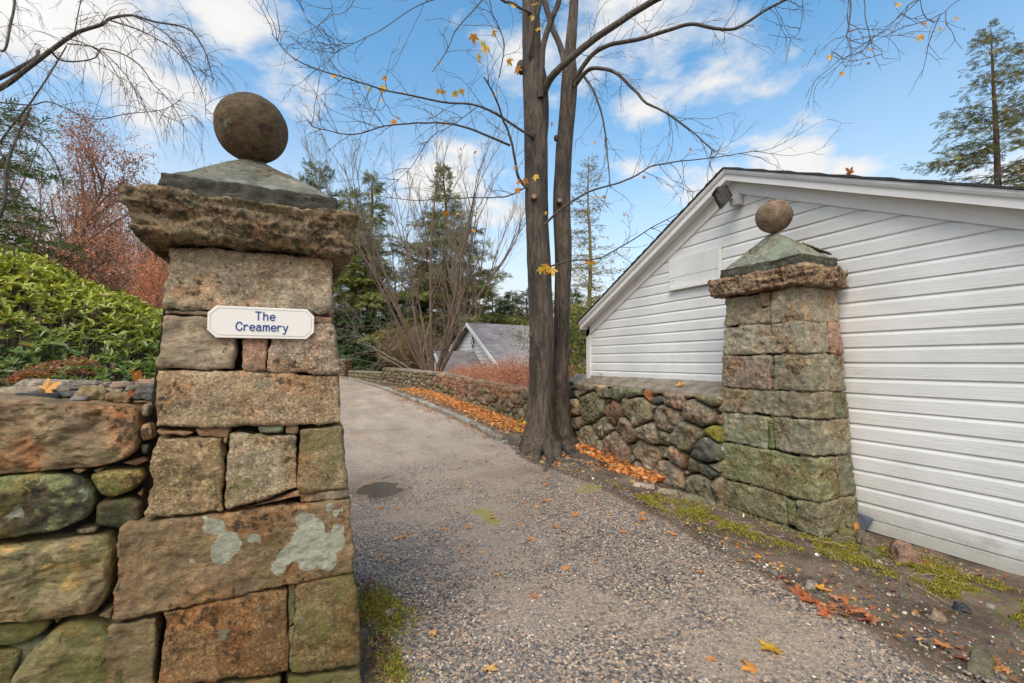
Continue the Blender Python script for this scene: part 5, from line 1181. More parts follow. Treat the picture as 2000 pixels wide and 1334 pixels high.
def conifer(name, label, base, h, seed, rad, z0f=.12, n_lim=90, cols=((.035, .06, .022), (.05, .08, .025), (.03, .045, .02)), clump=.17, dens=1.0, droop=.35, tr=.16, group=None, side=None, openness=.0, shape=.8, trunkm=None, needles=18000, lean=0):
    rg = np.random.default_rng(seed); t = thing(name, label, 'tree', tuple(base), group); b = np.array(base, float)
    z = np.linspace(-.2, h, 24); wx = .02*h*fbm(np.stack([z*.3, z*0+seed, z*0], 1), 2, seed)+lean*z; pts = np.stack([b[0]+wx, b[1]+wx*.5, b[2]+z], 1)
    mb = MB(); tube(mb, pts, tr*(1-np.clip(z/h, 0, 1))**.8+.012, 10); mb.build('trunk', trunkm or M_pinebark, t, smooth=True)
    mb = MB(); NP, ND, NS = [], [], []
    for i in range(n_lim):
        f = z0f+(1-z0f)*(i+rg.random())/n_lim; zz = f*h; L = rad*(1-f)**shape*rg.uniform(.55, 1.15)+.15
        a = rg.uniform(0, 2*math.pi)
        if rg.random() < openness: continue
        p0 = np.array([np.interp(zz, z, pts[:, 0]), np.interp(zz, z, pts[:, 1]), b[2]+zz]); d = np.array([math.cos(a), math.sin(a), rg.uniform(.05, .35)*(1 if droop > 0 else 2)])
        q = wander(rg, p0, d, L, 8, .09, 0, droop*.32); tube(mb, q, np.linspace(.035*(1-f)+.008, .004, 9), 3)
        # side sprays
        ns = max(4, int(L/.14))
        for s in np.linspace(.04, 1, ns):
            f2 = s*8; j = min(int(f2), 7); c = q[j]+(q[j+1]-q[j])*(f2-j); dd = (q[j+1]-q[j]); dd /= np.linalg.norm(dd); la = np.cross(dd, [0, 0, 1]); la /= np.linalg.norm(la)+1e-6
            for sg in (-1, 1):
                sl = (.42*L*(1-s)**.7+.16)*rg.uniform(.5, 1.1); dv = dd*.75+la*sg*rg.uniform(.6, 1.0)+np.array([0, 0, -.12*droop-.05]); m = max(2, int(sl/(clump*.55)))
                tt = (np.arange(m)+rg.random(m))/m; NP.append(c+tt[:, None]*sl*dv+rg.normal(size=(m, 3))*.03-np.array([0, 0, 1])*(tt**2*sl*.25*max(droop, 0))[:, None]); ND.append(np.tile(dv, (m, 1))+rg.normal(size=(m, 3))*.35)
    mb.build('crown', trunkm or M_pinebark, t, smooth=True)
    NP = np.concatenate(NP); ND = np.concatenate(ND)
    if len(NP) > needles: k = rg.permutation(len(NP))[:needles]; NP, ND = NP[k], ND[k]
    n = len(NP); s = 1.3*clump*rg.uniform(.6, 1.4, n)*dens; M = frames(ND, roll=rg.normal(size=n)*.5)*s[:, None, None]; M[:, :, 1] *= .75
    # lighter and darker clumps, varied by noise
    g = .5+.5*fbm(NP*1.3, 2, seed); col = pal(cols, n, .3, rg)*(1.25+.8*g)[:, None]
    mb = MB(); inst(mb, SPR, SPF, NP, M, tint=col); mb.build('foliage', M_needle, t)
    return t
# a needle spray: central sliver with side slivers
def _spr():
    V, F = [], []
    for a, l, o in ((0, 1, 0), (.7, .55, .15), (-.7, .55, .15), (.6, .5, .45), (-.6, .5, .45), (.5, .35, .7), (-.5, .35, .7)):
        c, s = math.cos(a), math.sin(a); w = .05; p = np.array([(0, 0), (.5*l, w), (l, 0), (.5*l, -w)]); b = len(V)
        for x, y in p: V.append((o+x*c-y*s, x*s+y*c, -.06*(o+x)**2))
        F.append((b, b+1, b+2, b+3))
    return np.array(V), np.array(F)
SPR, SPF = _spr()

# ---- the big twin-stemmed maple
def maple():
    D = 8.0; bx, by, bz = PG(1068, 874); D = float((np.array([bx, by, bz])-CAM)@FW)
    t = thing('maple_tree', 'tall twin-stemmed maple with grey ridged bark, nearly bare, at the edge of the drive', 'tree', (bx, by, bz))
    def stem(pts, depth, k=40, n=120, seed=1, grow=0, name='trunk', m=M_bark, amp=.018, flare=None):
        pp = spline(np.array([(x, y, r) for x, y, r in pts], float), n); dd = depth if np.ndim(depth) else np.full(n, depth)
        c = np.array([P(x, y, d_) for (x, y, r), d_ in zip(pp, np.broadcast_to(dd, (n,)))]); rad = .88*pp[:, 2]*np.broadcast_to(dd, (n,))/FPX
        tt = np.gradient(c, axis=0); tt /= np.linalg.norm(tt, axis=1, keepdims=True); b_ = np.cross(np.tile([0, 1., 0], (n, 1)), tt); b_ /= np.linalg.norm(b_, axis=1, keepdims=True); c_ = np.cross(tt, b_)
        a = np.arange(k)*2*math.pi/k; W = c[:, None]+rad[:, None, None]*(np.cos(a)[None, :, None]*b_[:, None]+np.sin(a)[None, :, None]*c_[:, None]); nrm = (W-c[:, None])/rad[:, None, None]
        Wf = W.reshape(-1, 3); nf = nrm.reshape(-1, 3); ss = np.repeat(np.linspace(0, 1, n), k); aa = np.tile(a, n)
        h = Wf[:, 2]-bz
        ridges = ridge(np.stack([np.cos(aa)*3.2*rad.mean()*8, np.sin(aa)*3.2*rad.mean()*8, h*1.1], 1), 3, seed)
        dsp = amp*(.5*ridges+.7*fbm(Wf*2.4, 3, seed+2))*np.clip(rad.repeat(k)/.2, .3, 1)
        if flare is not None: dsp = dsp+flare(h, aa)
        Wf = Wf+nf*dsp[:, None]; i = np.arange(n-1)[:, None]*k; j = np.arange(k)[None]; j2 = (j+1) % k; F = np.stack([i+j, i+j2, i+k+j2, i+k+j], 2).reshape(-1, 4)
        mb = MB(); mb.add(Wf, F); return mb, c, rad
    fl = lambda h, a: .17*sm(.55, -.05, h)**2*(.55+.75*np.abs(np.cos(a*1.5+.6))**3)+.05*sm(1.2, 0, h)
    mb1, c1, r1 = stem([(1058, 905, 34), (1056, 870, 30), (1055, 830, 27.5), (1056, 760, 25.5), (1057, 680, 25.5), (1056, 600, 26), (1052, 500, 26), (1048, 400, 25), (1047, 300, 26), (1047, 220, 27), (1045, 165, 27), (1040, 110, 21), (1038, 50, 19.5), (1037, 0, 19), (1034, -150, 17), (1030, -400, 12), (1040, -700, 5)], D, seed=3, flare=fl)
    o1 = mb1.build('trunk', M_bark, t, smooth=True)
    mb2, c2, r2 = stem([(1098, 905, 26), (1097, 870, 21), (1096, 820, 18.5), (1095, 720, 17), (1097, 620, 17), (1100, 500, 18.5), (1097, 400, 19), (1101, 300, 17.5), (1107, 230, 17.5), (1112, 160, 18), (1113, 110, 13), (1117, 60, 11), (1121, 0, 9.5), (1124, -120, 8), (1140, -400, 5)], D+.28, seed=8, flare=lambda h, a: .15*sm(.5, -.05, h)**2*(.5+.8*np.abs(np.sin(a*1.5))**3)+.03*sm(1.1, 0, h))
    mb2.build('trunk', M_bark, t, smooth=True)
    lines = []
    def br(pts, r0, r1, d0=D, dz=0.0, name=True, k=9, jit=.03):
        """pts in photo pixels, radii in pixels, dz: how far it comes towards (-) or away (+) by its end"""
        n = max(16, len(pts)*8); pp = spline(np.array(pts, float), n); u = np.linspace(0, 1, n); c = np.array([P(x, y, d0+dz*w) for (x, y), w in zip(pp, u)])
        c += (fbm(np.stack([u*14, u*0+r0, u*0+pts[0][0]], 1), 2, 5)*jit*np.sin(u*math.pi))[:, None]*np.array([.5, .2, 1]); r = .74*(r0+(r1-r0)*u**.7)*d0/FPX; r = r*(1+.06*fbm(np.stack([u*40, u*0, u*0], 1), 2, 9)); lines.append((c, r)); return c, r
    B = []; d0s = []
    def limb(*a, **k):
        c, r = br(*a, **k); mb = MB(); tube(mb, c, r, 12); mb.build('limb', M_bark2, t, smooth=True); B.append((c, r)); d0s.append(k.get('d0', a[3] if len(a) > 3 else D))
    limb([(1056, 190), (1057, 150), (1062, 85), (1078, 36), (1092, 0), (1100, -60)], 9, 6.5, D-.22, -.3)
    limb([(1034, 110), (1038, 82), (1046, 42), (1056, 0), (1062, -50)], 5.5, 4.5, D-.2, -.3)
    limb([(1060, 185), (1072, 158), (1090, 137), (1127, 103), (1167, 72), (1212, 41), (1262, 10), (1310, -15), (1400, -60)], 11, 6, D-.15, -1.2)
    limb([(1104, 130), (1097, 100), (1079, 54), (1066, 14), (1060, -20), (1050, -80)], 9, 7, D+.3, .5)
    limb([(1122, 165), (1131, 142), (1158, 106), (1194, 87), (1250, 77), (1300, 60), (1350, 47), (1400, 55), (1440, 54), (1500, 17), (1545, -5), (1600, -30)], 7.5, 2, D+.2, -1.5)
    limb([(1122, 168), (1140, 145), (1160, 134), (1200, 142), (1235, 170), (1262, 200), (1300, 220), (1350, 255), (1395, 297)], 7, 1.2, D+.15, -1.3)
    limb([(1128, 155), (1142, 151), (1165, 190), (1180, 250), (1187, 310), (1192, 368)], 4, 1.3, D+.1, -.6)
    limb([(1062, 440), (1100, 405), (1150, 375), (1215, 355), (1275, 325), (1325, 315), (1400, 307), (1478, 294)], 3.6, .8, D-.25, -1.0)
    limb([(1075, 520), (1115, 509), (1165, 505), (1225, 475), (1280, 440), (1345, 407)], 2.8, .8, D-.2, -1.2)
    limb([(1035, 372), (1012, 345), (1000, 280), (980, 225), (965, 185), (945, 150)], 4.6, 1.5, D-.1, -.8)
    limb([(1042, 268), (1030, 262), (980, 230), (935, 206), (875, 200), (810, 187), (740, 172), (675, 152), (610, 132), (565, 107), (530, 65)], 4.0, .7, D-.2, -1.8)
    limb([(996, 284), (940, 260), (885, 242), (825, 240), (750, 247), (685, 262), (615, 248), (600, 232)], 3.3, .7, D-.3, -1.6)
    limb([(1026, 366), (990, 383), (930, 386), (870, 387), (820, 392), (740, 383)], 2.3, .6, D-.2, -1.0)
    limb([(935, 206), (890, 240), (840, 270), (800, 330), (740, 380)], 1.3, .5, D-.9, -.6); limb([(740, 172), (760, 215), (790, 240)], 1.3, .6, D-1.2, -.1)
    limb([(1045, 30), (1000, 8), (960, -8), (900, -30)], 4, 2, D-.1, -.8)
    limb([(975, 150), (985, 90), (975, 55), (960, 20), (955, -20)], 1.6, 1.2, D-.8, -.3)
    limb([(845, 140), (872, 100), (890, 60), (925, 20), (950, -10)], 1.0, 1.8, D-1.6, .3)
    # limbs that leave the picture at the top and hang back into it
    limb([(1400, -60), (1560, -70), (1640, -30), (1660, 0), (1659, 40), (1653, 72)], 3.2, 1.2, D-1.2, -1.6)
    limb([(1653, 72), (1668, 82), (1700, 86), (1720, 95), (1726, 113), (1752, 115)], 1.0, .45, D-2.8, 0); limb([(1653, 72), (1660, 95), (1655, 125), (1622, 172)], .9, .4, D-2.8, 0); limb([(1653, 72), (1630, 98), (1620, 125), (1604, 136)], .9, .4, D-2.8, 0)
    limb([(1600, -40), (1680, -12), (1690, 35), (1698, 72), (1690, 95), (1665, 112)], 1.5, .5, D-2.7, -.1); limb([(1620, -40), (1790, -10), (1775, 10), (1740, 48), (1720, 66), (1698, 72)], 1.4, .5, D-2.6, -.2); limb([(1640, -45), (1870, -18), (1855, 12), (1822, 48), (1812, 80)], 1.5, .5, D-2.6, -.3)
    limb([(1560, -50), (1568, 10), (1566, 40), (1552, 72), (1500, 68)], 1.2, .5, D-2.5, 0); limb([(900, -40), (720, -60), (652, -20), (650, 20), (655, 60)], 1.5, .5, D-1.2, -.8); limb([(940, -20), (830, 5), (740, 60), (680, 90), (650, 105)], 1.5, .5, D-1, -.8)
    # twigs
    rg = np.random.default_rng(21); tw = []; tips = []
    for bi, (c, r) in enumerate(B):
        L = np.linalg.norm(np.diff(c, axis=0), axis=1).sum(); thick = r.mean() > .04
        n = int(L*(3.0 if thick else 6.0)*(.42 if c[-1, 2] > 4.4 and d0s[bi] < D-1 else 1))
        for i in range(n):
            u = .15+.85*rg.random(); f = u*(len(c)-1); j = min(int(f), len(c)-2); p = c[j]; d = c[j+1]-c[j]; d /= np.linalg.norm(d)
            dd = perp(rg, d, rg.uniform(.6, 1.2)); dd[2] += (.45 if bi < 8 else .15)*rg.uniform(-1, 1)-(.35 if bi in (5, 6, 7, 8) else 0); dd += RT*(.2 if bi in (5, 6, 7, 8, 4) else -.1)
            l1 = rg.uniform(.25, .95)*(1 if not thick else .9); q = wander(rg, p, dd, l1, 7, .16, 0, .02); tw.append((q, np.linspace(.0055, .0022, 8), 0))
            for kk in range(rg.integers(2, 5)):
                jj = rg.integers(2, 8); e = perp(rg, q[jj]-q[jj-1], rg.uniform(.4, .9)); q2 = wander(rg, q[jj], e, l1*rg.uniform(.25, .6), 5, .18); tw.append((q2, np.linspace(.0032, .0016, 6), 0)); tips.append(q2[-1])
                if rg.random() < .5: e = perp(rg, q2[3]-q2[2], .6); tw.append((wander(rg, q2[3], e, l1*.2, 3, .15), np.linspace(.0024, .0014, 4), 0))
            tips.append(q[-1])
    lines_mesh(tw, 'crown', simple("maple_twig", (.13, .10, .085), .8), t)
    # burrs, cut stubs with pale faces
    for (px, py, r, dd) in [(1018, 132, 13, 0), (1040, 262, 8, -.2), (1036, 655, 5, -.2), (1086, 270, 6, .1)]:
        mb = MB(); c = P(px, py, D+dd); d_ = IV; mb.add(c+IV*(r*D/FPX)*np.array([.9, .9, 1.35])*(1+.15*rg.random((12, 1))), IF); ob = mb.build('burr', M_bark, t, smooth=True); ob.modifiers.new('s', 'SUBSURF').render_levels = 2
    for px, py, r in ((1043, 383, 5.2), (1093, 391, 4.4)):
        mb = MB(); c = P(px, py, D-.30 if px < 1060 else D+.02); tube(mb, [c-FW*.0, c+F0*.12], [r*D/FPX, r*D/FPX*1.25], 12); a = np.arange(12)*math.pi/6; mb.build('cut_stub', M_bark2, t, smooth=True)
        mb = MB(); mb.add(np.vstack([[c-F0*.002], [c-F0*.001+(RT*math.cos(x)+np.array([0, 0, 1])*math.sin(x))*r*D/FPX*.9 for x in a]]), [(0, i+1, (i+1) % 12+1) for i in range(12)]); mb.build('cut_face', simple("cut_wood", (.28, .20, .13), .8, 20), t)
    # roots
    mb = MB()
    def root(pts, r0, r1):
        q = []
        for px, py, h in pts: g = PG(px, py); q.append((g[0], g[1], g[2]+h*.8-.035))
        q = spline(np.array(q), 44); u = np.linspace(0, 1, 44); q[:, 2] += .02*fbm(np.stack([u*6, u*0+r0*90+pts[0][0], u*0], 1), 2, 3); rr = (r0*1.25+(r1-r0*1.25)*u**.6)*(1+.25*fbm(np.stack([u*7, u*0+r0*50, u*0], 1), 3, 3))
        m2 = MB(); tube(m2, q, rr, 18); V = m2.V[0]; V = V+.022*fbm(V*9, 4, 6)[:, None]*np.array([1, 1, .8]); mb.add(V, m2.F[0])
    root([(1050, 862, .22), (1040, 872, .08), (1020, 872, .02), (1000, 868, -.01), (975, 862, -.04)], .10, .03)
    root([(1045, 870, .20), (1030, 885, .05), (1012, 888, .02), (990, 880, -.03)], .08, .03); root([(1055, 875, .2), (1048, 900, .04), (1045, 915, -.03)], .08, .04)
    root([(1065, 872, .2), (1075, 900, .05), (1068, 912, .02), (1060, 925, -.03)], .09, .03); root([(1095, 868, .2), (1120, 888, .05), (1145, 898, .05), (1185, 910, .02), (1215, 925, -.04)], .10, .045)
    root([(1088, 880, .15), (1092, 900, .06), (1130, 905, .03), (1165, 925, -.03)], .07, .03); root([(1105, 860, .3), (1125, 872, .10), (1150, 885, .0)], .10, .04); root([(1062, 930, .012), (1035, 936, .01), (1015, 938, -.01)], .012, .006)
    root([(1050, 868, .25), (1030, 852, .06), (1010, 856, -.02)], .09, .03)
    mb.build('roots', M_bark, t, smooth=True)
    # last leaves on the twigs
    LV = [(925, 70, 20), (950, 92, 20), (933, 110, 18), (945, 84, 18), (964, 62, 14), (993, 118, 16), (1010, 133, 18), (1003, 12, 14), (1042, 10, 15), (1040, 33, 12), (1052, 55, 12), (652, 146, 14), (719, 171, 14), (748, 170, 18), (752, 150, 13), (786, 180, 11), (745, 196, 10), (855, 176, 14), (866, 178, 10), (888, 180, 14), (901, 176, 13), (889, 186, 12), (970, 180, 12), (982, 215, 10), (866, 240, 10), (770, 236, 14), (778, 229, 9), (1012, 355, 14), (1009, 370, 16), (1047, 343, 14), (1026, 351, 14), (1006, 326, 10), (1078, 526, 20), (1062, 529, 18), (1068, 520, 18), (1056, 524, 16), (1155, 512, 16), (1147, 510, 12), (1162, 514, 12), (871, 415, 16), (895, 417, 8), (1163, 384, 10), (1180, 383, 10), (1065, 415, 8), (1077, 240, 10), (928, 46, 8), (928, 296, 7), (858, 120, 8), (900, 290, 6), (925, 450, 7), (1257, 345, 8), (1219, 418, 8), (1188, 464, 8), (1161, 278, 7), (1311, 292, 6), (1348, 290, 7), (1620, 110, 13), (1645, 142, 13), (1803, 45, 12), (1810, 55, 10), (1800, 70, 16), (1835, 55, 10), (1868, 34, 10), (1756, 8, 13), (1700, 95, 8), (1665, 58, 8), (1780, 66, 8), (1697, 122, 8)]
    rg = np.random.default_rng(5); n = len(LV); pos = np.array([P(x, y, (D-.45 if x < 1500 else D-2.7)+rg.uniform(-.15, .15)) for x, y, s in LV]); sc = np.array([s*(D if x < 1500 else D-2.7)/FPX*1.25 for x, y, s in LV])
    dirs = rg.normal(size=(n, 3))*.5+RT[None]*rg.choice([-1, 1], n)[:, None]; fr = frames(dirs, roll=rg.normal(size=n)*.5); M = np.stack([fr[:, :, 0], -fr[:, :, 2], fr[:, :, 1]], 2)*sc[:, None, None]
    cols = np.array([(.85, .48, .06), (.80, .36, .04), (.62, .26, .04), (.85, .55, .10)]); tt = cols[rg.integers(4, size=n)]; tt[[3, 12, 19, 35]] = (.6, .5, .05)
    mb = MB(); inst(mb, ML2, MLF, pos, M, tint=tt)
    # shrivelled seed leaves on the twig ends
    T = np.array(tips)[rg.permutation(len(tips))[:240]]; M = frames(rg.normal(size=(240, 3)))*(.028*rg.uniform(.6, 1.4, 240))[:, None, None]; inst(mb, ELL, ELF, T, M, tint=np.tile([(.30, .12, .05)], (240, 1)))
    mb.build('foliage', M_leaf, t)
    # young yellow shoot at the foot
    mb = MB(); c = P(1012, 828, D-.5); g = PG(1030, 872); q = spline(np.array([(g[0], g[1], g[2]), c-(0, 0, .1), c]), 8); tube(mb, q, .004, 4); k = 14; pp = c+rg.normal(size=(k, 3))*np.array([.07, .07, .05]); M = frames(rg.normal(size=(k, 3)), roll=rg.random(k)*6)*.075; 
    sp = thing('sapling', 'tiny maple shoot with bright yellow leaves at the foot of the twin-stemmed maple', 'sapling', tuple(g)); mb.build('stem', M_bark2, sp)
    mb = MB(); inst(mb, ML1, MLF, pp, M, tint=pal([(.62, .50, .03), (.7, .42, .03)], k)); mb.build('leaves', M_leaf, sp)
maple()

def xy(px, d): p = P(px, 700, d); return float(p[0]), float(p[1])
def hat(py, d): return 1.6+(706-py)/FPX*d
def cbase(px, d): x, y = xy(px, d); return (x, y, gz(x, y))
# multi-stemmed bare shrub tree behind the long wall
O1 = dict(lev=3, n=[9, 7, 5], ratio=.42, ang=.5, wob=.075, up=.008, start=.30, rise=.5, twig=M_twig_grey, rmin=.006)
b = cbase(846, 21)
bare_tree('bare_tree', 'vase-shaped leafless tree of many slim brown stems rising behind the long wall', b, 10.0, 51, O1, M_brown, r0=.10, stems=10, spread=.42, lean=(-.07, .05))
b = cbase(905, 31); bare_tree('bare_tree', 'thin grey-brown leafless tree just left of the cottage roof', b, 11, 52, O1, M_brown, r0=.08, stems=4, spread=.22)
b = cbase(822, 23.5)
bare_tree('bare_shrub', 'low spreading shrub of pale lichened arching branches left of the vase-shaped tree', b, 5.0, 53, dict(lev=3, n=[7, 5, 4], ratio=.5, ang=.7, wob=.14, up=.0, droop=.05, start=.2, rise=.1, rmin=.005), M_twig_grey, r0=.035, stems=7, spread=.95, cat='shrub', leafcols=[(.45, .22, .06)], nleaf=120, lsize=.06, lean=(-.3, 0))
# conifers
HEM = ((.14, .16, .04), (.09, .11, .03), (.19, .19, .06)); HEM2 = ((.10, .12, .035), (.065, .085, .03), (.13, .14, .05))
b = cbase(722, 34); conifer('hemlock_tree', 'dark green hemlock with a bare lower trunk left of the vase-shaped tree', b, hat(335, 34)-b[2], 61, 4.2, .30, 120, HEM, .34, needles=24000, tr=.42, shape=.75, openness=.22, droop=.3)
b = cbase(692, 35); conifer('hemlock_tree', 'hemlock with a reddish leaning bare trunk close beside the tall gate pillar', b, hat(368, 35)-b[2], 62, 4.2, .30, 110, HEM, .34, needles=20000, tr=.40, shape=.7, openness=.25, lean=-.03)
b = cbase(868, 36); conifer('hemlock_tree', 'tallest hemlock with wide drooping boughs, behind the vase-shaped tree', b, hat(318, 36)-b[2], 63, 9.6, .10, 170, ((.13, .145, .045), (.085, .10, .035), (.18, .175, .06)), .36, needles=42000, tr=.34, shape=1.15, droop=.4, openness=.16)
b = cbase(612, 42); conifer('pine_tree', 'pale blue-green pine showing over the capstone of the name-board pillar', b, hat(318, 42)-b[2], 64, 4.6, .35, 80, ((.13, .16, .09), (.09, .12, .065)), .36, needles=9000, tr=.25, shape=.45, droop=-.4)
b = cbase(1152, 21); conifer('larch_tree', 'slender thinning yellow-green larch right of the maple trunks', b, hat(298, 21)-b[2], 65, 2.6, .18, 85, ((.20, .18, .05), (.14, .13, .04), (.25, .17, .06)), .15, needles=14000, tr=.13, shape=.62, droop=.1, openness=.15, trunkm=bark_mat("larch_bark", (.16, .13, .05), (.30, .26, .12), .2), dens=.85)
b = cbase(1968, 15.0); conifer('hemlock_tree', 'olive-green hemlock with ragged drooping boughs rising over the roof at the far right', (b[0], b[1], 0), hat(30, 15.0), 66, 4.4, .22, 120, ((.15, .15, .045), (.10, .11, .035), (.19, .17, .06)), .20, needles=34000, tr=.16, shape=.85, droop=.35, openness=.08)
b = cbase(738, 33); conifer('young_hemlock', 'low dense dark green hemlock beyond the end of the drive', b, 4.6, 67, 3.4, .02, 90, ((.025, .055, .018), (.04, .085, .022)), .30, needles=12000, tr=.08, shape=.5, droop=.3)
b = cbase(672, 34); conifer('young_hemlock', 'low dark green hemlock behind the name-board pillar edge', b, 5.2, 68, 3.2, .02, 90, ((.03, .06, .02), (.05, .09, .025)), .30, needles=11000, tr=.08, shape=.5, droop=.3)
b = cbase(1118, 14.5); bare_tree('bushy_tree', 'yellow-green leafy tree between the maple and the white building', b, 3.0, 69, dict(lev=3, n=[6, 5, 4], ratio=.5, ang=.7, wob=.12, up=.02, start=.15, rise=.2, lsp=.22), M_brown, [(.22, .25, .03), (.12, .17, .03), (.35, .33, .05)], 7000, .08, r0=.05, stems=4, spread=.3)
b = cbase(1128, 18); conifer('young_hemlock', 'dark green conifer low between the maple and the white building', b, 3.6, 70, 1.9, .03, 80, ((.04, .075, .02), (.07, .11, .03)), .18, needles=7000, tr=.06, shape=.5)
b = cbase(1250, 27); bare_tree('autumn_tree', 'sparse reddish-brown tree above the eave of the white building', b, 6.3, 71, dict(lev=3, n=[8, 6, 4], ratio=.45, ang=.6, wob=.08, up=.04, start=.2, rise=.3, lsp=.2, rmin=.007, twig=M_twig_red), M_brown, [(.38, .20, .10), (.30, .24, .10), (.45, .28, .14)], 2600, .10, r0=.09, stems=3, spread=.3)
# left side
OL = dict(lev=4, n=[8, 5, 4, 3], ratio=.48, ang=.65, wob=.09, up=.03, start=.22, rise=.25, lsp=.12, rmin=.005, twig=M_twig_red)
b = cbase(40, 12.5); bare_tree('oak_tree', 'oak still holding russet leaves, behind the evergreen bank at far left', b, 6.3, 81, dict(OL, lsp=.22), M_brown, [(.42, .20, .10), (.34, .15, .08), (.46, .25, .14)], 7500, .085, r0=.14, stems=1)
b = cbase(140, 16); bare_tree('bare_tree', 'reddish leafless tree beside the russet oak', b, 6.6, 82, OL, M_twig_red, [(.42, .22, .14)], 3500, .065, r0=.10, stems=2, spread=.2)
b = cbase(215, 15); bare_tree('bare_tree', 'reddish-brown leafless tree left of the name-board pillar capstone', b, 5.0, 83, OL, M_twig_red, [(.46, .24, .15)], 4500, .055, r0=.08, stems=3, spread=.35)
for _px, _d, _h, _sd, _l in ((95, 19, 6.5, 181, 'brown leafless tree between the russet oak and the reddish one'), (262, 18, 5.6, 182, 'fine-twigged leafless tree above the rust-orange shrub'), (20, 17, 6.5, 183, 'bare brown tree at the far left edge behind the oak'), (300, 26, 6.4, 184, 'pale-brown leafless tree just left of the capstone edge')):
    b = cbase(_px, _d); bare_tree('bare_tree', _l, b, _h, _sd, dict(OL, n=[9, 6, 4, 3]), M_twig, [(.42, .24, .14)], 2200, .075, r0=.10, stems=2, spread=.22)
b = cbase(330, 21); bare_tree('bare_tree', 'thin leafless tree showing just left of the stone ball', b, 7.2, 84, OL, M_twig_red, [(.30, .14, .09)], 900, .09, r0=.10, stems=2, spread=.2)
b = cbase(420, 24); bare_tree('bare_tree', 'distant leafless tree topping the capstone left of the stone ball', b, 7.6, 85, OL, M_twig_red, [(.40, .16, .09)], 900, .09, r0=.10, stems=2, spread=.25)
b = cbase(268, 12); bare_tree('autumn_shrub', 'rust-orange shrub thick with small leaves beside the name-board pillar', b, 2.3, 86, dict(lev=3, n=[7, 6, 5], ratio=.5, ang=.6, wob=.1, up=.02, start=.1, rise=.2, lsp=.16, twig=M_twig_red), M_twig_red, [(.72, .29, .13), (.60, .22, .10), (.78, .40, .22)], 22000, .05, r0=.03, stems=7, spread=.75, cat='shrub')
for _px, _d, _h, _sd, _l in ((285, 15, 3.9, 191, 'tall rust-red leafy shrub just left of the name-board pillar'), (235, 19, 4.6, 192, 'rust-orange small tree behind the rust-orange shrub'), (165, 20, 4.2, 193, 'russet small tree above the left end of the evergreen bank'), (110, 15, 3.4, 194, 'brown-leaved shrub half hidden behind the evergreen bank'), (345, 19, 3.6, 195, 'rust-red shrub behind the capstone of the name-board pillar')):
    b = cbase(_px, _d); bare_tree('autumn_shrub', _l, b, _h, _sd, dict(lev=3, n=[8, 6, 5], ratio=.48, ang=.6, wob=.1, up=.02, start=.1, rise=.25, lsp=.26, twig=M_twig_red), M_twig_red, [(.60, .26, .14), (.50, .22, .13), (.68, .36, .20), (.42, .24, .16)], 9000, .062, r0=.045, stems=6, spread=.5, cat='shrub')
b = cbase(180, 13); bare_tree('autumn_shrub', 'brownish-red twiggy shrub behind the evergreen bank', b, 2.1, 87, dict(lev=3, n=[7, 6, 5], ratio=.5, ang=.6, wob=.1, up=.02, start=.1, rise=.2, lsp=.16, twig=M_twig_red), M_twig_red, [(.45, .18, .09), (.34, .14, .08)], 7000, .04, r0=.03, stems=7, spread=.8, cat='shrub')
b = cbase(70, 9); bare_tree('evergreen_shrub', 'dark tangled shrub with brown and green leaves at far left', b, 1.9, 88, dict(lev=3, n=[7, 6, 5], ratio=.55, ang=.7, wob=.12, up=.02, start=.1, rise=.1, lsp=.16), M_brown, [(.05, .065, .02), (.12, .07, .035), (.08, .09, .03)], 7000, .05, r0=.03, stems=7, spread=.7, cat='shrub')
b = cbase(-60, 7.5); conifer('pine_tree', 'green long-needled pine entering at the left edge of the view', b, 4.0, 89, 1.25, .1, 60, ((.07, .10, .03), (.10, .13, .04)), .20, needles=9000, tr=.09, shape=.4, droop=.3)

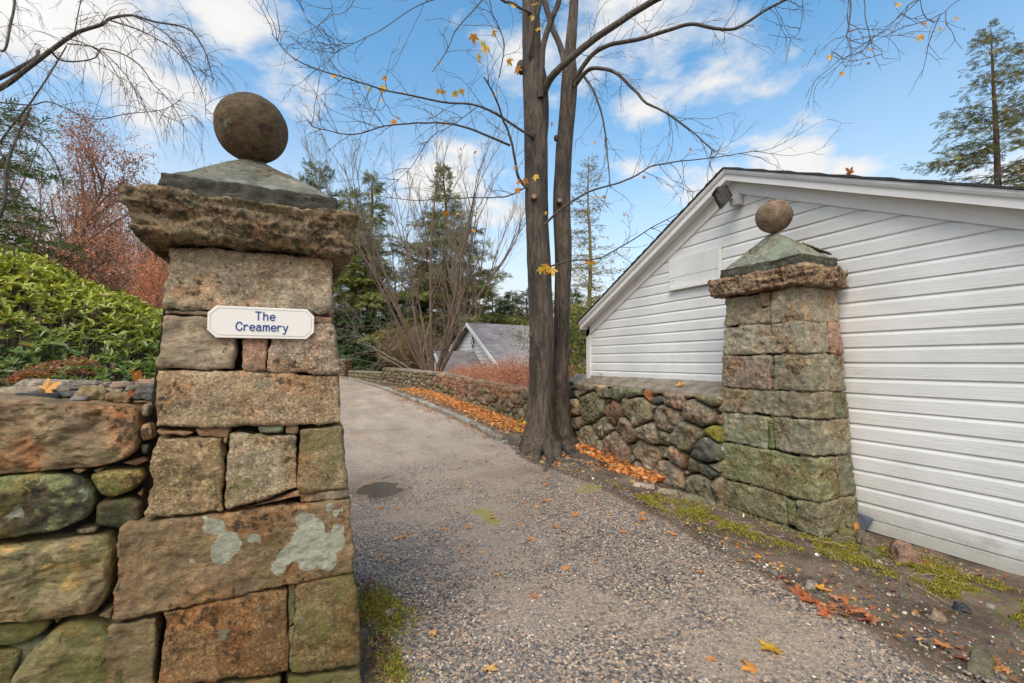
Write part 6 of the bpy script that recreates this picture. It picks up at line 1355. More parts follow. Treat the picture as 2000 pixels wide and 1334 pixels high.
def birch():
    """weeping tree whose trunk stands outside the picture on the left"""
    b0 = cbase(-330, 4.6); t = thing('weeping_birch', 'leafless weeping birch arching over from the left with fine hanging twigs', 'tree', b0); rg = np.random.default_rng(33); L = []
    top = P(-250, 60, 4.8); q = spline(np.array([b0, (b0[0]+.1, b0[1], b0[2]+1.6), top, top+np.array([0, .2, 1.5])]), 24); mb = MB(); tube(mb, q, np.linspace(.13, .05, 24), 12); mb.build('trunk', M_bark2, t, smooth=True)
    def br(p, r0, r1, d=5.0, dz=.4):
        pp = spline(np.array(p, float), len(p)*7); u = np.linspace(0, 1, len(pp)); c = np.array([P(x, y, d+dz*w) for (x, y), w in zip(pp, u)]); L.append((c, (r0+(r1-r0)*u)*d/FPX, 0)); return c
    A = br([(-250, 300), (-120, 230), (0, 172), (50, 136), (99, 99), (148, 65), (198, 48), (216, 36), (257, 30), (300, 42), (366, 56), (396, 92), (412, 140)], 5.6, .7)
    B2 = br([(-200, 180), (-60, 175), (60, 120), (75, 100)], 5, 3)
    B_ = [br([(99, 100), (118, 117), (150, 120), (185, 113), (197, 94)], 2, 1), br([(197, 94), (237, 104), (275, 130), (300, 165), (325, 190), (350, 226), (365, 258)], 1.3, .5), br([(130, 85), (190, 95), (240, 140), (262, 175), (275, 215)], 1.2, .5), br([(212, 39), (270, 58), (330, 90), (375, 128), (420, 155)], 1.5, .5), br([(257, 30), (300, 50), (345, 85), (372, 130), (398, 190), (402, 230)], 1.2, .4),
          br([(120, 73), (165, 85), (205, 110), (232, 150), (250, 160), (300, 215), (340, 235)], 1.1, .4), br([(146, 63), (150, 40), (158, 0), (165, -30)], 1.2, .9), br([(-30, 320), (20, 250), (60, 200), (100, 140), (130, 90)], 2.2, 1.2), br([(-100, 560), (0, 420), (12, 330), (30, 275), (60, 210)], 4, 2.4), br([(-40, 60), (5, 100), (20, 50), (28, 5), (20, -30)], 2, 2.5),
          br([(0, 200), (60, 205), (100, 200), (180, 232), (250, 222), (318, 214), (360, 190)], 1.5, .5), br([(-60, 230), (30, 250), (90, 290), (120, 345), (125, 370)], 2, .7)]
    tw = []
    for c in [A]+B_:
        ln = np.linalg.norm(np.diff(c, axis=0), axis=1).sum()
        for i in range(int(ln*15)):
            k = rg.integers(len(c)//5, len(c)); d = rg.normal(size=3)*.5+RT*.35+np.array([0, 0, -.15]); l = rg.uniform(.15, .65); q = wander(rg, c[k], d, l, 8, .1, 0, .45); tw.append((q, np.linspace(.0032, .0013, 9), 0))
            for m_ in range(3): jj = rg.integers(2, 9); tw.append((wander(rg, q[jj], perp(rg, q[jj]-q[jj-1], .5)+np.array([0, 0, -.5]), l*rg.uniform(.2, .5), 5, .12, 0, .3), np.linspace(.0018, .001, 6), 0))
    mb = MB()
    for c, r, _ in L: tube(mb, c, r, 8)
    mb.build('crown', M_bark2, t, smooth=True); lines_mesh(tw, 'crown', M_twig, t)
birch()

# ---- background woods: a few kinds, copied
def copy_tree(o, loc, rz, s, label, group=None):
    r = o.copy(); C.collection.objects.link(r); r.location = loc; r.rotation_euler = (0, 0, rz); r.scale = (s, s, s); r['label'] = label
    if group: r['group'] = group
    elif 'group' in r: del r['group']
    for ch in [c for c in bpy.data.objects if c.parent == o]: c = ch.copy(); C.collection.objects.link(c); c.parent = r
    return r
GW = 'trees of the wood beyond the garden'
def woods():
    rg = np.random.default_rng(9)
    L1 = 'hemlock in the wood beyond the garden, half hidden by nearer trees'; L2 = 'bare brown tree in the wood beyond the garden, half hidden by nearer trees'; L3 = 'russet leafy small tree in the wood beyond the garden'
    x, y = xy(820, 38); A = conifer('hemlock_tree', L1, (x, y, gz(x, y)), 8.5, 91, 3.4, .05, 90, ((.06, .08, .03), (.09, .11, .045), (.045, .06, .03)), .42, needles=13000, tr=.22, group=GW, droop=.3)
    x, y = xy(760, 34); B = bare_tree('bare_tree', L2, (x, y, gz(x, y)), 7, 92, dict(lev=3, n=[9, 6, 4], ratio=.42, ang=.55, wob=.08, up=.03, start=.2, rise=.3, rmin=.012, lsp=.3, twig=M_twig), M_brown, [(.34, .20, .10), (.28, .22, .08)], 900, .14, r0=.12, stems=2, spread=.15, group=GW)
    x, y = xy(790, 29); Cc = bare_tree('autumn_tree', L3, (x, y, gz(x, y)), 3.0, 93, dict(lev=3, n=[7, 6, 4], ratio=.5, ang=.7, wob=.1, up=.02, start=.1, rise=.2, rmin=.01, lsp=.35, twig=M_twig), M_brown, [(.36, .20, .10), (.26, .19, .09), (.42, .26, .12), (.20, .19, .07)], 9000, .12, r0=.07, stems=5, spread=.45, group=GW)
    spots = []
    for i in range(22): px = rg.uniform(640, 1130); spots.append((px, rg.uniform(30, 62), rg.choice([0, 1, 1, 2])))
    for px in (940, 975, 1000, 1020, 960, 770, 800, 830, 860, 700, 745, 815, 905, 880, 1010, 1040, 1135): spots.append((px+rg.uniform(-8, 8), rg.uniform(27, 40), 2))
    for px in (660, 760, 900, 960, 985, 1000, 1030, 1120): spots.append((px, rg.uniform(36, 50), 0))
    for px in (-150, 0, 60, 120, 170, 230, 290, 350, 400, 450): spots.append((px, rg.uniform(24, 40), rg.choice([1, 1, 2])))
    for px in (20, 200, 260, 310): spots.append((px, rg.uniform(17, 22), 2))
    for i, (px, d, k) in enumerate(spots):
        x, y = xy(px, d); cur = (A, B, Cc)[k]; s = rg.uniform(.75, 1.05)
        if 930 < px < 1110 and d < 36: d = 40; x, y = xy(px, d)
        copy_tree(cur, (x, y, gz(x, y)-.05), rg.uniform(0, 6.28), s*(1.0 if px > 500 else .8), (L1, L2, L3)[k], GW)
woods()
# leaf-covered wooded rise closing the view
def rise():
    rg = np.random.default_rng(77); n = 26000; a = rg.uniform(-1.3, 1.45, n); r = rg.uniform(48, 75, n); x = r*np.sin(a+.05); y = r*np.cos(a+.05); h = (1.0+4.2*rg.random(n)**1.6)*(1+.35*np.sin(a*9)+.25*np.sin(a*23+1)); z = G(x, y)+h*rg.random(n)
    mb = MB(); M = frames(rg.normal(size=(n, 3)))*(rg.uniform(.3, .8, n))[:, None, None]; g = fbm(np.stack([a*9, r*.05, a*0], 1), 3, 4); col = np.where((g > .05)[:, None], pal([(.06, .085, .03), (.09, .11, .045)], n), pal([(.20, .14, .085), (.26, .17, .10), (.16, .12, .08)], n))
    inst(mb, ELL*np.array([1, 1.8, 1]), ELF, np.stack([x, y, z], 1), M, tint=col); tag(mb.build('woodland', M_leaf), 'far-off mixed autumn woodland closing the view', 'woodland', kind='stuff')
rise()

# ------------------------------------------------------------------ planting, litter and small things
def hedge():
    rg = np.random.default_rng(101)
    t = thing('evergreen_bank', 'dense bank of glossy yellow-green leafy shrubs rising behind the left stone wall', 'shrubbery', (-2.2, 4.2, gz(-2.2, 4.2)))
    def H(x, y):
        hx = 1.98+.47*np.clip(-1.10-x, 0, 3.2)-.55*np.clip(x+1.1, 0, 1)
        z0 = 1.40+.12*sm(-1, -3, x); r = sm(2.98, 5.1, y)**.75
        z = z0+(hx-z0)*r; z = z+.10*fbm(np.stack([x*1.6, y*1.6, x*0], 1), 3, 4)+.05*fbm(np.stack([x*5, y*5, x*0], 1), 2, 6)
        return z*(1-.0*y) - .6*sm(5.6, 7.0, y)
    n = 10500; x = rg.uniform(-6.5, -.42, n); y = 3.02+3.4*rg.random(n)**.9; z = H(x, y)-np.abs(rg.normal(size=n))*.09
    k = (x < -.45-.12*(y-3)); x, y, z = x[k], y[k], z[k]; n = len(x)
    top = H(x, y)
    ax = np.stack([rg.normal(size=n)*.45-.05, rg.normal(size=n)*.45-.45, np.ones(n)], 1); ax /= np.linalg.norm(ax, axis=1, keepdims=True)
    mb = MB(); m = 7
    P0 = np.repeat(np.stack([x, y, z], 1), m, 0); A = np.repeat(ax, m, 0); an = np.tile(np.arange(m)*2*math.pi/m, n)+rg.normal(size=n*m)*.3
    F_ = frames(A); out = F_[:, :, 1]*np.cos(an)[:, None]+F_[:, :, 2]*np.sin(an)[:, None]; d = out*1.0+A*rg.uniform(.0, .9, (n*m, 1)); d /= np.linalg.norm(d, axis=1, keepdims=True)
    sz = .048*rg.uniform(.35, 1.6, n*m); M = frames(d, up=A, roll=rg.normal(size=n*m)*.3)*sz[:, None, None]
    hf = sm(1.45, 2.1, P0[:, 2])*.8+.35*fbm(P0*1.4, 3, 8); yg = np.clip(hf+rg.normal(size=n*m)*.18, 0, 1)[:, None]  # yellower with height: sunlit top and plant hue both in the leaf colour
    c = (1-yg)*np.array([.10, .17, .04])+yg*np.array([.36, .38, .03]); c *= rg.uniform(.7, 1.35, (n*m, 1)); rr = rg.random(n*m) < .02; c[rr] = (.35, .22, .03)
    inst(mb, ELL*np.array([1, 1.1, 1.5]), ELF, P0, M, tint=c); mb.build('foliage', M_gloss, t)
    mb = MB()
    for i in range(700):
        a = np.array([rg.uniform(-6, -.6), rg.uniform(3.1, 6.2), 0]); a[2] = gz(a[0], a[1])-.02; q = np.array([a[0]+rg.normal()*.12, a[1]+rg.normal()*.12-.05, 0]); q[2] = H(q[:1], q[1:2])[0]-.03
        if q[2] > a[2]: tube(mb, wander(rg, a, q-a, np.linalg.norm(q-a), 4, .08), .006, 4)
    mb.build('stems', M_twig, t)
    # undergrowth filling the bank under the leaves
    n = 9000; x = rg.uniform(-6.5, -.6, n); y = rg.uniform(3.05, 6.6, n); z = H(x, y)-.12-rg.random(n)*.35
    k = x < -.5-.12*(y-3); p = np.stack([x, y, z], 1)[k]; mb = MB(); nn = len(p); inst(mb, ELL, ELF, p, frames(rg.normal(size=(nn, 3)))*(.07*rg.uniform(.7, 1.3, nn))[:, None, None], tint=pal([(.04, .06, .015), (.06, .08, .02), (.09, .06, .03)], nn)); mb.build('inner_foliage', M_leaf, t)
    # dried rust-brown fern on the wall
    b = on(105, 735, 1, 3.0); f = thing('dead_fern', 'rust-brown dried fern frond lying over the rubble at the top of the left wall', 'fern', tuple(b))
    mb = MB(); st = MB()
    for (p0, p1, p2) in (((30, 728), (90, 712), (160, 712)), ((60, 722), (120, 705), (200, 716)), ((20, 735), (60, 728), (100, 730)), ((30, 760), (34, 735), (60, 722)), ((60, 725), (130, 722), (185, 728)), ((0, 745), (25, 738), (50, 733)), ((95, 722), (150, 700), (190, 708))):
        q = spline(np.array([on(*p0, 1, 2.92), on(*p1, 1, 3.0), on(*p2, 1, 3.02)]), 26); tube(st, q, .0025, 4)
        for k in range(2, 26):
            l = .055*(1.1-k/26); tn = q[k]-q[k-1]; tn /= np.linalg.norm(tn)
            for sg in (-1, 1):
                for e in range(5):
                    dd = np.cross(tn, [0, -.6, .8])*sg+rg.normal(size=3)*.35+[0, 0, -.3]; mb.add(q[k]+dd*l*e/5+(QUAD*np.array([.6, 1, 1]))@np.array(frames(rg.normal(size=(1, 3)))[0]).T*.014, QF, tint=pal([(.50, .20, .06), (.38, .14, .05), (.60, .30, .12)], 1)[0])
    st.build('stalk', M_twig_red, f); mb.build('leaflets', M_leaf, f)
hedge()
def bank_cover():
    rg = np.random.default_rng(171); n = 26000; y = 5.6+24*rg.random(n)**1.4; x = drive_l(y)-.12-3.6*rg.random(n)**1.3; z = G(x, y)+.03+.10*rg.random(n)
    mb = MB(); M = frames(rg.normal(size=(n, 3))+[0, 0, .6])*(rg.uniform(.05, .13, n))[:, None, None]; g = fbm(np.stack([x*1.1, y*1.1, x*0], 1), 3, 5)
    c = np.where((g > 0)[:, None], pal([(.10, .15, .035), (.06, .10, .03)], n), pal([(.36, .20, .09), (.26, .15, .08), (.14, .13, .05)], n)); inst(mb, ELL*np.array([1, 1.8, 1]), ELF, np.stack([x, y, z], 1), M, tint=c)
    tag(mb.build('ground_cover', M_leaf), 'ivy and dead leaves covering the bank along the left of the drive', 'ground cover', kind='stuff')
bank_cover()

def barberry():
    rg = np.random.default_rng(111)
    for i, (s0, s1, lab) in enumerate(((8.6, 11.2, 'russet twiggy shrub spilling over the long wall beside the maple trunk'), (11.2, 14.2, 'rust-red shrub on the long wall in front of the white cottage'), (14.2, 17.2, 'low rust-coloured shrub on the long wall, left of the cottage'))):
        ym = (s0+s1)/2; xm = float(wallx(ym))+.75; z0 = gz(xm+.3, ym); t = thing('red_shrub', lab, 'shrub', (xm, ym, z0), 'russet shrubs along the long wall'); mb = MB(); T = []
        top = (1.50, 1.44, 1.22)[i]
        for k in range(190):
            x = xm+rg.normal()*.38; y = rg.uniform(s0, s1); p = np.array([x, y, gz(x, y)+.1]); hh = max(.35, top+.16*rg.normal()*(1-.3*i)-p[2]+ .05*math.sin(y*3)); d = np.array([rg.normal()*.45-.25, rg.normal()*.45, 1.]); q = wander(rg, p, d, hh*rg.uniform(.8, 1.15), 7, .13, 0, .12); tube(mb, q, np.linspace(.006, .0025, 8), 3)
            for e in range(9):
                j = rg.integers(2, 8); q2 = wander(rg, q[j], perp(rg, q[j]-q[j-1], .8), rg.uniform(.15, .4), 4, .15); tube(mb, q2, np.linspace(.004, .002, 5), 3); T += [q2[2], q2[3], q2[4]]
        mb.build('crown', simple("barberry_twig", (.30, .15, .11), .8, 3), t); T = np.array(T); k = rg.integers(len(T), size=11000); p = T[k]+rg.normal(size=(11000, 3))*.06
        foliage('foliage', p, .046, [(.68, .27, .14), (.55, .20, .12), (.75, .38, .20), (.80, .42, .16)], t, rg=rg)
barberry()

# fallen leaves
LC = [(.80, .36, .10), (.72, .28, .08), (.82, .44, .16), (.60, .24, .08), (.86, .52, .22)]
def litter(name, label, x, y, pile, size, rg, cols=LC, tilt=.55):
    n = len(x); z = G(x, y)+.012+pile; up = np.stack([rg.normal(size=n)*tilt, rg.normal(size=n)*tilt, np.ones(n)], 1); up /= np.linalg.norm(up, axis=1, keepdims=True); h = rg.normal(size=(n, 3)); a = np.cross(up, h); a /= np.linalg.norm(a, axis=1, keepdims=True); b = np.cross(up, a)
    s = size*rg.uniform(.65, 1.25, n); M = np.stack([a, b, up], 2)*s[:, None, None]; mb = MB(); w = rg.integers(3, size=n); col = pal(cols, n, .25, rg)
    for v, L in enumerate((ML1, ML2, ML3)):
        k = w == v
        if k.any(): inst(mb, L, MLF, np.stack([x, y, z], 1)[k], M[k], tint=col[k])
    return tag(mb.build(name, M_leaf), label, 'fallen leaves', kind='stuff')
def litters():
    rg = np.random.default_rng(121)
    d = RB-RA; L = np.linalg.norm(d); d /= L; nr = np.array([-d[1], d[0]])
    n = 900; u = .9+2.75*rg.random(n); wd = .13+.10*np.sin((u-.9)/2.75*math.pi); o = .03+np.abs(rg.normal(size=n))*wd*.75; p = RA[None]+d*u[:, None]+nr*o[:, None]
    litter('fallen_leaves', 'thick drift of orange maple leaves at the foot of the retaining wall', p[:, 0], p[:, 1], np.clip(.10-.25*o, 0, 1)*rg.random(n), .10, rg)
    n = 5200; y = 7.9+12.5*rg.random(n)**1.1; kx = np.interp(y, DR[:, 0], DR[:, 1]); wx = wallx(y); x = wx-.08-np.abs(rg.normal(size=n))*np.clip((wx-kx)*.33, .1, .38)
    k = (x > kx+.2) | (rg.random(n) < .05); k &= rg.random(n) < sm(7.6, 9.6, y)+.0; x, y = x[k], y[k]
    litter('fallen_leaves', 'orange leaves heaped between the kerb and the long wall', x, y, .05*rg.random(len(x)), .10, rg)
    # thin scatter along the kerb foot and about the roots
    n = 420; y = 8+10*rg.random(n); x = np.interp(y, DR[:, 0], DR[:, 1])-.05-rg.exponential(.16, n)
    litter('fallen_leaves', 'thin scatter of brown leaves along the drive side of the kerb', x, y, 0*x, .075, rg, [(.5, .25, .1), (.4, .2, .1), (.6, .33, .15)], .2)
    n = 90; x = 3.35+1.15*rg.random(n); y = 5.2+2.0*rg.random(n); k = (x < 3.3+(4.8-3.3)*.9) & (np.hypot(x-3.95, y-7.1) > .33); litter('fallen_leaves', 'loose leaves among the maple roots', x[k], y[k], 0*x[k], .09, rg, LC, .3)
    n = 150; y = .9+4.0*rg.random(n); x = drive_r(y)+.02+rg.exponential(.22, n); kk = x < 4.3; litter('fallen_leaves', 'torn scraps of brown and orange leaf along the gravel edge of the verge', x[kk], y[kk], 0*x[kk], .05, rg, [(.5, .22, .07), (.35, .14, .06), (.66, .35, .12)], .45)
    n = 60; y = -.2+2.4*rg.random(n); x = 4.2+.32*rg.random(n); litter('fallen_leaves', 'dead leaves gathered against the foot of the siding', x, y, 0*x, .06, rg, [(.45, .18, .07), (.3, .12, .06), (.6, .36, .16)], .45)
    c = np.array([PG(*q)[:2] for q in [(1535, 1138), (1560, 1160), (1600, 1180), (1630, 1170), (1655, 1190), (1680, 1200), (1690, 1215), (1650, 1205), (1610, 1200), (1580, 1178), (1625, 1195), (1700, 1205)]]); c = np.repeat(c, 2, 0)+rg.normal(size=(24, 2))*.02
    litter('fallen_leaves', 'small heap of wet red-brown leaves at the edge of the gravel near the verge', c[:, 0], c[:, 1], .01*rg.random(24), .10, rg, [(.5, .17, .06), (.62, .3, .14), (.42, .13, .05)], .35)
    # single leaves
    S = [((1485, 1092), .11, (.80, .38, .08), 'orange five-lobed leaf lying on small stones below the right pillar'), ((1600, 1152), .115, (.85, .42, .07), 'bright orange oak-like leaf on top of the wet leaf heap'), ((1512, 1272), .145, (.66, .40, .04), 'large yellow-brown leaf on the gravel near the bottom of the view'), ((1474, 1314), .12, (.72, .33, .07), 'curled orange leaf on the gravel at the bottom edge'), ((1850, 1268), .11, (.70, .28, .10), 'orange leaf beside the grey flat stone on the verge'), ((1872, 1290), .09, (.36, .08, .03), 'dark red leaf tucked under the orange one by the grey flat stone'), ((952, 1312), .10, (.80, .50, .18), 'pale orange leaf alone on the gravel at the bottom centre'), ((843, 1240), .075, (.80, .48, .17), 'small pale yellow leaf on the gravel right of the tall pillar'), ((1162, 981), .10, (.70, .25, .08), 'curled orange leaf in the middle of the drive below the maple'), ((1810, 1108), .08, (.45, .08, .03), 'dark red leaf on the moss near the siding'), ((1445, 1098), .05, (.7, .3, .06), 'small orange leaf at the gravel edge below the right pillar'), ((1752, 1247), .06, (.62, .28, .08), 'little orange leaf half buried at the gravel edge'), ((1238, 944), .10, (.62, .48, .12), 'pale yellow leaf next to the flat pink stone'), ((1208, 950), .09, (.75, .35, .1), 'orange leaf left of the pale yellow leaf by the flat stones'), ((1690, 1085), .03, (.6, .45, .05), 'tiny yellow leaf on the moss'), ((1060, 903), .09, (.6, .5, .2), 'pale leaf caught between the maple roots'), ((1122, 908), .08, (.62, .55, .2), 'greenish-yellow leaf on the soil by the long root'), ((1135, 917), .055, (.7, .55, .03), 'small bright yellow leaf on the soil by the long root'), ((1033, 893), .08, (.72, .36, .12), 'orange leaf against the front of the maple roots')]
    G2 = [(703, 986), (835, 998), (752, 1037), (870, 1036), (891, 1039), (962, 1006), (1000, 1003), (1027, 984), (1048, 990), (1073, 980), (1098, 1040), (1040, 1055), (850, 1058), (916, 1068), (938, 1080), (1160, 1102), (1045, 1170), (1246, 1026), (1256, 1006), (1258, 1018), (1190, 1007), (1365, 1118), (1313, 1046), (1308, 1042), (1066, 937), (900, 915), (845, 895), (880, 880), (930, 890), (995, 895), (960, 872), (838, 855), (800, 850), (740, 868), (785, 905), (710, 920), (1390, 1290), (1065, 950), (972, 1124), (737, 1098), (1216, 1042), (1420, 1055)]
    G2 += [(int(rg.uniform(720, 1250)), int(rg.uniform(880, 1120))) for _ in range(34)]
    lab = 'lone small maple leaf lying flat on the gravel of the drive'; grp = 'single leaves scattered over the drive'
    meshes = {}
    def one(px, sz, col, label, group=None, v=0):
        g = PG(*px); z = gz(g[0], g[1])+.012; key = (tuple(col), v)
        if key not in meshes:
            V = (ML1, ML2, ML3)[v]; mb = MB(); mb.add(V, MLF, tint=np.array(col)); o = mb.build('fallen_leaf', M_leaf); meshes[key] = o.data
        else: o = bpy.data.objects.new('fallen_leaf', meshes[key]); C.collection.objects.link(o)
        o.location = (g[0], g[1], z); o.scale = (sz*1.1,)*3; o.rotation_euler = (rg.normal()*.18, rg.normal()*.18, rg.uniform(0, 6.28)); tag(o, label, 'leaf', group)
    for i, (px, sz, col, l) in enumerate(S): one(px, sz, col, l, v=(0, 1, 0, 2, 0)[i % 5])
    cc = [(.72, .32, .10), (.66, .26, .07), (.78, .45, .18)]
    for i, px in enumerate(G2): one(px, rg.uniform(.045, .095), cc[i % 3], lab, grp, v=i % 3)
    # leaves lying on the wall tops
    for px, yy, sz, col, l in (((88, 763), 2.72, .10, (.82, .42, .12), 'orange leaf lying on the rubble at the left end of the wall top'), ((268, 742), 2.92, .11, (.75, .28, .06), 'bright orange leaf standing among stones beside the name-board pillar'), ((252, 776), 2.62, .08, (.60, .26, .16), 'pinkish-brown leaf in front of the orange leaf by the name-board pillar')):
        p = on(*px, 1, yy); mb = MB(); mb.add(ML2, MLF, tint=np.array(col)); o = mb.build('fallen_leaf', M_leaf); o.location = (p[0], p[1], max(p[2], 1.41)); o.scale = (sz*1.2,)*3; o.rotation_euler = (.7, rg.normal()*.3, rg.uniform(0, 6)); tag(o, l, 'leaf')
    for px, sz, l in (((1153, 727), .10, 'small orange leaf on the coping at the corner of the white building'), ((1185, 741), .09, 'orange leaf lying on the coping near the maple'), ((1325, 753), .13, 'pale orange leaf hanging over the front edge of the coping')):
        r = ray(*px); zz = 1.30; p = CAM+r*((zz-CAM[2])/r[2]); mb = MB(); mb.add(ML2, MLF, tint=np.array((.78, .42, .14))); o = mb.build('fallen_leaf', M_leaf)
        o.location = (min(p[0], 4.56), p[1], 1.262+.11*np.clip((p[0]-4.1)/.5, 0, 1)); o.scale = (sz*1.2,)*3; o.rotation_euler = (.2, .2, rg.uniform(0, 6)); tag(o, l, 'leaf')
litters()

# rocks and flat stones at the verge
def verge():
    rg = np.random.default_rng(131)
    def rock(px, a, b, h, tint, label, rot=0, moss=.1, name='rock', cat='rock', seed=0, flat=False):
        g = PG(*px); x, y, z = g[0], g[1], gz(g[0], g[1]); c, s_ = math.cos(rot), math.sin(rot)
        def q(u, v, w): return (x+u*c-v*s_, y+u*s_+v*c, z+w)
        C8 = [q(-a, -b, -.03), q(a, -b*.9, -.03), q(a*.85, -b*.6, h*.9), q(-a*.8, -b*.7, h*.7), q(-a, b, -.03), q(a*.9, b, -.03), q(a*.6, b*.7, h), q(-a*.6, b*.6, h*1.05)]
        mb = MB(); block(mb, C8, r=min(.02, h*.35), res=.011, amp=.016 if h > .05 else .008, seed=900+seed, tint=tint, freq=9, moss=moss, wob=1.2)
        o = mb.build(name, M_stone, None, True, org=(x, y, z)); o.location = (x, y, z); tag(o, label, cat)
    rock((1768, 1092), .135, .085, .105, (.26, .17, .125), 'reddish-brown angular rock lying by the foot of the siding', .7, 0, seed=1)
    rock((1690, 1060), .12, .06, .075, (.15, .12, .09), 'dark brown flat rock between the right pillar and the reddish rock', .9, .1, seed=2)
    rock((1660, 1050), .05, .10, .085, (.16, .15, .07), 'mossy narrow rock leaning by the corner of the right pillar', .5, .6, seed=3)
    rock((1700, 1085), .04, .08, .06, (.15, .14, .09), 'small mossy slab in front of the dark brown flat rock', .4, .5, seed=4)
    rock((1672, 1040), .035, .03, .07, (.42, .22, .07), 'small rust-orange stone against the right pillar', .2, 0, seed=5)
    rock((1920, 1296), .15, .055, .035, (.15, .14, .10), 'long grey-green flat stone sunk in the verge at bottom right', .25, .35, seed=6)
    rock((1832, 1210), .05, .04, .045, (.27, .21, .16), 'brown rounded stone on the muddy verge', .3, 0, seed=7)
    rock((1875, 1195), .035, .045, .055, (.05, .055, .065), 'black stone on the verge right of the brown rounded stone', .8, 0, seed=8)
    rock((1525, 1135), .05, .03, .02, (.17, .12, .10), 'brown flat chip at the left end of the leaf heap', .6, 0, seed=9); rock((1585, 1145), .055, .04, .022, (.26, .25, .22), 'grey flat stone behind the orange oak-like leaf', .4, 0, seed=10)
    rock((1476, 1066), .025, .018, .02, (.62, .56, .42), 'cream-coloured stone at the gravel edge near the right pillar', .6, -.3, seed=11)
    rock((1258, 950), .15, .075, .03, (.36, .29, .25), 'pale pinkish flat paving stone below the leaf drift', -.95, -.2, seed=12); rock((1305, 962), .13, .06, .035, (.26, .23, .18), 'second flat paving stone, right of the pinkish one', -.95, .1, seed=13)
    rock((1360, 975), .18, .07, .04, (.17, .16, .12), 'dark mossy flat paving stone nearest the right pillar', -.95, .45, seed=14); rock((1338, 955), .04, .03, .04, (.22, .21, .19), 'small grey stone on the flat paving stones', .2, 0, seed=15); rock((985, 866), .07, .06, .06, (.25, .25, .24), 'rounded grey stone at the near end of the kerb', .2, 0, seed=16); rock((1395, 985), .05, .035, .03, (.2, .2, .16), 'small grey-green stone at the corner of the right pillar', .2, .1, seed=17)
    rock((1935, 1190), .04, .03, .025, (.3, .28, .24), 'small buff stone in the moss at far right', .2, .1, seed=18)
    # moss cushions
    n = 46000; k = rg.integers(len(MOSSLINE)-1, size=n); u = rg.random(n); ML = np.array(MOSSLINE); c = ML[k]+(ML[k+1]-ML[k])*u[:, None]; p = c+rg.normal(size=(n, 2))*np.array([.13, .15])
    q = np.array([.50, 3.05])+rg.normal(size=(3200, 2))*np.array([.09, .16]); p = np.vstack([p, q, np.array([.47, 2.45])+rg.normal(size=(900, 2))*np.array([.05, .12])]); x, y = p[:, 0], p[:, 1]
    g = fbm(np.stack([x*4.5, y*4.5, x*0], 1), 4, 61); kp = (g > -.03+.35*fbm(np.stack([x*13, y*13, x*0], 1), 2, 8)) & ((x > drive_r(y)-.02) | (x < .75)); x, y, g = x[kp], y[kp], g[kp]; n = len(x)
    z = G(x, y)+.03*fbm(np.stack([x*2.2, y*2.2, x*0], 1), 4, 3)*sm(3.05, 3.5, x)+.004+.05*np.clip(g, 0, .4); d = np.stack([rg.normal(size=n)*.5, rg.normal(size=n)*.5, np.ones(n)], 1)
    mb = MB(); inst(mb, ELL*np.array([1, 1.3, 1]), ELF, np.stack([x, y, z-.004], 1), frames(d, up=rg.normal(size=(n, 3)))*(rg.uniform(.010, .024, n))[:, None, None], tint=pal([(.42, .40, .04), (.30, .31, .035), (.48, .40, .07), (.20, .21, .03), (.28, .20, .08)], n, .25, rg)); tag(mb.build('moss', M_leaf), 'soft yellow-green moss over the muddy verge and by the pillar foot', 'moss', kind='stuff')
    # pale dead roots and vine stems trailing over the moss
    mb = MB(); P0 = ML
    for i in range(60):
        k = rg.integers(1, len(ML)-1); b = ML[k]+rg.normal(size=2)*np.array([.18, .25]); 
        if b[0] < drive_r(b[1]) or b[0] > 4.45: continue
        a = rg.uniform(0, 6.28); l = rg.uniform(.06, .38); st = [b]; 
        for j in range(8): a += rg.normal()*.16; st.append(st[-1]+np.array([math.cos(a)*.6, math.sin(a)])*l/8)
        st = np.array(st); z = G(st[:, 0], st[:, 1])+.018+.012*np.abs(rg.normal(size=9)); tube(mb, np.column_stack([st, z]), np.linspace(.0032, .0012, 9), 4)
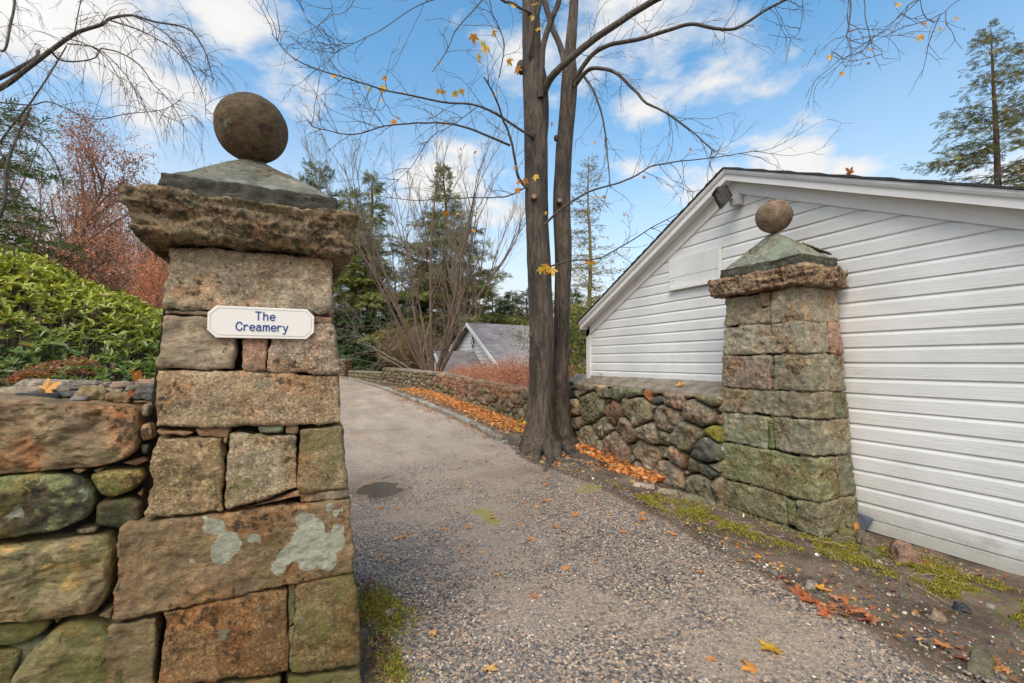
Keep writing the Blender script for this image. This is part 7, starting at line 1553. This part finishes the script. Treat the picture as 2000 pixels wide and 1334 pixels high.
    tag(mb.build('dead_stems', simple("dead_stem", (.38, .28, .17), .8, 20)), 'pale dead vine stems and rootlets tangled over the moss', 'dead stems', kind='stuff')
    # debris by the foot of the left pillar
    n = 260; x = .36+.16*rg.random(n)+.0; y = 2.0+1.6*rg.random(n); litter('leaf_debris', 'brown leaf scraps and dead grass at the foot of the name-board pillar', x, y, 0*x, .035, rg, [(.3, .13, .07), (.42, .22, .12), (.2, .1, .06)], .6)
    mb = MB()
    for cx, cy, nb, hh in ((3.28, 3.0, 16, .08), (.48, 2.9, 40, .05), (.43, 2.3, 30, .06), (.52, 3.3, 24, .05), (3.5, 1.95, 8, .05)):
        for i in range(nb):
            p = np.array([cx+rg.normal()*.06, cy+rg.normal()*.09, 0]); p[2] = gz(p[0], p[1]); d = np.array([rg.normal()*.5, rg.normal()*.5, 1.]); q = wander(rg, p, d, hh*rg.uniform(.5, 1.3), 4, .12, 0, .4); tube(mb, q, np.linspace(.0022, .0006, 5), 3, tint=np.array((.16, .24, .03))*rg.uniform(.7, 1.4))
    tag(mb.build('grass', M_leaf), 'short tufts of grass in the verge and beside the pillar', 'grass', kind='stuff')
verge()
# leaves and a bramble caught on the roof edge
def roof_bits():
    rg = np.random.default_rng(3)
    for y, l in ((2.35, 'small rust leaf caught on the roof edge above the siding'), (1.22, 'orange leaf on the roof edge below the far-right hemlock')):
        mb = MB(); mb.add(ML2, MLF, tint=np.array((.6, .2, .05))); o = mb.build('fallen_leaf', M_leaf); o.location = (HX-.16, y, float(roofz(np.array([y]))[0])+.05); o.scale = (.11,)*3; o.rotation_euler = (1.0, .4, 1.2); tag(o, l, 'leaf')
roof_bits()
def cable():
    a = P(2100, 250, 9.0); b = P(1880, 372, 7.2); q = np.array([a+(b-a)*t+np.array([0, 0, -.05*math.sin(t*math.pi)]) for t in np.linspace(0, 1, 12)]); mb = MB(); tube(mb, q, .012, 6); o = mb.build('overhead_cable', simple("black_cable", (.02, .02, .02), .6), None, True); tag(o, 'black overhead cable running down to the roof in front of the far-right hemlock', 'cable')
cable()
